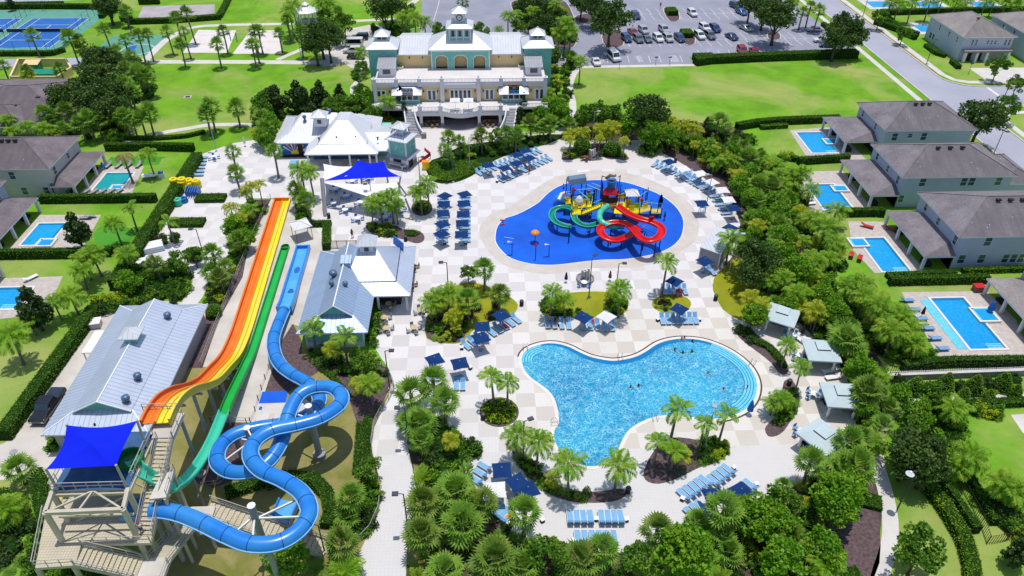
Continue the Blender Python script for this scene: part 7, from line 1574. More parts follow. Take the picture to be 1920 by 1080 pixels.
for px,py,h,lab,pale,rz in((842,568,7.3,'dark lamp post on the garden island',0,pi),(731,730,6.6,'dark lamp post at the bend of the walkway railing',0,0),(767,838,6.6,'dark lamp post at the bed at the head of the walkway',0,pi),(766,1000,6.6,'dark lamp post at the lower end of the walkway',0,pi),(981,866,6.8,'dark lamp post on the curved pool island',0,.4),(386,492,6.2,'dark lamp post on the left plaza',0,pi),(1104,558,7.2,'lamp post with a pale head on the kidney shaped island',0,.9),(1322,398,7.4,'lamp post beside the lifeguard chair',1,pi),(1367,512,7.2,'pale pole behind the shade shed',1,0),(1111,265,6.5,'pale lamp post above the fountain island',1,0),(1243,268,6.5,'pale lamp post above the arc of loungers',1,pi),(406,284,6.4,'pale lamp post at the top of the left plaza',1,pi),(881,318,6.8,'pale lamp post in the lawn border',1,0),(788,345,5.5,'dark lamp post below the kiosk tower',0,0),(1321,842,6.4,'pale lamp post on the triangular pool island',1,1.2),(1155,545,5.0,'dark pole with a small flag by the kidney shaped island',0,0),(609,1035,4.6,'dark lamp post beside the tower stairs',0,pi),(700,396,5.4,'dark lamp post under the shade sails',0,pi),(1618,30,6,'dark street lamp at the top of the street',0,pi),(1858,300,6,'dark street lamp behind the wide grey house',0,0),(1737,120,6,'dark street lamp beside the far grey house',0,.6),(1884,180,5,'dark street lamp at the junction',0,0),(565,110,6,'lamp post by the service court',1,0),(850,342,6,'dark lamp post in front of the clubhouse steps',0,pi)):lamp(px,py,h,lab,bool(pale),rz)
def garden_lamp():
 p=P(1683,953);t=thing('lamp_post','street lamp with a round white shade by the garden path','lamp post',(p.x,p.y,0));b=MB();b.cyl((0,0,0),(0,0,6.3),.09,.07,8);b.tube([(0,0,6.1),(-.2,-.05,6.4),(-.55,-.1,6.3)],.05,6);b.build('pole',M['lamp_pole'],t);b=MB();b.lathe((-.65,-.1,6.0),[(.45,0),(.3,.15),(.1,.4)],14);b.build('lamp_shade',M['white'],t)
garden_lamp()
def bin_(px,py,lab,m='cloth_black',r=.3,h=1.0):p=P(px,py);t=thing('trash_bin',lab,'bin',(p.x,p.y,.02));b=MB();b.lathe((0,0,0),[(r*.9,0),(r,.1),(r,h*.8),(r*1.08,h*.82)],12);b.build('body',M[m],t);b=MB();b.lathe((0,0,h*.82),[(r*1.1,0),(r*.9,h*.15),(r*.4,h*.2)],12);b.build('lid',M['lamp_pole'],t)
for px,py,lab in((978,573,'black bin at the right end of the garden island'),(1341,563,'dark bin beside the side lawn'),(1177,924,'dark bin at the right end of the curved pool island'),(1479,722,'dark bin at the top of the boomerang island'),(761,452,'dark bin at the palm island'),(617,409,'dark bin at the foot of the big sail post'),(1266,304,'dark bin at the top right of the deck'),(906,786,'dark bin beside the round planter')):bin_(px,py,lab)
for px,py,lab,s in((1110,296,'tiered pale fountain on the fountain island',1.0),(1097,524,'smaller grey rock fountain above the kidney shaped island',1.1)):
 p=P(px,py);t=thing('fountain',lab,'fountain',(p.x,p.y,.02));b=MB();b.lathe((0,0,0),[(1.3*s,0),(1.3*s,.35),(1.1*s,.35),(1.1*s,.2)],16);b.build('basin',M['stone'],t);b=MB();rr=random.Random(int(px))
 for k in range(9):a=k*.7;b.cbox((.5*cos(a),.5*sin(a),.5+.12*k),(.32,.3,1.2+.2*(k%3)),a)
 b.build('rock_column',M['curb'],t)
def torus(b,c,R,r,n=18,k=9):
 vs=[];fs=[]
 for i in range(n):
  for j in range(k):a,d=2*pi*i/n,2*pi*j/k;vs.append((c[0]+(R+r*cos(d))*cos(a),c[1]+(R+r*cos(d))*sin(a),c[2]+r*sin(d)))
 for i in range(n):
  for j in range(k):fs.append((i*k+j,((i+1)%n)*k+j,((i+1)%n)*k+(j+1)%k,i*k+(j+1)%k))
 b.add(vs,fs)
TB={}
for i,(px,py,k,m,lab)in enumerate([(338,358,6,'yellow','yellow double swim tube in the left stack, %s from the bottom'),(363,352,4,'yellow','yellow double swim tube in the right stack, %s from the bottom'),(332,370,3,'s_teal','teal swim tube in the upper stack, %s from the bottom'),(324,380,3,'s_teal','teal swim tube in the left stack, %s from the bottom'),(335,385,3,'s_teal','teal swim tube in the lower stack, %s from the bottom'),(345,379,2,'court_blue','dark blue swim tube beside the teal ones, %s from the bottom')]):
 p=P(px,py)
 for j in range(k):
  z=.28+.42*j;l=lab%ORD[j]
  if m not in TB:b=MB();(torus(b,(-.72,0,0),.52,.26),torus(b,(.72,0,0),.52,.26))if m=='yellow' else torus(b,(0,0,0),.5,.25);o=b.build('swim_tube',M[m],None,True);TB[m]=o
  else:o=TB[m].copy();COL.objects.link(o)
  o.location=(p.x+RND.uniform(-.1,.1),p.y+RND.uniform(-.1,.1),z);o.rotation_euler=(0,0,RND.uniform(-.3,.3));tag(o,l,'swim tube','stacked swim tubes on the left plaza')
q=P(366,366);
for i in range(6):b=MB();b.box(-.06,-.9,0,.06,.9,1.6);o=b.build('racing_mat',M['blue_plastic']);o.location=(q.x-1.2+.42*i,q.y,.03);o.rotation_euler=(.25,0,0);tag(o,'%s blue slide mat from the left in the leaning row on the left plaza'%ORD[i],'slide mat','leaning slide mats')
def lifeguard(px,py,lab):
 p=P(px,py);t=thing('lifeguard_chair',lab,'chair',(p.x,p.y,.02));b=MB()
 for x in(-.45,.45):b.beam((x,-.6,0),(x*.8,-.2,1.5),.07);b.beam((x,.6,0),(x*.8,.2,1.5),.07);b.beam((x*.8,.25,1.4),(x*.8,.35,2.2),.06)
 for k in range(4):b.beam((-.45,-.6+.12*k,.3*k+.1),(.45,-.6+.12*k,.3*k+.1),.05)
 b.build('frame',M['white'],t);b=MB();b.box(-.45,-.3,1.45,.45,.3,1.52);b.box(-.45,.3,1.5,.45,.36,2.2);b.build('seat',M['white'],t)
lifeguard(1315,402,'white lifeguard chair under the navy parasol beside the splash pad')
def rack():
 t=boxthing('towel_bin','yellow cart below the red stair by the kiosk','cart',799,317,(1.3,1.0,1.6),'yellow');b=MB();b.box(-.7,-.55,1.6,.7,.55,1.7);b.build('lid',M['s_orange_lip'],t);return t
rack();
def redstair():
 p=P(798,300);t=thing('zigzag_frame','folded red lounge frame standing by the kiosk','frame',(p.x,p.y,0));b=MB();b.beam((-1.1,-1.0,.1),(1.0,.2,1.2),.08,.7);b.beam((1.0,.2,1.2),(-.2,1.6,1.6),.08,.7);b.build('panel',M['red'],t);b=MB();b.beam((.9,.2,0),(1.0,.2,1.2),.1);b.build('leg',M['cloth_black'],t)
redstair();boxthing('towel_hut','small pale blue topped towel box left of the snack bar','box',553,313,(1.5,1.3,1.0),'sling',0,0,lambda t:MB().box(-.85,-.75,1.0,.85,.75,1.08).build('lid',M['sling'],t))
boxthing('tarp_stack','stack of white folded loungers under a tarp in the lower left plaza','stack',288,468,(3.2,2.2,1.0),'canvas_white',.4,0,lambda t:MB().box(-1.7,-1.2,.35,1.7,1.2,.42).build('tarp_edge',M['sling'],t));boxthing('tarp_stack','stack of blue and white folded loungers above the lower left bed','stack',262,500,(2.6,2.0,.9),'sling',.4,0,lambda t:MB().box(-1.2,-.9,.9,1.2,.9,1.0).build('tarp',M['canvas_white'],t))
boxthing('table_stack','stack of pale folded tables behind the grey roofed building','stack',178,612,(1.8,1.4,.9),'steel',.2,0,lambda t:MB().box(-1.0,-.8,.9,1.0,.8,1.0).build('top',M['white'],t));boxthing('playhouse','small red roofed play house beside the long right-hand pool','playhouse',1832,545,(1.3,1.0,.8),'wood',0,0,lambda t:MB().prism([(-.8,-.6),(.8,-.6),(.8,.6),(-.8,.6)],.8,1.0).build('roof',M['red'],t))
def barbecue(px,py,lab):boxthing('grill',lab,'grill',px,py,(1.0,.7,.95),'white',.3,0,lambda t:MB().box(-.45,-.3,.95,.45,.3,1.25).build('lid',M['court_blue'],t))
barbecue(304,333,'white outdoor cooler with a blue lid in the upper left garden')
def ping():p=P(281,335);t=thing('game_table','white table in the garden beside the green pool','table',(p.x,p.y,0),.2);b=MB();b.box(-1.3,-.75,.74,1.3,.75,.8);b.build('tabletop',M['white'],t);b=MB();b.box(-1,-.05,0,-.9,.05,.74);b.box(.9,-.05,0,1.0,.05,.74);b.build('legs',M['post_grey'],t)
ping()
for px,py,lab in((985,655,'double steel handrail at the left steps of the pool'),(1163,673,'steel ladder at the north rim of the pool'),(1040,795,'steel ladder at the left rim of the pool'),(1228,786,'steel ladder at the south rim of the pool'),(1410,684,'steel handrail at the right steps of the pool')):
 p=P(px,py);t=thing('pool_ladder',lab,'pool ladder',(p.x,p.y,0),0 if px<1300 else-.7)
 for s in(-.28,.28):b=MB();b.tube([(s,-.5,.0),(s,-.35,.75),(s,0,.9),(s,.4,.75),(s,.5,0)]if px!=1040 else[(-.5,s,0),(-.3,s,.75),(.1,s,.85),(.5,s,0)],.035,6);b.build('rail',M['steel'],t)
ST=[]
for px,py,lab in((1117,976,'between the two front rows by the bottom shrubs'),(1174,977,'at the right end of the front rows by the bottom shrubs'),(1074,1017,'left of the lowest row of loungers'),(1279,938,'left of the long row by the lower right parasols'),(1375,880,'right of the upper row by the lower right parasols'),(1290,972,'left of the short row by the lower right parasols'),(1417,911,'right of the lower right parasols'),(1233,602,'left of the row in front of the oval island'),(1311,602,'right of the row in front of the oval island'),(1048,610,'among the loungers by the kidney island'),(866,655,'left of the row along the garden island'),(932,342,'left of the front row above the splash pad'),(1017,978,'by the lower left parasols'),(953,985,'below the lower left parasols'),(882,692,'right of the paired parasols'),(834,458,'below the left column of parasols'),(873,458,'below the right column of parasols')):
 p=P(px,py)
 if not ST:t=thing('side_table','x','side table');b=MB();b.box(-.25,-.25,.42,.25,.25,.47);b.build('top',M['white'],t);b=MB();b.box(-.2,-.2,0,.2,.2,.42);b.build('base',M['cloth_black'],t);ST.append(t);t.location=(p.x,p.y,Z['deck']);t['label']='small white side table '+lab
 else:dup(ST[0],(p.x,p.y,Z['deck']),RND.uniform(0,1),'small white side table '+lab)
for px,py,lab in((853,186,'left of the two white parasols on the clubhouse terrace'),(878,186,'right of the two white parasols on the clubhouse terrace')):
 p=P(px,py,6.0);dup(PG['canvas_white'],(p.x,p.y,3.58),0,lab)
def lotpool(deck,x0,y0,x1,y1,spa=None,m='water2',steps=None):
 sheet('pool_patio',PP(deck),Z['walk']+.002,M['pave_pool']);b=MB();o=[(x0-.35,y0-.35),(x1+.35,y0-.35),(x1+.35,y1+.35),(x0-.35,y1+.35)];i=[(x0,y0),(x1,y0),(x1,y1),(x0,y1)];ring_with_hole('x',o,i,.10,None,b);b.add([(*p,.10)for p in o]+[(*p,0)for p in o],[(k,(k+1)%4,(k+1)%4+4,k+4)for k in range(4)]);struct('pool_coping',b,M['coping'])
 struct('pool_water',MB().sheet(i,.045),M[m]);b=MB();b.box(x0+.02,y1-.5,.05,x1-.02,y1-.02,.055);b.box(x1-.4,y0+.02,.05,x1-.02,y1-.5,.055);struct('pool_wall_shade',b,M['water_edge'])  # wall shade laid on the water as dark strips along two sides
 s=MB();l=MB();sx=x1-2.4 if steps is None else steps
 for k in range(3):s.box(sx,y0+.05,.056+.002*k,sx+2.2,y0+1.2-.38*k,.057+.002*k);l.box(sx,y0+1.2-.38*k-.07,.064,sx+2.2,y0+1.2-.38*k,.065)
 struct('pool_steps',s,M['water_shallow']);struct('pool_step_line',l,M['step_line'])
 if spa:
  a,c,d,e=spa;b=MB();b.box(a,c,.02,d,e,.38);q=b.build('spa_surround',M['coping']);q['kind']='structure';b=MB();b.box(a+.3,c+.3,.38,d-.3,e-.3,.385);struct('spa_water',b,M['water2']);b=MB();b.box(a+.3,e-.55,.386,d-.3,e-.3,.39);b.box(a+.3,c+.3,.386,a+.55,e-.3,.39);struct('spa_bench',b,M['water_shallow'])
lotpool([(1480,244),(1565,238),(1625,300),(1520,306)],67.4,12.8,72.8,22.2,(71.4,16,74.4,18.6))
lotpool([(1500,322),(1580,320),(1640,398),(1510,402)],61.6,-9.0,66.8,0.0,(65.6,-3.2,68.6,-.8))
lotpool([(1590,415),(1660,416),(1735,510),(1640,512),(1600,470)],63.8,-27.9,68.2,-18.4,(61.6,-21.3,64.6,-18.6))
lotpool([(1690,548),(1850,546),(1905,600),(1935,672),(1760,670)],68.0,-46.4,73.0,-35.0,(72.2,-41,75.4,-37.6),'water2',70.6)
b=MB();b.box(66.2,-46.3,.05,67.6,-35.2,.06);struct('pool_ledge',b,M['water_shallow'])
lotpool([(140,378),(190,312),(270,312),(240,378)],-70.6,1.9,-65.6,8.4,(-67.6,1.6,-65.2,3.4),'water3');lotpool([(12,474),(75,403),(190,403),(150,474)],-75.0,-16.1,-70.5,-9.5,(-72.4,-17.0,-69.6,-14.6));lotpool([(-20,600),(0,522),(118,518),(85,590)],-73.6,-33,-67.6,-27.8)
for px,py,w in((1650,8,7),(1742,9,7),(1845,9,7),(1735,53,5)):
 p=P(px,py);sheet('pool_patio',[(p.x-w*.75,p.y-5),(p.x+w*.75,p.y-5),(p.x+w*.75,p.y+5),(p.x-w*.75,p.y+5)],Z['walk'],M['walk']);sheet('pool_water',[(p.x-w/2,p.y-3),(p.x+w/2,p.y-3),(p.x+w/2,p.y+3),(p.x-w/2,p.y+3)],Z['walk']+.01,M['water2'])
for pts in([(205,310),(300,294),(305,297),(215,300)],[(175,440),(200,420),(250,430),(245,452),(190,462)]):sheet('putting_green',smooth_closed(PP(pts),2),Z['walk']+.006,M['turf'])
sheet('bowling_lawn',PP([(196,309),(208,295),(304,295),(298,309)]),Z['walk']+.01,M['turf'])
for y0 in((0,),):pass
sheet('patio_corner',PP([(1895,778),(1940,775),(1940,820),(1918,812)]),Z['walk'],M['walk'])
sheet('tennis_apron',[(-144,73),(-109,73),(-109,112),(-160,112),(-160,73)],Z['road']+.002,M['court_green'])
for k,x in enumerate((-128.9,-147.8)):
 sheet('tennis_court',[(x,78.8),(x+16.2,78.8),(x+16.2,104),(x,104)],Z['road']+.008,M['court_blue']);b=MB();z=Z['road']+.014
 for a,c,d,e in((0,0,16.2,.14),(0,25.06,16.2,25.2),(0,0,.14,25.2),(16.06,0,16.2,25.2),(2.2,0,2.34,25.2),(13.86,0,14,25.2),(2.3,6.2,13.9,6.34),(2.3,18.9,13.9,19.04),(8.03,6.3,8.17,19)):b.quad((x+a,78.8+c,z),(x+d,78.8+c,z),(x+d,78.8+e,z),(x+a,78.8+e,z))
 struct('court_lines',b,M['paint']);t=thing('tennis_net','dark net across the %s tennis court'%('right','left')[k],'net',(x+8,91.4,0));b=MB();b.box(-9,-.03,.1,9,.03,1.0);b.build('mesh',M['black'],t);b=MB();b.box(-9,-.04,1.0,9,.04,1.07);b.build('band',M['white'],t)
sheet('basketball_court',PP([(165,103),(215,66),(318,66),(288,105)]),Z['road'],M['court_green']);q=P(258,93);b=MB()
for k in range(24):a,c=2*pi*k/24,2*pi*(k+1)/24;b.quad((q.x+4*cos(a),q.y+4*sin(a),.02),(q.x+4.2*cos(a),q.y+4.2*sin(a),.02),(q.x+4.2*cos(c),q.y+4.2*sin(c),.02),(q.x+4*cos(c),q.y+4*sin(c),.02))
struct('court_lines',b,M['paint']);sheet('court_key',PP([(235,97),(243,84),(258,84),(250,97)]),Z['road']+.006,M['court_blue'])
for k,c in enumerate(([(372,56),(443,57),(426,99),(343,99)],[(470,57),(522,57),(528,101),(436,101)])):
 sheet('sand_court',PP(c),Z['walk']+.008,M['sand']);p=P(*((391,77),(487,78))[k]);t=thing('volleyball_net','volleyball net across the %s sand court'%('left','right')[k],'net',(p.x,p.y,0));b=MB();b.cyl((-6,0,0),(-6,0,2.5),.12,None,8);b.build('post',M['court_blue'],t);b=MB();b.cyl((6,0,0),(6,0,2.5),.12,None,8);b.build('post',M['court_blue'],t);b=MB();b.box(-6,-.01,1.6,6,.01,1.64);b.box(-6,-.01,2.4,6,.01,2.44);b.build('net_tape',M['white'],t)
sheet('grey_court',PP([(258,34),(268,12),(403,8),(402,28)]),Z['road'],M['bocce']);sheet('far_street',PP([(-20,8),(180,-2),(200,-14),(-20,-8)]),Z['road'],M['road'])
b=MB();z=Z['road']+.006
for y0,y1,x0,x1 in((75.6,81,41,97),(81,86.4,41,97),(98.5,103.9,41,97),(103.9,109.3,41,97),(64.0,68.8,25,53),(68.3,72.5,58,97),(124,129.4,30,97)):
 n=int((x1-x0)/2.75)
 for k in range(n+1):x=x0+2.75*k;b.quad((x-.06,y0,z),(x+.06,y0,z),(x+.06-(.5 if y0>70 else-.3),y1,z),(x-.06-(.5 if y0>70 else-.3),y1,z))
for x in(31,41,50.2):
 for k in range(6):b.quad((x,64.4+.8*k,z),(x+1.6,64.6+.8*k,z),(x+1.6,64.8+.8*k,z),(x,64.6+.8*k,z))
for y in(81,103.9):b.quad((41,y-.05,z),(97,y-.05,z),(97,y+.05,z),(41,y+.05,z))
struct('bay_markings',b,M['paint'])
for nm,pts in(('tree_island',[(1130,62),(1165,58),(1168,86),(1136,88)]),('tree_island',[(1080,30),(1120,26),(1130,42),(1086,44)]),('tree_island',[(1440,62),(1460,62),(1462,74),(1442,75)]),('hedge_island',[(1244,16),(1268,16),(1274,38),(1254,39)]),('hedge_island',[(1272,58),(1298,56),(1303,82),(1284,83)]),('tree_island',[(1405,5),(1460,2),(1465,28),(1415,28)])):
 c=smooth_closed(PP(pts),3);sheet(nm,c,.05,M['mulch']);kerb('island_kerb',c,.25,.14,True)
sheet('drive_bed',smooth_closed(PP([(958,12),(975,0),(1050,-2),(1075,30),(1080,82),(1060,92),(1040,86),(990,60)]),3),.05,M['mulch']);kerb('drive_kerb',smooth_closed(PP([(958,12),(975,0),(1050,-2),(1075,30),(1080,82),(1060,92),(1040,86),(990,60)]),3),.25,.14,True);kerb('drive_kerb',PP([(813,40),(822,10),(826,-10)]),.3,.14);kerb('drive_kerb',PP([(745,60),(790,52),(813,40)]),.3,.14)
CB={}
def carmesh(kind,paint):
 if kind=='van':L,W,H,hood,pr=5.6,2.0,2.3,.7,[(-2.8,.45),(-2.8,1.0),(-2.78,2.15),(-2.6,2.3),(1.5,2.3),(2.2,1.25),(2.75,1.05),(2.8,.45)]
 elif kind=='suv':L,W,H,hood,pr=4.7,1.9,1.75,.9,[(-2.35,.4),(-2.35,.95),(-2.2,1.62),(-1.9,1.74),(.35,1.74),(1.15,1.08),(2.2,.95),(2.35,.75),(2.35,.4)]
 elif kind=='pickup':L,W,H,hood,pr=5.8,2.0,1.9,1,[(-2.9,.5),(-2.9,1.1),(-.9,1.1),(-.75,1.85),(.75,1.88),(1.5,1.2),(2.8,1.08),(2.9,.9),(2.9,.5)]
 else:L,W,H,hood,pr=4.6,1.82,1.45,1,[(-2.3,.38),(-2.3,.82),(-1.6,.95),(-.95,1.4),(.35,1.44),(1.2,.98),(2.15,.84),(2.3,.65),(2.3,.38)]
 t=thing('parked_car','x','car',(0,0,0));n=len(pr);b=MB();vs=[]
 for s in(-1,1):
  for x,z in pr:vs.append((x,s*W/2*(1 if z<1.1 else(.86 if kind!='van' else.95)),z))
 b.add(vs,[tuple(range(n)),tuple(range(2*n-1,n-1,-1))]+[(i,i+n,(i+1)%n+n,(i+1)%n)for i in range(n)]);o=b.build('body',M[paint],t);md=o.modifiers.new('bevel','BEVEL');md.width=.07;md.segments=2
 g=MB();e={'van':(1.55,2.22,2.15,1.33,-2.2),'suv':(.42,1.68,1.1,1.14,-1.95),'pickup':(.82,1.82,1.45,1.25,-.6),'sedan':(.42,1.38,1.14,1.03,-1.0)}[kind];k=.85
 g.add([(e[0],-W*.38,e[1]+.02),(e[0],W*.38,e[1]+.02),(e[2],W*.42,e[3]+.03),(e[2],-W*.42,e[3]+.03)],[(0,3,2,1)])
 zt,zb=H-.14,(1.06 if kind!='sedan' else.98);
 for s in(-1,1):g.add([(e[4],s*W*(.445 if kind!='van' else.485),zt),(e[0]-.15,s*W*(.445 if kind!='van' else.485),zt),(e[2]-.3,s*(W*.5+.01),zb+.06),(e[4]-.25,s*(W*.5+.01),zb+.06)],[(0,1,2,3),(3,2,1,0)])
 rx=pr[1][0]+.02;
 if kind=='sedan':g.add([(-1.55,-W*.4,.99),(-1.55,W*.4,.99),(-.98,W*.36,1.41),(-.98,-W*.36,1.41)],[(0,1,2,3),(3,2,1,0)])
 elif kind=='pickup':g.box(-2.8,-.85,1.08,-1.0,.85,1.12)
 else:g.add([(rx-.04,-W*.4,zb),(rx-.04,W*.4,zb),(pr[2][0]-.03,W*.36,zt),(pr[2][0]-.03,-W*.36,zt)],[(0,1,2,3),(3,2,1,0)])
 g.build('window_glass',M['glass'],t)
 for x in(-L*.31,L*.31):
  for s in(-1,1):q=MB();q.cyl((x,s*(W/2-.2),.33),(x,s*(W/2+.02),.33),.34,None,14);w=q.build('wheel',M['cloth_black'],t);q=MB();q.cyl((x,s*(W/2+.01),.33),(x,s*(W/2+.03),.33),.2,None,10);q.build('rim',M['steel'],w)
 for s in(-1,1):q=MB();q.box(L/2-.08,s*W*.36-.16,.62,L/2+.02,s*W*.36+.16,.8);q.build('headlight',M['white'],t);q=MB();q.box(-L/2-.02,s*W*.4-.12,.7,-L/2+.06,s*W*.4+.12,.95);q.build('tail_light',M['red'],t)
 return t
for nm,c in(('car_white',(.80,.80,.80)),('car_silver',(.45,.47,.50)),('car_navy',(.02,.05,.16)),('car_black',(.012,.013,.018)),('car_red',(.35,.02,.03)),('car_grey',(.13,.15,.19)),('car_blue',(.03,.12,.38))):M[nm]=pmat(nm,c,None,1,.25,.1,spec=.6,coat=.6)
def car(px,py,kind,paint,ang,label,name=None):
 k=(kind,paint);p=P(px,py)
 if k not in CB:t=CB[k]=carmesh(kind,'car_'+paint);t.location=(p.x,p.y,.02);t.rotation_euler=(0,0,radians(ang));t['label']=label
 else:t=dup(CB[k],(p.x,p.y,.02),radians(ang),label)
 t['category']={'van':'van','pickup':'pickup truck'}.get(kind,'car')
 if kind in('van','pickup'):t.name='pickup_truck' if kind=='pickup' else 'parked_van'
def C2(x,y):return(960+x/4,y/4)
for x,y,kd,pt,a,lb in((860,145,'suv','white',-82,'white car beside the big oak in the upper car park row'),(925,135,'suv','navy',-82,'dark blue car next to the white one by the big oak'),(1350,115,'suv','white',-82,'white car alone right of the upper hedge island'),(1675,60,'suv','navy',-70,'dark blue car at the far right end of the upper row'),(1718,105,'sedan','blue',-70,'blue car in front of the dark blue one under the right trees'),(905,255,'sedan','red',-78,'dark red car under the big oak'),(985,245,'suv','silver',-78,'silver car in the rear row, right of the dark red one'),(1138,240,'suv','silver',-78,'silver car in the rear row in the middle'),(1442,225,'suv','white',-78,'white pickup sized car at the rear right of the lower hedge island'),(1520,232,'suv','navy',-78,'dark blue car at the right end of the rear row'),(1750,225,'sedan','silver',-70,'silver car alone at the right of the car park'),(857,305,'suv','navy',-80,'dark blue people carrier at the left end of the front row'),(945,310,'suv','grey',-80,'grey car second in the front row'),(1012,308,'sedan','grey',-80,'dark grey low car third in the front row'),(1093,305,'suv','white',-80,'white car fourth in the front row'),(1168,305,'suv','silver',-80,'silver car fifth in the front row'),(1255,305,'suv','navy',-80,'dark blue car left of the lower hedge island'),(1405,285,'suv','white',-80,'white car right of the lower hedge island'),(1483,285,'suv','grey',-80,'grey car next to the white one right of the hedge island'),(1645,290,'sedan','navy',-72,'dark blue car alone in the right half of the front row'),(760,445,'van','white',-78,'white van in the front bays by the lawn'),(628,480,'sedan','white',-84,'small white car left of the white van'),(1725,398,'suv','red',-88,'dark red car behind the long hedge'),(1815,402,'sedan','red',-88,'bright red car behind the long hedge')):car(*C2(x,y),kd,pt,a,lb)
for px,py,kd,pt,a,lb in((1527,59,'sedan','silver',178,'silver car parked sideways beside the clipped hedge'),(1541,79,'sedan','white',175,'white car at the right edge of the car park'),(1552,88,'sedan','navy',175,'dark car under the tree at the right edge of the car park'),(675,74,'suv','black',178,'black car at the top of the service court'),(662,87,'van','white',180,'white van in the service court'),(661,99,'suv','white',180,'white car in the service court'),(668,110,'sedan','black',175,'dark car lowest in the service court'),(94,768,'pickup','black',-92,'black pickup truck on the service drive'),(1916,345,'suv','black',90,'dark car at the right edge beside the wide grey house')):car(px,py,kd,pt,a,lb)
def skin(pts,edges,rad,sub=1):
 me=bpy.data.meshes.new('body');me.from_pydata(pts,edges,[]);o=bpy.data.objects.new('body',me);COL.objects.link(o);o.modifiers.new('s','SKIN');o.modifiers.new('d','SUBSURF').levels=sub
 for v,r in zip(me.skin_vertices[0].data,rad):v.radius=(r,r)
 me.skin_vertices[0].data[0].use_root=True;dg=bpy.context.evaluated_depsgraph_get();dg.update();n=bpy.data.meshes.new_from_object(o.evaluated_get(dg));bpy.data.objects.remove(o)
 for p in n.polygons:p.use_smooth=True
 return n
def figure(pose):
 if pose=='stand':hip_,kn,an,sh,el,ha,hd=(0,0,.93),[(-.1,.03,.5),(.11,-.1,.5)],[(-.1,.0,.07),(.12,-.02,.09)],(0,0,1.42),[(-.27,.02,1.15),(.27,-.02,1.15)],[(-.28,-.12,.9),(.29,-.14,.92)],(0,-.02,1.64)
 elif pose=='swim':hip_,kn,an,sh,el,ha,hd=(0,0,-.45),[(-.1,0,-.9),(.1,0,-.9)],[(-.1,0,-1.2),(.1,0,-1.2)],(0,0,.08),[(-.3,-.1,.02),(.3,-.12,.03)],[(-.42,-.3,0),(.4,-.35,.02)],(0,-.02,.32)
 else:hip_,kn,an,sh,el,ha,hd=(.05,0,.48),[(.5,-.1,.56),(.5,.1,.5)],[(.95,-.1,.44),(.95,.11,.44)],(-.4,0,.86),[(-.2,-.27,.66),(-.2,.27,.66)],[(.05,-.22,.56),(.08,.2,.55)],(-.52,0,1.06)
 H,Sh,Hd=Vector(hip_),Vector(sh),Vector(hd);pts=[H,H.lerp(Sh,.5),Sh,Sh.lerp(Hd,.35),Hd,Hd+(Hd-Sh).normalized()*.09];ed=[(0,1),(1,2),(2,3),(3,4),(4,5)];rad=[.14,.125,.13,.05,.095,.07];fwd=Vector((0,-1,0))if pose!='lie' else Vector((1,0,0))
 pts.append(Hd+fwd*.11);ed.append((4,6));rad.append(.018)
 for i in range(2):
  n=len(pts);s=Vector((1,0,0))if pose!='lie' else Vector((0,1,0));s=s*(-1 if i==0 else 1);foot=Vector(an[i])+(fwd*.2 if pose!='lie' else Vector((.05,0,.16)))
  pts+=[H+s*.09-Vector((0,0,.06))if pose!='lie' else H+s*.09+Vector((.06,0,0)),Vector(kn[i]),Vector(an[i]),foot];ed+=[(0,n),(n,n+1),(n+1,n+2),(n+2,n+3)];rad+=[.095,.06,.042,.035]
  n=len(pts);hnd=Vector(ha[i]);el_=Vector(el[i]);d=(hnd-el_).normalized();pts+=[Sh+s*.17,el_,hnd,hnd+d*.08];ed+=[(2,n),(n,n+1),(n+1,n+2),(n+2,n+3)];rad+=[.06,.042,.032,.03]
  for f in range(5):pts.append(hnd+d*(.155-.012*abs(f-2))+s*(.018*(f-2))*.9+(fwd*.03 if f==0 else Vector()));ed.append((n+3,len(pts)-1));rad.append(.009)
 return skin([tuple(p)for p in pts],ed,rad),H,Sh,Hd,fwd
FG={k:figure(k)for k in('stand','swim','lie')}
def person(px,py,pose,rz,skin_m,top,bot,hair,label,z=.03):
 me,H,Sh,Hd,fwd=FG[pose];p=P(px,py,z);t=thing('person',label,'person',(p.x,p.y,z),rz);m=me.copy();m.materials.clear();m.materials.append(M[skin_m]);o=bpy.data.objects.new('body',m);COL.objects.link(o);o.parent=t
 if top:MB().tube([H.lerp(Sh,.25),H.lerp(Sh,.6),H.lerp(Sh,1.0)],[.16,.155,.17],10).build('shirt',M[top],t,True)
 if bot and pose!='swim':a=H+(Vector((0,0,-.22))if pose=='stand' else Vector((.22,0,.02)));MB().tube([H.lerp(Sh,.22),H,a],[.165,.185,.17],10).build('shorts',M[bot],t,True)
 MB().lathe(tuple(Hd+Vector((0,0,-.02))-fwd*.025),[(.105,-.02),(.118,.05),(.10,.11),(.05,.15),(.01,.16)],10).build('hair',M[hair],t,True)
for px,py,pose,rz,sk,tp_,bt,lab in((992,326,'stand',.6,'skin','red','cloth_black','person in red walking on the deck above the splash pad'),(1056,360,'stand',2,'skin',None,'court_blue','person in blue shorts at the edge of the splash pad'),(1245,413,'stand',1,'skin_dark','cloth_black','cloth_black','person in dark clothes at the right side of the splash pad'),(1105,416,'stand',3,'skin','cloth_black','cloth_black','person in dark clothes standing under the teal flume'),(1103,442,'stand',0,'skin_dark','cloth_white','cloth_black','person in a white top below the teal flume'),(661,446,'stand',1,'skin_dark','cloth_black','cloth_black','person in black walking above the restroom building'),(1238,15,'stand',0,'skin','cloth_black','cloth_black','person in dark clothes crossing the car park'),(1064,142,'stand',0,'skin','cloth_black','cloth_black','person in dark clothes on the path right of the clubhouse')):person(px,py,pose,rz,sk,tp_,bt,'hair',lab)
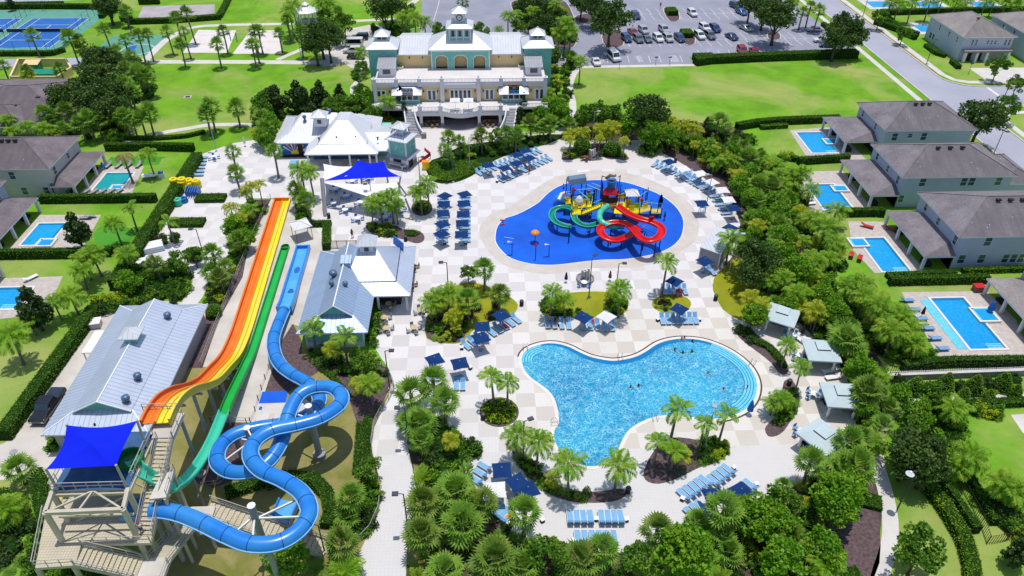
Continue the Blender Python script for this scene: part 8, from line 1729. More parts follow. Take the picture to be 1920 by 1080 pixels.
p_=P(268,1000,8.0);person(268,1000,'stand',1.2,'skin','cloth_white','court_blue','red','person in a white shirt and red cap on the slide tower platform',8.0)
for i,(px,py,rz,sk,tp_,lab)in enumerate(((1278,636,0,'skin',None,'left of the pair of swimmers at the top rim of the pool'),(1283,634,1,'skin','cloth_pink','right of the pair of swimmers at the top rim of the pool'),(1298,641,2,'skin_dark','court_blue','swimmer in blue just right of the pair at the top rim'),(1265,657,1.5,'skin_dark',None,'swimmer lying low in the water left of the group of three'),(1280,662,3,'skin_dark','cloth_black','swimmer with raised arms in the middle of the group of three'),(1297,660,.4,'skin_dark','cloth_black','dark swimmer at the right of the group of three'),(1327,701,0,'skin','cloth_white','lone swimmer right of the pool centre'),(1356,731,2,'skin','cloth_white','swimmer with a white back near the right steps'),(1401,727,4,'skin','cloth_white','swimmer sitting on the right pool steps'),(1182,727,0,'skin_dark','cloth_white','left of the two swimmers in the middle of the pool'),(1197,724,1,'skin_dark','court_blue','swimmer in blue, right of the two in the middle of the pool'))):person(px,py,'swim',rz,sk,tp_,None,'hair',lab,.02)
for px,py,rz,sk,tp_,lab in((1031,606,-pi/2,'skin',None,'sunbather lying left of the kidney island parasols'),(1041,608,-pi/2,'skin','cloth_black','sunbather in black beside the tan one by the kidney island'),(1112,610,-pi/2,'skin','cloth_pink','sunbather in pink under the navy parasol by the kidney island'),(942,331,-.8,'skin_dark',None,'dark haired sunbather in the front row above the splash pad'),(968,321,-.8,'skin','cloth_white','sunbather in white in the front row above the splash pad'),(1325,358,3.5,'skin',None,'tanned sunbather in the arc right of the splash pad'),(1310,340,3.6,'skin','cloth_black','sunbather in black under the white parasols of the arc')):person(px,py,'lie',rz,sk,tp_,'court_blue','hair',lab,.0)
for px,py,h,lab,m in((1815,140,3.0,'blue street name sign on a dark post at the junction','court_blue'),(1229,122,2.2,'small sign post in front of the right car park bays','court_blue'),(1255,122,2.2,'small sign post left of the parking lot hedge','court_blue'),(1161,130,2.2,'small sign post in front of the white van','court_blue')):p=P(px,py);t=thing('sign_post',lab,'sign',(p.x,p.y,0));b=MB();b.cyl((0,0,0),(0,0,h),.05,None,6);b.build('pole',M['lamp_pole'],t);b=MB();b.box(-.45,-.06,h-.3,.45,-.02,h);b.build('sign_plate',M[m],t)
for px,py,lab in((25,848,'dark round manhole cover on the service drive'),):p=P(px,py);b=MB();b.lathe((p.x,p.y,.0),[(.45,.02),(.45,.05),(.02,.055)],16);tag(b.build('manhole_cover',M['post_grey']),lab,'manhole cover')
p=P(352,182);t=thing('drain_grate','small square drain with a pale rim in the left lawn','drain',(p.x,p.y,0));b=MB();b.box(-.8,-.7,0,.8,.7,.08);b.build('rim',M['curb'],t);b=MB();b.box(-.55,-.45,.08,.55,.45,.09);b.build('grate',M['dark'],t)
def X(c,r,items):
 return[(k,480*c+x/4,270*r+y/4,h)+tuple(rest)for k,x,y,h,*rest in items]
AV=[[(51.6,-6),(54.4,-6),(54.4,-55),(51.6,-55)]]
sheet('fence_mulch_strip',AV[0],Z['lawn']+.016,M['mulch'])
grove('by the tennis courts',X(0,0,[('S',235,265,6,1.2),('S',520,285,7,1.47),('S',590,300,6,1.38),('S',785,225,5,1.38),('S',25,490,6,1.2),('S',610,370,4,1.2)]))
grove('beside the basketball court',X(0,0,[('S',935,310,6,1.29),('S',1030,270,7,1.2),('S',1095,255,7,1.2),('S',1255,240,6,1.2),('S',1345,330,6,1.2),('S',880,420,5,1.2)]))
grove('around the sand courts',X(0,0,[('S',1320,140,7,1.29),('S',1410,105,8,1.29),('S',1380,235,7,1.2),('S',1670,235,6,1.2),('S',1620,335,6,1.29),('S',1890,330,6,1.2),('S',1905,230,6,1.2)])+X(1,0,[('S',20,235,6,1.2),('S',175,250,5,1.1),('S',230,150,6,1.29),('S',320,230,7,1.2),('S',0,330,5,1.2)]))
grove('by the dumpster enclosure',X(0,0,[('S',195,535,3,1.1),('S',445,515,4,1.29),('Y',215,570,2,1.1),('S',940,90,6,1.38)]))
grove('behind the brown roof',X(0,0,[('O',740,450,0,1.6),('O',740,590,0,1.7),('O',680,740,0,1.5),('O',820,700,0,1.5),('O',480,730,0,1.4),('O',840,810,0,1.4),('O',850,480,0,1.3),('O',610,650,0,1.2)]))
grove('at the edge of the left lawn',X(0,0,[('S',880,400,5,1.38),('S',990,430,6,1.47),('S',950,520,6,1.38),('S',1040,540,6,1.47),('S',1090,580,5,1.29),('S',930,620,6,1.47),('S',880,670,5,1.38),('S',980,690,5,1.2)]))
grove('by the left lawn path',X(0,0,[('S',930,870,5,1.47),('S',1050,890,4.5,1.29),('S',1110,850,5,1.38),('S',990,900,4,1.2),('S',1570,800,5.5,1.47),('S',1540,850,5,1.38),('S',1770,810,4.5,1.38)]))
grove('behind the left house',X(0,0,[('S',500,830,5,1.38),('S',320,850,5,1.38),('S',660,890,5,1.47),('S',720,910,4,1.38),('S',400,880,4,1.29),('Q',190,950,4,1.0),('Q',60,900,4,1.0),('Q',330,960,4,.9),('S',600,930,4,1.38),('Q',90,980,3,.9),('S',460,960,3,1.1)]))
scatter('behind the left house',[(0,205),(60,210),(200,225),(240,250),(235,268),(0,252)],['h','b','d','l'],42,.9,1.7,1.2,seed=2)
scatter('under the lawn-edge palms',[(205,150),(245,110),(280,130),(290,180),(250,200),(215,200)],['d','h'],22,.9,1.6,1.3,seed=4)
grove('beyond the tennis courts',X(0,0,[('O',800,30,0,1.5),('M',940,120,0,1.2),('O',820,70,0,1.1),('M',70,20,0,.9)]))
grove('around the gazebo',X(1,0,[('Q',255,80,7,1.3),('Q',280,40,7,1.2),('Q',490,20,7,1.3),('Q',545,25,7,1.2),('S',610,110,6,1.38),('T',660,160,0,1.6),('T',590,220,0,1.6),('T',510,130,0,1.4),('O',480,250,0,1.7),('O',440,320,0,1.5),('O',540,300,0,1.5),('S',235,140,6,1.29)]))
grove('left of the entrance drive',X(1,0,[('O',960,60,0,1.8),('O',1010,20,0,1.5),('Q',1140,110,7,1.2),('Q',1090,130,6,1.2),('Q',1190,130,7,1.2),('Q',1270,160,6,1.2),('T',1130,80,0,1.5)]))
scatter('left of the entrance drive',[(690,55),(750,50),(775,60),(755,72),(700,66)],['h','d','b'],16,.8,1.4,1.2,seed=5)
grove('behind the clubhouse',X(1,0,[('T',1385,235,0,1.5),('T',1690,235,0,1.5),('S',1545,10,6,1.29),('Q',1825,220,4,.8),('Q',1890,120,6,1.2)]))
grove('right of the entrance drive',X(2,0,[('Q',30,110,6,1.1),('Q',150,80,6,1.2),('O',120,40,0,1.4),('O',240,60,0,1.4),('Q',330,50,7,1.3),('Q',400,170,7,1.4),('Q',440,230,6,1.3),('O',230,170,0,1.3),('T',60,200,0,1.4),('Q',350,240,5,1.1),('O',320,130,0,1.2)]))
scatter('right of the entrance drive',[(965,15),(1050,10),(1080,80),(1060,92),(1040,86),(985,55)],['h','d','b','l'],46,1.0,1.8,1.4,seed=6)
grove('on an island of the car park',X(2,0,[('O',740,150,0,2.1),('O',610,60,0,1.5),('O',520,20,0,1.3),('O',1790,30,0,1.5)])+X(3,0,[('O',70,120,0,2.0),('O',-20,60,0,1.6)]))
grove('between car park and street',X(3,0,[('S',260,90,5,1.29),('S',320,50,6,1.38),('S',380,80,6,1.38),('S',160,30,5,1.29),('S',190,10,5,1.2),('O',590,220,0,1.8),('O',520,290,0,1.5),('O',620,290,0,1.3)]))
grove('along the street',X(3,0,[('T',840,130,0,1.3),('T',1020,245,0,1.2),('T',1730,490,0,1.5),('T',1870,630,0,1.2),('T',1810,790,0,1.4),('O',1610,880,0,1.7)]))
grove('beyond the street',X(3,0,[('Q',930,20,5,1.1),('Q',980,30,5,1.1),('Q',1090,20,6,1.2),('Q',1220,10,6,1.2),('Q',1310,-10,5,1.1),('Q',1410,10,5,1.1),('Q',1500,10,5,1.1),('Q',1640,10,6,1.2),('Q',1700,0,5,1.1),('S',1790,30,5,1.2),('S',1860,40,5,1.2)]))
grove('left of the clubhouse',X(1,0,[('Q',790,390,5,1.0),('T',765,560,0,1.15),('T',795,500,0,1.0),('T',800,690,0,1.2),('T',790,770,0,1.2),('T',830,860,0,1.2),('B',730,770,0,1.1),('B',900,850,0,.9),('Q',980,760,5,1.0),('C',1040,740,0,1.25),('C',1070,780,0,1.3),('C',1110,830,0,1.3),('T',620,790,0,1.4),('T',690,800,0,1.3)]))
grove('behind the snack bar',X(1,0,[('M',120,770,0,1.5),('M',150,740,0,1.4),('C',240,790,0,1.3),('M',310,740,0,1.7),('M',360,760,0,1.5),('M',480,720,0,1.5),('M',630,720,0,1.2),('M',440,760,0,1.2),('S',560,790,3,1.29),('S',670,790,3.5,1.47),('T',50,740,0,1.6),('T',40,800,0,1.5)]))
scatter('left of the snack bar',[(480,200),(520,200),(515,265),(480,262)],['h','b','d'],26,.9,1.5,1.1,seed=8)
grove('left of the snack bar',X(1,0,[('S',40,870,4,1.29),('S',60,960,4,1.29),('C',30,900,0,1.0),('B',110,920,0,1.3),('Y',10,1000,2.5,1.0),('B',60,1020,0,1.1)]))
scatter('behind the snack bar',[(500,215),(690,212),(745,238),(735,262),(700,252),(690,225),(520,222)],['h','b','d','l'],40,.8,1.3,.9,seed=9)
grove('right of the clubhouse',X(2,0,[('C',120,740,0,1.3),('C',90,800,0,1.25),('C',60,870,0,1.3),('C',40,920,0,1.2),('Q',270,700,4,1.0),('T',300,640,0,1.0),('Y',340,630,3,1.1),('B',330,800,0,1.15),('B',270,790,0,1.0),('Q',510,450,6,1.1),('T',420,420,0,1.1),('T',310,400,0,1.2),('B',210,860,0,1.1),('B',390,850,0,1.1)]))
scatter('right of the clubhouse',[(1030,110),(1075,100),(1090,120),(1062,150),(1066,190),(1072,225),(1040,245),(1005,235),(1012,200),(1030,180)],['h','b','d','l'],44,.8,1.4,1.0,seed=10)
grove('at the north edge of the plaza',X(1,0,[('S',1440,1030,4,1.1),('S',1530,1060,3.5,1.01),('S',1690,1010,4,1.01),('Y',1660,1040,3,1.0),('T',1790,1010,0,.9),('S',1880,1000,4,1.2)])+X(2,0,[('S',30,1010,4,1.2),('S',140,920,4,1.29),('S',290,920,4,1.29),('S',240,950,3,1.1)]))
grove('in the border above the splash pad',X(2,0,[('Y',440,1010,3.2,1.1),('Y',535,1000,3.5,1.2),('Y',670,970,4,1.3),('Y',760,960,4,1.4),('Y',720,985,3.5,1.1),('S',430,930,3,1.1),('O',1010,830,0,1.7),('T',650,850,0,1.6),('T',560,870,0,1.4),('T',740,850,0,1.4),('B',900,940,0,1.5),('B',1040,1000,0,1.4),('Y',1310,960,3.5,1.4),('Y',1240,960,3,1.2),('S',1545,910,5,1.38),('M',1470,960,0,1.1),('B',1180,1020,0,1.2),('Y',1380,980,3,1.2),('S',1600,960,3,1.1)]))
scatter('in the border above the splash pad',[(1075,225),(1200,225),(1390,250),(1440,300),(1340,300),(1290,285),(1235,275),(1200,255),(1080,260)],['h','b','d','l'],70,.8,1.5,1.1,seed=12)
scatter('in the lawn border',[(835,292),(868,272),(960,262),(1050,253),(1010,275),(970,285),(900,300)],['l','h','g','b'],30,.5,.9,1.0,seed=13)
cover('clipped_groundcover','clipped green groundcover in the curved bed above the sunbeds',[(800,318),(812,304),(850,300),(890,302),(906,312),(884,328),(860,338),(842,342),(818,340)],'lf_hedge2',.5,60)
grove('in the lawn border',X(1,1,[('S',1410,40,3,0.92),('S',1440,90,2.5,0.92)]))
for i,(x,y)in enumerate([(1091,281),(1148,283)]):plant('g%d'%i,*P2(x,y,.9),None,1.75,None,'large clipped ball shrub, %s of the pale fountain'%('left','right')[i],'ball shrubs flanking the fountain')
scatter('on the fountain island',[(1055,290),(1075,280),(1100,283),(1090,296),(1065,298)],['l','h','f'],12,.5,.8,.6,seed=14)
scatter('at the right end of the fountain island',[(1125,280),(1165,283),(1176,295),(1150,296),(1125,290)],['h','f','p'],12,.5,.8,.6,seed=15)
grove('on the fountain island',X(2,1,[('Y',435,-30,4,.8),('Y',660,-40,4,.8),('Y',850,-20,4,.8)]))
for i,(x,y)in enumerate([(1206,280),(1220,284),(1232,278),(1215,272)]):plant('h%d'%(i%3),*P2(x,y,.8),None,1.25,None,'rounded green shrub by the bin at the top right of the deck','rounded shrubs by the top right bin')
scatter('in the strip right of the splash pad',[(1275,285),(1340,290),(1440,310),(1500,430),(1560,540),(1500,600),(1440,595),(1430,540),(1420,500),(1385,470),(1395,430),(1400,395),(1390,370),(1360,340),(1330,318)],['B','b','a','Y','h','a','d','Q','S','S','Q'],185,.65,1.0,1.15,h=(2.0,4.2),seed=16,avoid=AV)
scatter('in the strip behind the cabanas',[(1500,600),(1560,540),(1670,715),(1690,765),(1640,800),(1655,860),(1610,850),(1606,790),(1594,715),(1548,650),(1528,630)],['B','b','S','a','h','d','Q','S'],90,.65,1.0,1.15,h=(1.8,3.6),seed=17,avoid=AV)
grove('in the strip right of the splash pad',X(2,1,[('Q',1650,710,5,1.0),('B',1720,300,0,1.15),('B',1790,420,0,1.1),('S',1850,300,4,1.2),('B',1650,70,0,1.2),('S',1780,100,4,1.29),('B',1880,560,0,1.1),('O',1830,840,0,1.25),('O',1800,960,0,1.0),('Y',1820,1000,3,1.1),('Y',1850,620,3,1.2)])+X(3,1,[('B',60,440,0,1.2),('B',120,540,0,1.15),('S',40,330,4,1.29),('B',90,700,0,1.25),('B',20,820,0,1.1),('B',150,850,0,1.1),('S',70,600,3.4,1.2),('Q',110,300,4,.9),('Y',50,1000,3,1.2),('B',240,960,0,1.4)]))
grove('behind the cabanas',X(3,2,[('Y',360,180,3.2,1.2),('B',150,110,0,.9),('S',590,380,4,1.38),('S',560,330,3,1.29),('B',690,600,0,1.15),('S',755,765,4,1.3),('S',730,855,3,1.1),('B',510,190,0,1.1),('B',420,70,0,1.05),('S',640,440,3,1.2)])+X(3,3,[('S',610,70,3.5,1.25),('S',690,30,3,1.0),('S',560,260,3,1.38),('S',660,250,3,1.38),('S',330,230,4,1.24)]))
grove('beside the cabanas on the deck',X(3,2,[('Q',150,420,4.2,.8),('Q',260,600,4.6,.8),('Q',90,830,3,.8),('Q',40,860,2.2,.7)])+X(2,2,[('Y',1790,90,4,1.1),('B',1810,200,0,1.0),('Y',1850,130,3,1.0)]))
scatter('below the sunbeds',[(870,885),(915,960),(960,1000),(1045,1038),(1210,1035),(1300,990),(1420,945),(1530,897),(1560,930),(1560,1090),(770,1090),(770,1010),(800,930),(785,890)],['b','h','d','f','l','f','S','a','w'],150,.55,.95,1.15,h=(1.2,2.6),seed=18)
grove('below the sunbeds',X(2,3,[('S',90,600,4.2,1.24),('S',500,960,3,1.29),('S',690,880,3.6,1.29),('S',1105,740,4,1.33),('S',1590,580,4.5,1.38),('B',1320,890,0,1.5),('S',1290,960,3,1.2),('B',1850,640,0,1.3),('B',1770,600,0,1.0),('Q',1430,1000,3,.9),('T',930,940,0,1.0),('T',250,880,0,1.2),('S',80,1000,2.5,1.2)])+X(3,3,[('B',60,670,0,1.25),('S',160,800,3,1.3),('B',120,960,0,1.3),('B',430,870,0,1.2),('Q',440,1000,3,1.0),('T',120,490,0,1.1),('B',540,470,0,1.4),('B',510,560,0,1.3),('B',610,400,0,1.0)]))
grove('right of the walkway',X(1,3,[('S',1250,530,3.4,1.29),('S',1500,430,3.8,1.43),('S',1540,700,3.5,1.47),('S',1230,760,3.6,1.38),('S',1700,530,3.6,1.29),('S',1780,960,3.4,1.47),('S',1420,1040,3,1.29),('S',1620,560,3,1.1),('Y',1465,60,3,.8),('S',1240,60,2.6,1.1)]))
grove('on the bed at the head of the walkway',X(1,2,[('S',1320,690,4,1.29),('S',1170,790,3.6,1.29),('S',1420,860,3.8,1.33),('S',1240,1010,3,1.29),('S',1130,1000,2,0.92)]))
plant('w0',*P2(873,880,1.2),None,1.3,None,'broad leaved plant with dark arching leaves by the stacked parasols')
scatter('right of the walkway',[(808,835),(850,830),(890,840),(895,858),(870,862),(858,882),(830,905),(806,900)],['d','h','b'],26,.8,1.2,.9,seed=19)
scatter('on the bed at the head of the walkway',[(775,790),(800,775),(835,790),(850,815),(810,830),(775,830)],['f','d','h'],16,.6,1.0,.9,seed=20)
grove('on the round planter',[('R',924,706,5.0,1.0),('R',953,716,4.5,.9)])
for o in list(COL.objects)[-6:]:pass
cover('groundcover_ring','yellow green leafy ring of groundcover in the round planter',[(936+34*cos(a*pi/8),773+25*sin(a*pi/8))for a in range(16)],'lf_lime',.45,34,.34,.2)
grove('on the curved pool island',X(2,3,[('Q',190,70,5,1.0),('Q',440,240,5.3,1.1),('Q',790,240,4.6,1.05),('Q',40,20,4.4,.9),('Y',310,350,1.4,.7)]))
scatter('on the curved pool island',C4(2,3,[(20,190),(90,290),(160,370),(250,430),(400,490),(560,520),(590,480),(450,450),(330,420),(240,360),(150,250),(80,160)]),['h','f','d','b'],30,.45,.8,.6,seed=21)
grove('on the triangular pool island',X(2,2,[('R',1240,900,6,1.05),('R',1600,940,5,.8),('R',1445,1025,4.6,.9)])+X(2,3,[('R',1085,80,4.2,1.0),('R',1215,130,3.6,1.0),('Y',1260,170,2.6,1.0)]))
scatter('on the triangular pool island',C4(2,3,[(1400,80),(1500,85),(1590,100),(1610,150),(1540,215),(1440,245)]),['l','f','h','b'],24,.45,.8,.55,seed=22)
cover('island_turf','small patch of bright grass on the triangular pool island',C4(2,3,[(1190,280),(1220,170),(1300,90),(1400,120),(1460,225),(1330,310),(1210,345)]),'lf_hedge',.18,40,.2,.1,None)
grove('on the kidney shaped island',X(2,2,[('Q',295,30,5,.95),('Q',400,90,3,.8),('Q',820,0,5.4,.95),('Y',740,30,3,.6)]))
scatter('on the kidney shaped island',C4(2,2,[(220,150),(250,100),(330,110),(440,180),(560,190),(600,215),(400,225),(270,212)]),['h','l','f','b'],18,.5,.9,.6,seed=23)
scatter('at the right end of the kidney island',C4(2,2,[(730,80),(800,70),(860,120),(850,170),(800,205),(740,200)]),['l','h','b'],12,.6,.95,.6,seed=24)
grove('on the oval island',X(2,1,[('R',1155,900,6.0,1.15)]))
plant('r0',*P2(1274,549,.6),None,1.2,None,'red leaved cordyline in a pot beside the oval island')
scatter('on the oval island',[(1228,575),(1245,562),(1258,575),(1245,587)],['h','f','p'],8,.4,.6,.6,seed=25)
grove('on the garden island',X(1,2,[('Q',1310,110,3.6,.95),('Q',1350,60,4,.95),('Y',1480,220,2.4,1.0),('Y',1540,180,3,.9),('S',1590,80,4,1.15),('S',1830,50,3.6,1.1),('Q',1440,40,3.6,.9),('Y',1500,300,1.5,.5)])+X(1,1,[('S',1710,930,4.2,1.06),('T',1590,960,0,.75)]))
scatter('on the garden island',[(802,632),(806,600),(830,575),(855,580),(872,600),(870,625),(850,642),(822,640)],['l','h','b','p','f'],26,.45,.8,.6,seed=26)
for i,(x,y)in enumerate([(868,592),(880,588),(895,575),(922,592),(930,570)]):plant('p%d'%(i%3),*P2(x,y,.5),None,1.0,None,'dark purple shrub on the garden island lawn','purple shrubs on the garden island')
grove('on the palm island by the shade sails',X(1,1,[('Q',860,440,5,1.0),('Q',930,430,4.6,1.1),('Q',1010,400,5.2,1.05),('Q',1050,460,3.8,.8)]))
scatter('on the palm island by the shade sails',C4(1,1,[(840,620),(900,610),(1000,620),(1080,650),(1060,690),(920,690)]),['l','h','f','d'],18,.45,.8,.6,seed=27)
cover('clipped_groundcover','clipped green lobe of groundcover on the palm island',C4(1,1,[(1105,650),(1180,650),(1235,675),(1190,700),(1120,695)]),'lf_hedge',.5,60)
grove('on the small oval island',X(1,1,[('Q',1235,360,4.6,.95),('Q',1285,300,5.6,1.0),('Q',1190,350,3.8,.7)]))
scatter('on the small oval island',C4(1,1,[(1185,480),(1220,440),(1290,450),(1300,490),(1240,530)]),['h','f','l'],10,.5,.75,.6,seed=28)
scatter('on the mulch island',[(1380,616),(1396,618),(1420,633),(1405,645),(1388,632)],['h','d'],7,.5,.8,.6,seed=29)
hedge('low clipped hedge on the mulch island by the pool',[(1412,640),(1440,652),(1462,676),(1468,690)],1.1,.6)
scatter('on the boomerang island',[(1470,730),(1490,735),(1494,755),(1478,785),(1458,800),(1462,770)],['b','f','h'],16,.5,.85,.6,seed=30)
grove('on the left plaza',X(0,1,[('S',1740,60,5.5,1.15),('S',1770,215,4,1.1),('R',1260,590,4.0,.9)])+X(1,1,[('S',130,60,5.5,1.24)]))
grove('beside the orange slide',X(0,1,[('Y',1880,330,5.5,1.0),('Y',1850,370,4.5,.9),('Y',1730,480,3,1.0),('S',1600,820,4.5,1.15),('Q',1860,500,3,.9),('B',1760,620,0,1.1),('Y',1800,560,3,1.0),('B',1840,700,0,.9),('S',1780,720,3,1.01),('S',1640,1000,3,1.1),('S',1590,960,2.5,1.01),('S',1680,920,3,1.01)])+X(1,1,[('Y',20,310,4.5,1.0)]))
scatter('beside the orange slide',[(430,445),(470,377),(500,385),(465,460),(440,510),(405,580),(388,570),(396,530),(432,522)],['b','l','h','f','d'],46,.6,1.0,.9,seed=31)
grove('between the slides and the shade sails',X(1,1,[('Q',340,190,5.6,1.1),('Q',400,210,5.8,1.0),('S',310,340,4,1.15),('S',380,420,4.4,1.1),('S',330,380,3.5,1.01)]))
scatter('between the slides and the shade sails',C4(1,1,[(310,480),(340,440),(400,480),(410,560),(330,580),(300,540)]),['l','b'],10,.6,.9,.6,seed=32)
grove('in the lower left plaza bed',X(0,1,[('T',1340,880,0,1.1),('S',1170,900,3.4,1.01),('T',1450,830,0,.9)]))
scatter('in the lower left plaza bed',[(230,545),(265,505),(330,500),(358,520),(350,555),(325,580),(270,580)],['d','b','h','d'],40,.7,1.2,1.0,seed=33)
scatter('in the bed below the teal tubes',[(275,455),(300,440),(335,445),(330,460),(290,465)],['p','h','d'],12,.5,.8,.6,seed=34)
for i,(x,y)in enumerate([(400,583),(366,478)]):plant('g%d'%i,*P2(x,y,.9),None,1.15,None,('clipped ball shrub beside the rail left of the orange slide','clipped shrub by the lamp post on the left plaza')[i])
scatter('above the grey roofed building',[(178,565),(225,560),(270,550),(300,556),(290,565),(225,580),(185,590)],['l','b','d','h'],26,.7,1.1,.9,seed=35)
grove('in the left back gardens',X(0,1,[('Q',1110,70,5,1.0),('R',975,480,4.5,.9),('Q',850,590,4.4,1.0),('M',570,650,0,1.4),('Q',690,820,4.4,1.1),('Q',620,860,4,1.0),('Q',950,820,4,1.05),('Q',600,950,3.6,1.0),('B',960,1020,0,1.0)])+X(0,2,[('M',240,150,0,1.5),('Q',520,60,4,1.0),('Q',70,360,5,1.15),('Q',210,230,3,.8),('Q',400,100,3.4,.8)]))
for o in COL.objects:
 if o.get('label','').startswith('dark conical magnolia in the left back gardens'):pass
grove('in the left foreground',X(0,3,[('S',125,270,2.6,1.1),('Q',40,560,3,1.0),('S',20,640,2,1.01)]))
scatter('in the left foreground',[(-20,930),(30,920),(70,960),(75,1040),(60,1090),(-20,1090)],['d','b','h','f'],26,.7,1.2,1.0,seed=36)
scatter('behind the service drive',[(92,822),(110,815),(112,835),(98,845)],['b'],3,.7,.9,.7,seed=37)
scatter('under the slide tower',[(95,1050),(150,1065),(200,1078),(180,1095),(90,1095)],['b','h'],10,.8,1.1,1.0,seed=38)
grove('between the slide yard and the walkway',X(1,3,[('S',720,490,3.5,1.24),('S',640,830,3,1.1),('T',830,280,0,.9),('Q',660,1040,1.6,.9),('B',240,960,0,1.2),('S',690,620,1.8,0.92),('f',440,1010,0,1.4)]))
grove('behind the restroom building',X(1,2,[('R',420,300,4.4,1.05),('R',655,360,5.2,1.05),('Y',560,450,3,.9),('T',820,560,0,1.0),('T',760,520,0,.8),('Q',850,720,4.2,1.0),('Y',780,720,2.4,.9)]))
scatter('behind the restroom building',[(575,655),(640,670),(690,690),(725,700),(715,730),(680,735),(640,700),(600,690)],['d','h','f','b'],26,.5,.9,.9,seed=39)
scatter('between the slide yard and the walkway',[(640,960),(690,920),(712,905),(705,960),(690,1000),(650,1010)],['b','h','l','d'],22,.7,1.1,.9,seed=40)
scatter('beside the restroom building',[(697,575),(712,568),(716,590),(704,655),(692,655)],['b','h'],16,.5,.8,.6,seed=41)
grove('along the right-hand back gardens',X(3,1,[('Q',250,220,5,1.1),('Q',190,260,4,1.1),('Q',330,350,4,1.0),('Q',90,240,4,1.1),('Q',60,160,4,1.0),('Q',440,620,5,1.2),('Q',360,560,4,1.1),('Q',500,740,4,1.1),('Q',460,860,3.4,.9),('Q',520,500,3.4,1.1),('Q',700,1040,4.4,1.1),('Q',590,1060,4,1.0)])+X(3,2,[('Q',830,130,5,1.15),('Q',1010,210,5,1.15),('Q',940,330,4.4,1.1),('Q',1060,300,4,1.1),('Q',730,60,4.2,1.1),('Q',1100,420,3,.9)]))
scatter('along the right-hand back gardens',[(1440,300),(1490,290),(1490,350),(1520,400),(1560,440),(1600,520),(1570,560),(1500,450),(1440,340)],['b','a','h','d'],40,.8,1.2,1.2,seed=42,avoid=AV)
scatter('beside the long right-hand pool garden',[(1570,560),(1640,560),(1690,600),(1745,680),(1690,690),(1640,660)],['b','a','l','d'],36,.8,1.2,1.2,seed=43,avoid=AV)
for i,(x,y)in enumerate([(1718,722),(1773,720),(1828,722),(1882,716)]):plant('k%d'%(i%3),*P2(x,y,1.2),None,1.35,None,'clipped cone shrub below the stone wall, %s from the left'%ORD[i],'cone shrubs below the stone wall')
for i,(x,y)in enumerate([(1808,740),(1855,742),(1905,735)]):plant('k%d'%(i%3),*P2(x,y,.8),None,.95,None,'small cone shrub by the garden path, %s from the left'%ORD[i],'small cone shrubs by the garden path')
scatter('below the stone wall',[(1670,718),(1700,715),(1700,735),(1680,742)],['d'],4,.8,1.0,.8,seed=44)
for i,(x,y)in enumerate([(1745,727),(1800,724),(1852,720),(1902,712)]):plant('d%d'%(i%3),*P2(x,y,.7),None,1.15,None,'dark rounded shrub between the cone shrubs, %s from the left'%ORD[i],'dark shrubs between the cones')
scatter('by the garden path',[(1730,735),(1800,735),(1900,728),(1910,735),(1790,745),(1740,742)],['l'],14,.45,.65,.7,seed=45)
grove('by the garden path',X(3,3,[('O',1120,150,0,1.15),('O',1050,210,0,.9),('O',1190,270,0,.9),('T',1150,890,0,1.5),('Q',1520,170,3.6,1.0),('Q',1760,380,3.6,1.1),('Q',1850,430,3,1.0),('Q',1420,250,2.6,.9),('M',1880,900,0,.9)])+X(3,2,[('Q',1400,900,3.4,1.0),('T',1250,800,0,1.1),('T',1300,860,0,1.0),('B',1150,930,0,.9),('T',1100,1000,0,1.1)]))
scatter('behind the fence corner of the garden path',[(1690,780),(1770,760),(1800,800),(1790,870),(1740,830),(1700,800)],['d','h','b'],26,.8,1.2,1.1,seed=46)
scatter('in the lower right garden',[(1840,930),(1890,950),(1920,1000),(1920,1040),(1870,990)],['d','h','l'],16,.8,1.1,1.0,seed=47)
scatter('below the lower right hedge',[(1825,770),(1870,765),(1875,785),(1830,785)],['b','l'],10,.6,.9,.8,seed=48)
hedge('long clipped hedge between the left plaza and the back gardens',[(-54.6,13),(-54.6,-29)],2.0,2.0,px=False)
hedge('long clipped hedge beside the service drive and the pickup truck',[(-55.4,-34.5),(-56.5,-58.5)],1.7,1.7,px=False)
hedge('short clipped hedge block beside the yellow tubes',[(-50.6,-2.2),(-45.4,-2.2)],2.4,.8,px=False)
hedge('short clipped hedge block beside the green tubes',[(-52.6,-10.4),(-46.8,-10.4)],2.4,.8,px=False)
hedge('hedge between the two upper left back gardens',[(78,380),(295,378)],1.1,1.6)
hedge('hedge between the two lower left back gardens',[(0,484),(150,482),(215,478)],1.1,1.6)
hedge('hedge at the top of the upper left back garden',[(200,282),(290,281),(365,283)],1.2,1.6)
hedge('low hedge along the left lawn path',[(235,262),(300,262),(350,258),(385,250)],1.0,.8)
hedge('hedge in front of the tennis courts',[(-5,105),(100,104),(122,97)],1.2,1.3)
hedge('hedge behind the tennis courts',[(-5,17),(100,16),(190,17)],1.4,1.5)
hedge('hedge in front of the grey court',[(245,45),(320,43),(415,36)],1.6,1.5)
hedge('hedge at the right end of the grey court',[(412,34),(420,20),(430,0)],1.6,1.3)
hedge('clipped hedge between the parking lot and the right lawn',[(55.2,62.2),(60,63.6),(75,65.0),(98.5,66.6)],2.6,1.9,px=False,dens=24)
hedge('short hedge stub at the left end of the parking lot hedge',[(55.4,65.6),(60.5,66.0)],1.5,1.6,px=False,dens=24)
hedge('clipped hedge at the bottom of the right lawn',[(1380,243),(1420,236),(1470,232),(1572,228)],1.5,1.5)
hedge('low yellow green hedge below the right lawn hedge',[(1425,242),(1475,239)],1.2,.9,'lf_hedge2')
hedge('hedge between the top two right-hand pools',[(1495,308),(1590,302)],1.1,1.5)
hedge('hedge between the middle two right-hand pools',[(1572,405),(1650,404),(1652,408)],1.1,1.5)
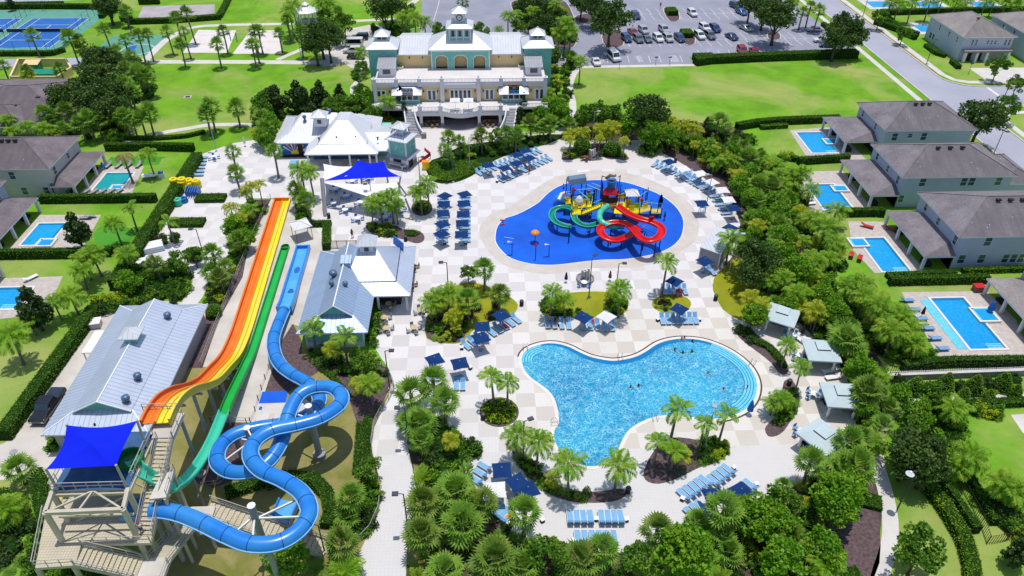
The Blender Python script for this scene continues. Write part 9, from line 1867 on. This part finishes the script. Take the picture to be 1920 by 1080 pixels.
hedge('upper hedge below the red loungers',[(1660,520),(1790,516)],.9,.9)
hedge('yellow green hedge below the lower right house',[(1803,512),(1920,508)],1.0,.9,'lf_hedge2')
hedge('lower hedge above the long right-hand pool',[(1665,533),(1850,529)],1.1,1.4)
hedge('clipped hedge row on top of the stone wall',[(1690,695),(1770,685),(1960,683)],1.1,1.4)
hedge('curving clipped hedge left of the lower right fence',[(1735,918),(1762,948),(1785,985),(1805,1020),(1818,1070),(1820,1110)],1.5,1.3,'lf_hedge2')
hedge('dark hedge along the lower right fence',[(1740,870),(1790,945),(1830,1000)],.9,1.2)
hedge('hedge above the lower right lawn',[(1800,762),(1870,760),(1960,756)],1.1,1.0)
hedge('hedge on the right side of the lower right fence',[(1800,875),(1830,930),(1862,985)],.9,1.2)
hedge('clipped hedge running down beside the right-hand fence',[(50.8,-20),(50.8,-52)],1.2,1.5,px=False)
hedge('hedge beside the bottom right mulch',[(1545,900),(1520,960),(1510,1000)],1.0,1.3)
hedge('low clipped block beside the garden path',[(1628,930),(1630,955)],2.6,.6,'lf_hedge')
hedge('low clipped block at the bottom of the garden path',[(1585,1070),(1600,1090)],2.2,.6,'lf_hedge')
hedge('clipped hedge curling round the slide splashdown',[(500,912),(540,900),(590,905),(615,930),(622,970),(612,992)],1.5,1.1)
hedge('clipped hedge between the slide loop and the stairs',[(425,930),(470,915),(500,905)],1.5,1.0)
hedge('narrow low hedge below the restroom building',[(590,680),(625,710),(655,745)],.8,.5)
hedge('low hedge strips along the walkway fence',[(676,795),(672,850),(668,890)],.9,.6)
hedge('second low hedge strip beside the walkway fence',[(690,785),(688,850),(690,905)],1.0,.7)
hedge('hedge box beside the small white canopy',[(614,428),(613,470)],1.3,1.5)
hedge('low hedge behind the small white canopy',[(578,425),(622,423)],1.0,1.0)
hedge('hedge down the left side of the slide tower',[(78,900),(85,960),(98,1000)],1.4,2.0,'lf_hedge')
hedge('dark hedge between street and far houses',[(1640,45),(1690,62),(1720,70)],1.6,1.5)
hedge('hedge below the far private pools',[(1650,28),(1770,25),(1920,22)],1.6,1.6)
hedge('clipped hedge along the street verge by the far house',[(1660,35),(1690,65),(1716,75)],1.4,1.4)
hedge('dark hedge beside the far grey house',[(1735,88),(1755,103),(1772,108)],1.3,1.0)
hedge('clipped hedge beside the far driveway',[(1783,118),(1797,130)],1.3,1.1)
hedge('clipped hedge beside the parked silver car',[(1542,48),(1556,58)],1.3,1.1)
hedge('hedge along the far left street',[(-5,12),(120,10)],1.2,1.2)
hedge('hedge above the grey court',[(262,8),(300,7)],1.5,1.6)
hedge('clipped hedge beside the park pool',[(190,35),(205,22)],1.5,1.2)
hedge('clipped hedge island in the upper car park',[(1256,22),(1262,30)],3.0,1.5,'lf_hedge2',24)
hedge('clipped hedge island in the lower car park',[(1283,63),(1290,72)],3.0,1.5,'lf_hedge2',24)
plant('S0',*P2(236,340,0),4.6,.01,None,'x')if False else None
rr=random.Random(5);db=MB()
for j in range(11):feather_frond(db,rr,(0,0,0),j*2.4,radians(rr.uniform(0,70)),rr.uniform(2.2,3.0),15,2.4,.13,.5,.9)
dpx,dpy=P2(233,296,5.2)
dt=thing('dead_palm','dying palm with brown hanging fronds beside the green pool','palm tree',(dpx,dpy,0),world=False)
dc=db.build('crown',M['lf_dead'],dt);dc.location=(0,0,5.2);dk=palm_trunk(33,.2,.13,9).build('trunk',M['bark'],dt,True);dk.scale=(1.1,1.1,5.2)
cd=bpy.data.cameras.new('camera');cam=bpy.data.objects.new('camera',cd);COL.objects.link(cam)
cd.sensor_fit='HORIZONTAL';cd.sensor_width=36.0;cd.lens=36.0*F0/1920.0;cd.clip_start=.5;cd.clip_end=4000
mat4=Matrix(((RV.x,UV.x,-FV.x,CX),(RV.y,UV.y,-FV.y,CY),(RV.z,UV.z,-FV.z,CZ),(0,0,0,1)))
cam.matrix_world=mat4;SC.camera=cam
SUN_EL=radians(84);SUN_AZ=atan2(.6,.8)
sd=bpy.data.lights.new('sun','SUN');sd.energy=3.35;sd.angle=radians(.5);sd.color=(1.0,.96,.90)
so=bpy.data.objects.new('sun',sd);COL.objects.link(so)
dv=Vector((-sin(SUN_AZ)*cos(SUN_EL),-cos(SUN_AZ)*cos(SUN_EL),-sin(SUN_EL)))
so.rotation_euler=dv.to_track_quat('-Z','Y').to_euler();so.location=(0,0,120)
w=bpy.data.worlds.new('World');SC.world=w;w.use_nodes=True;nt=w.node_tree
sk=nt.nodes.new('ShaderNodeTexSky');sk.sky_type='NISHITA';sk.sun_disc=False;sk.sun_elevation=SUN_EL;sk.sun_rotation=SUN_AZ
nt.links.new(sk.outputs[0],nt.nodes['Background'].inputs[0]);nt.nodes['Background'].inputs[1].default_value=.125
SC.view_settings.view_transform='Standard';SC.view_settings.look='None';SC.view_settings.exposure=0;SC.view_settings.gamma=1
SC.cycles.max_bounces=6;SC.cycles.diffuse_bounces=3;SC.cycles.glossy_bounces=2;SC.cycles.transmission_bounces=3;SC.cycles.use_denoising=True
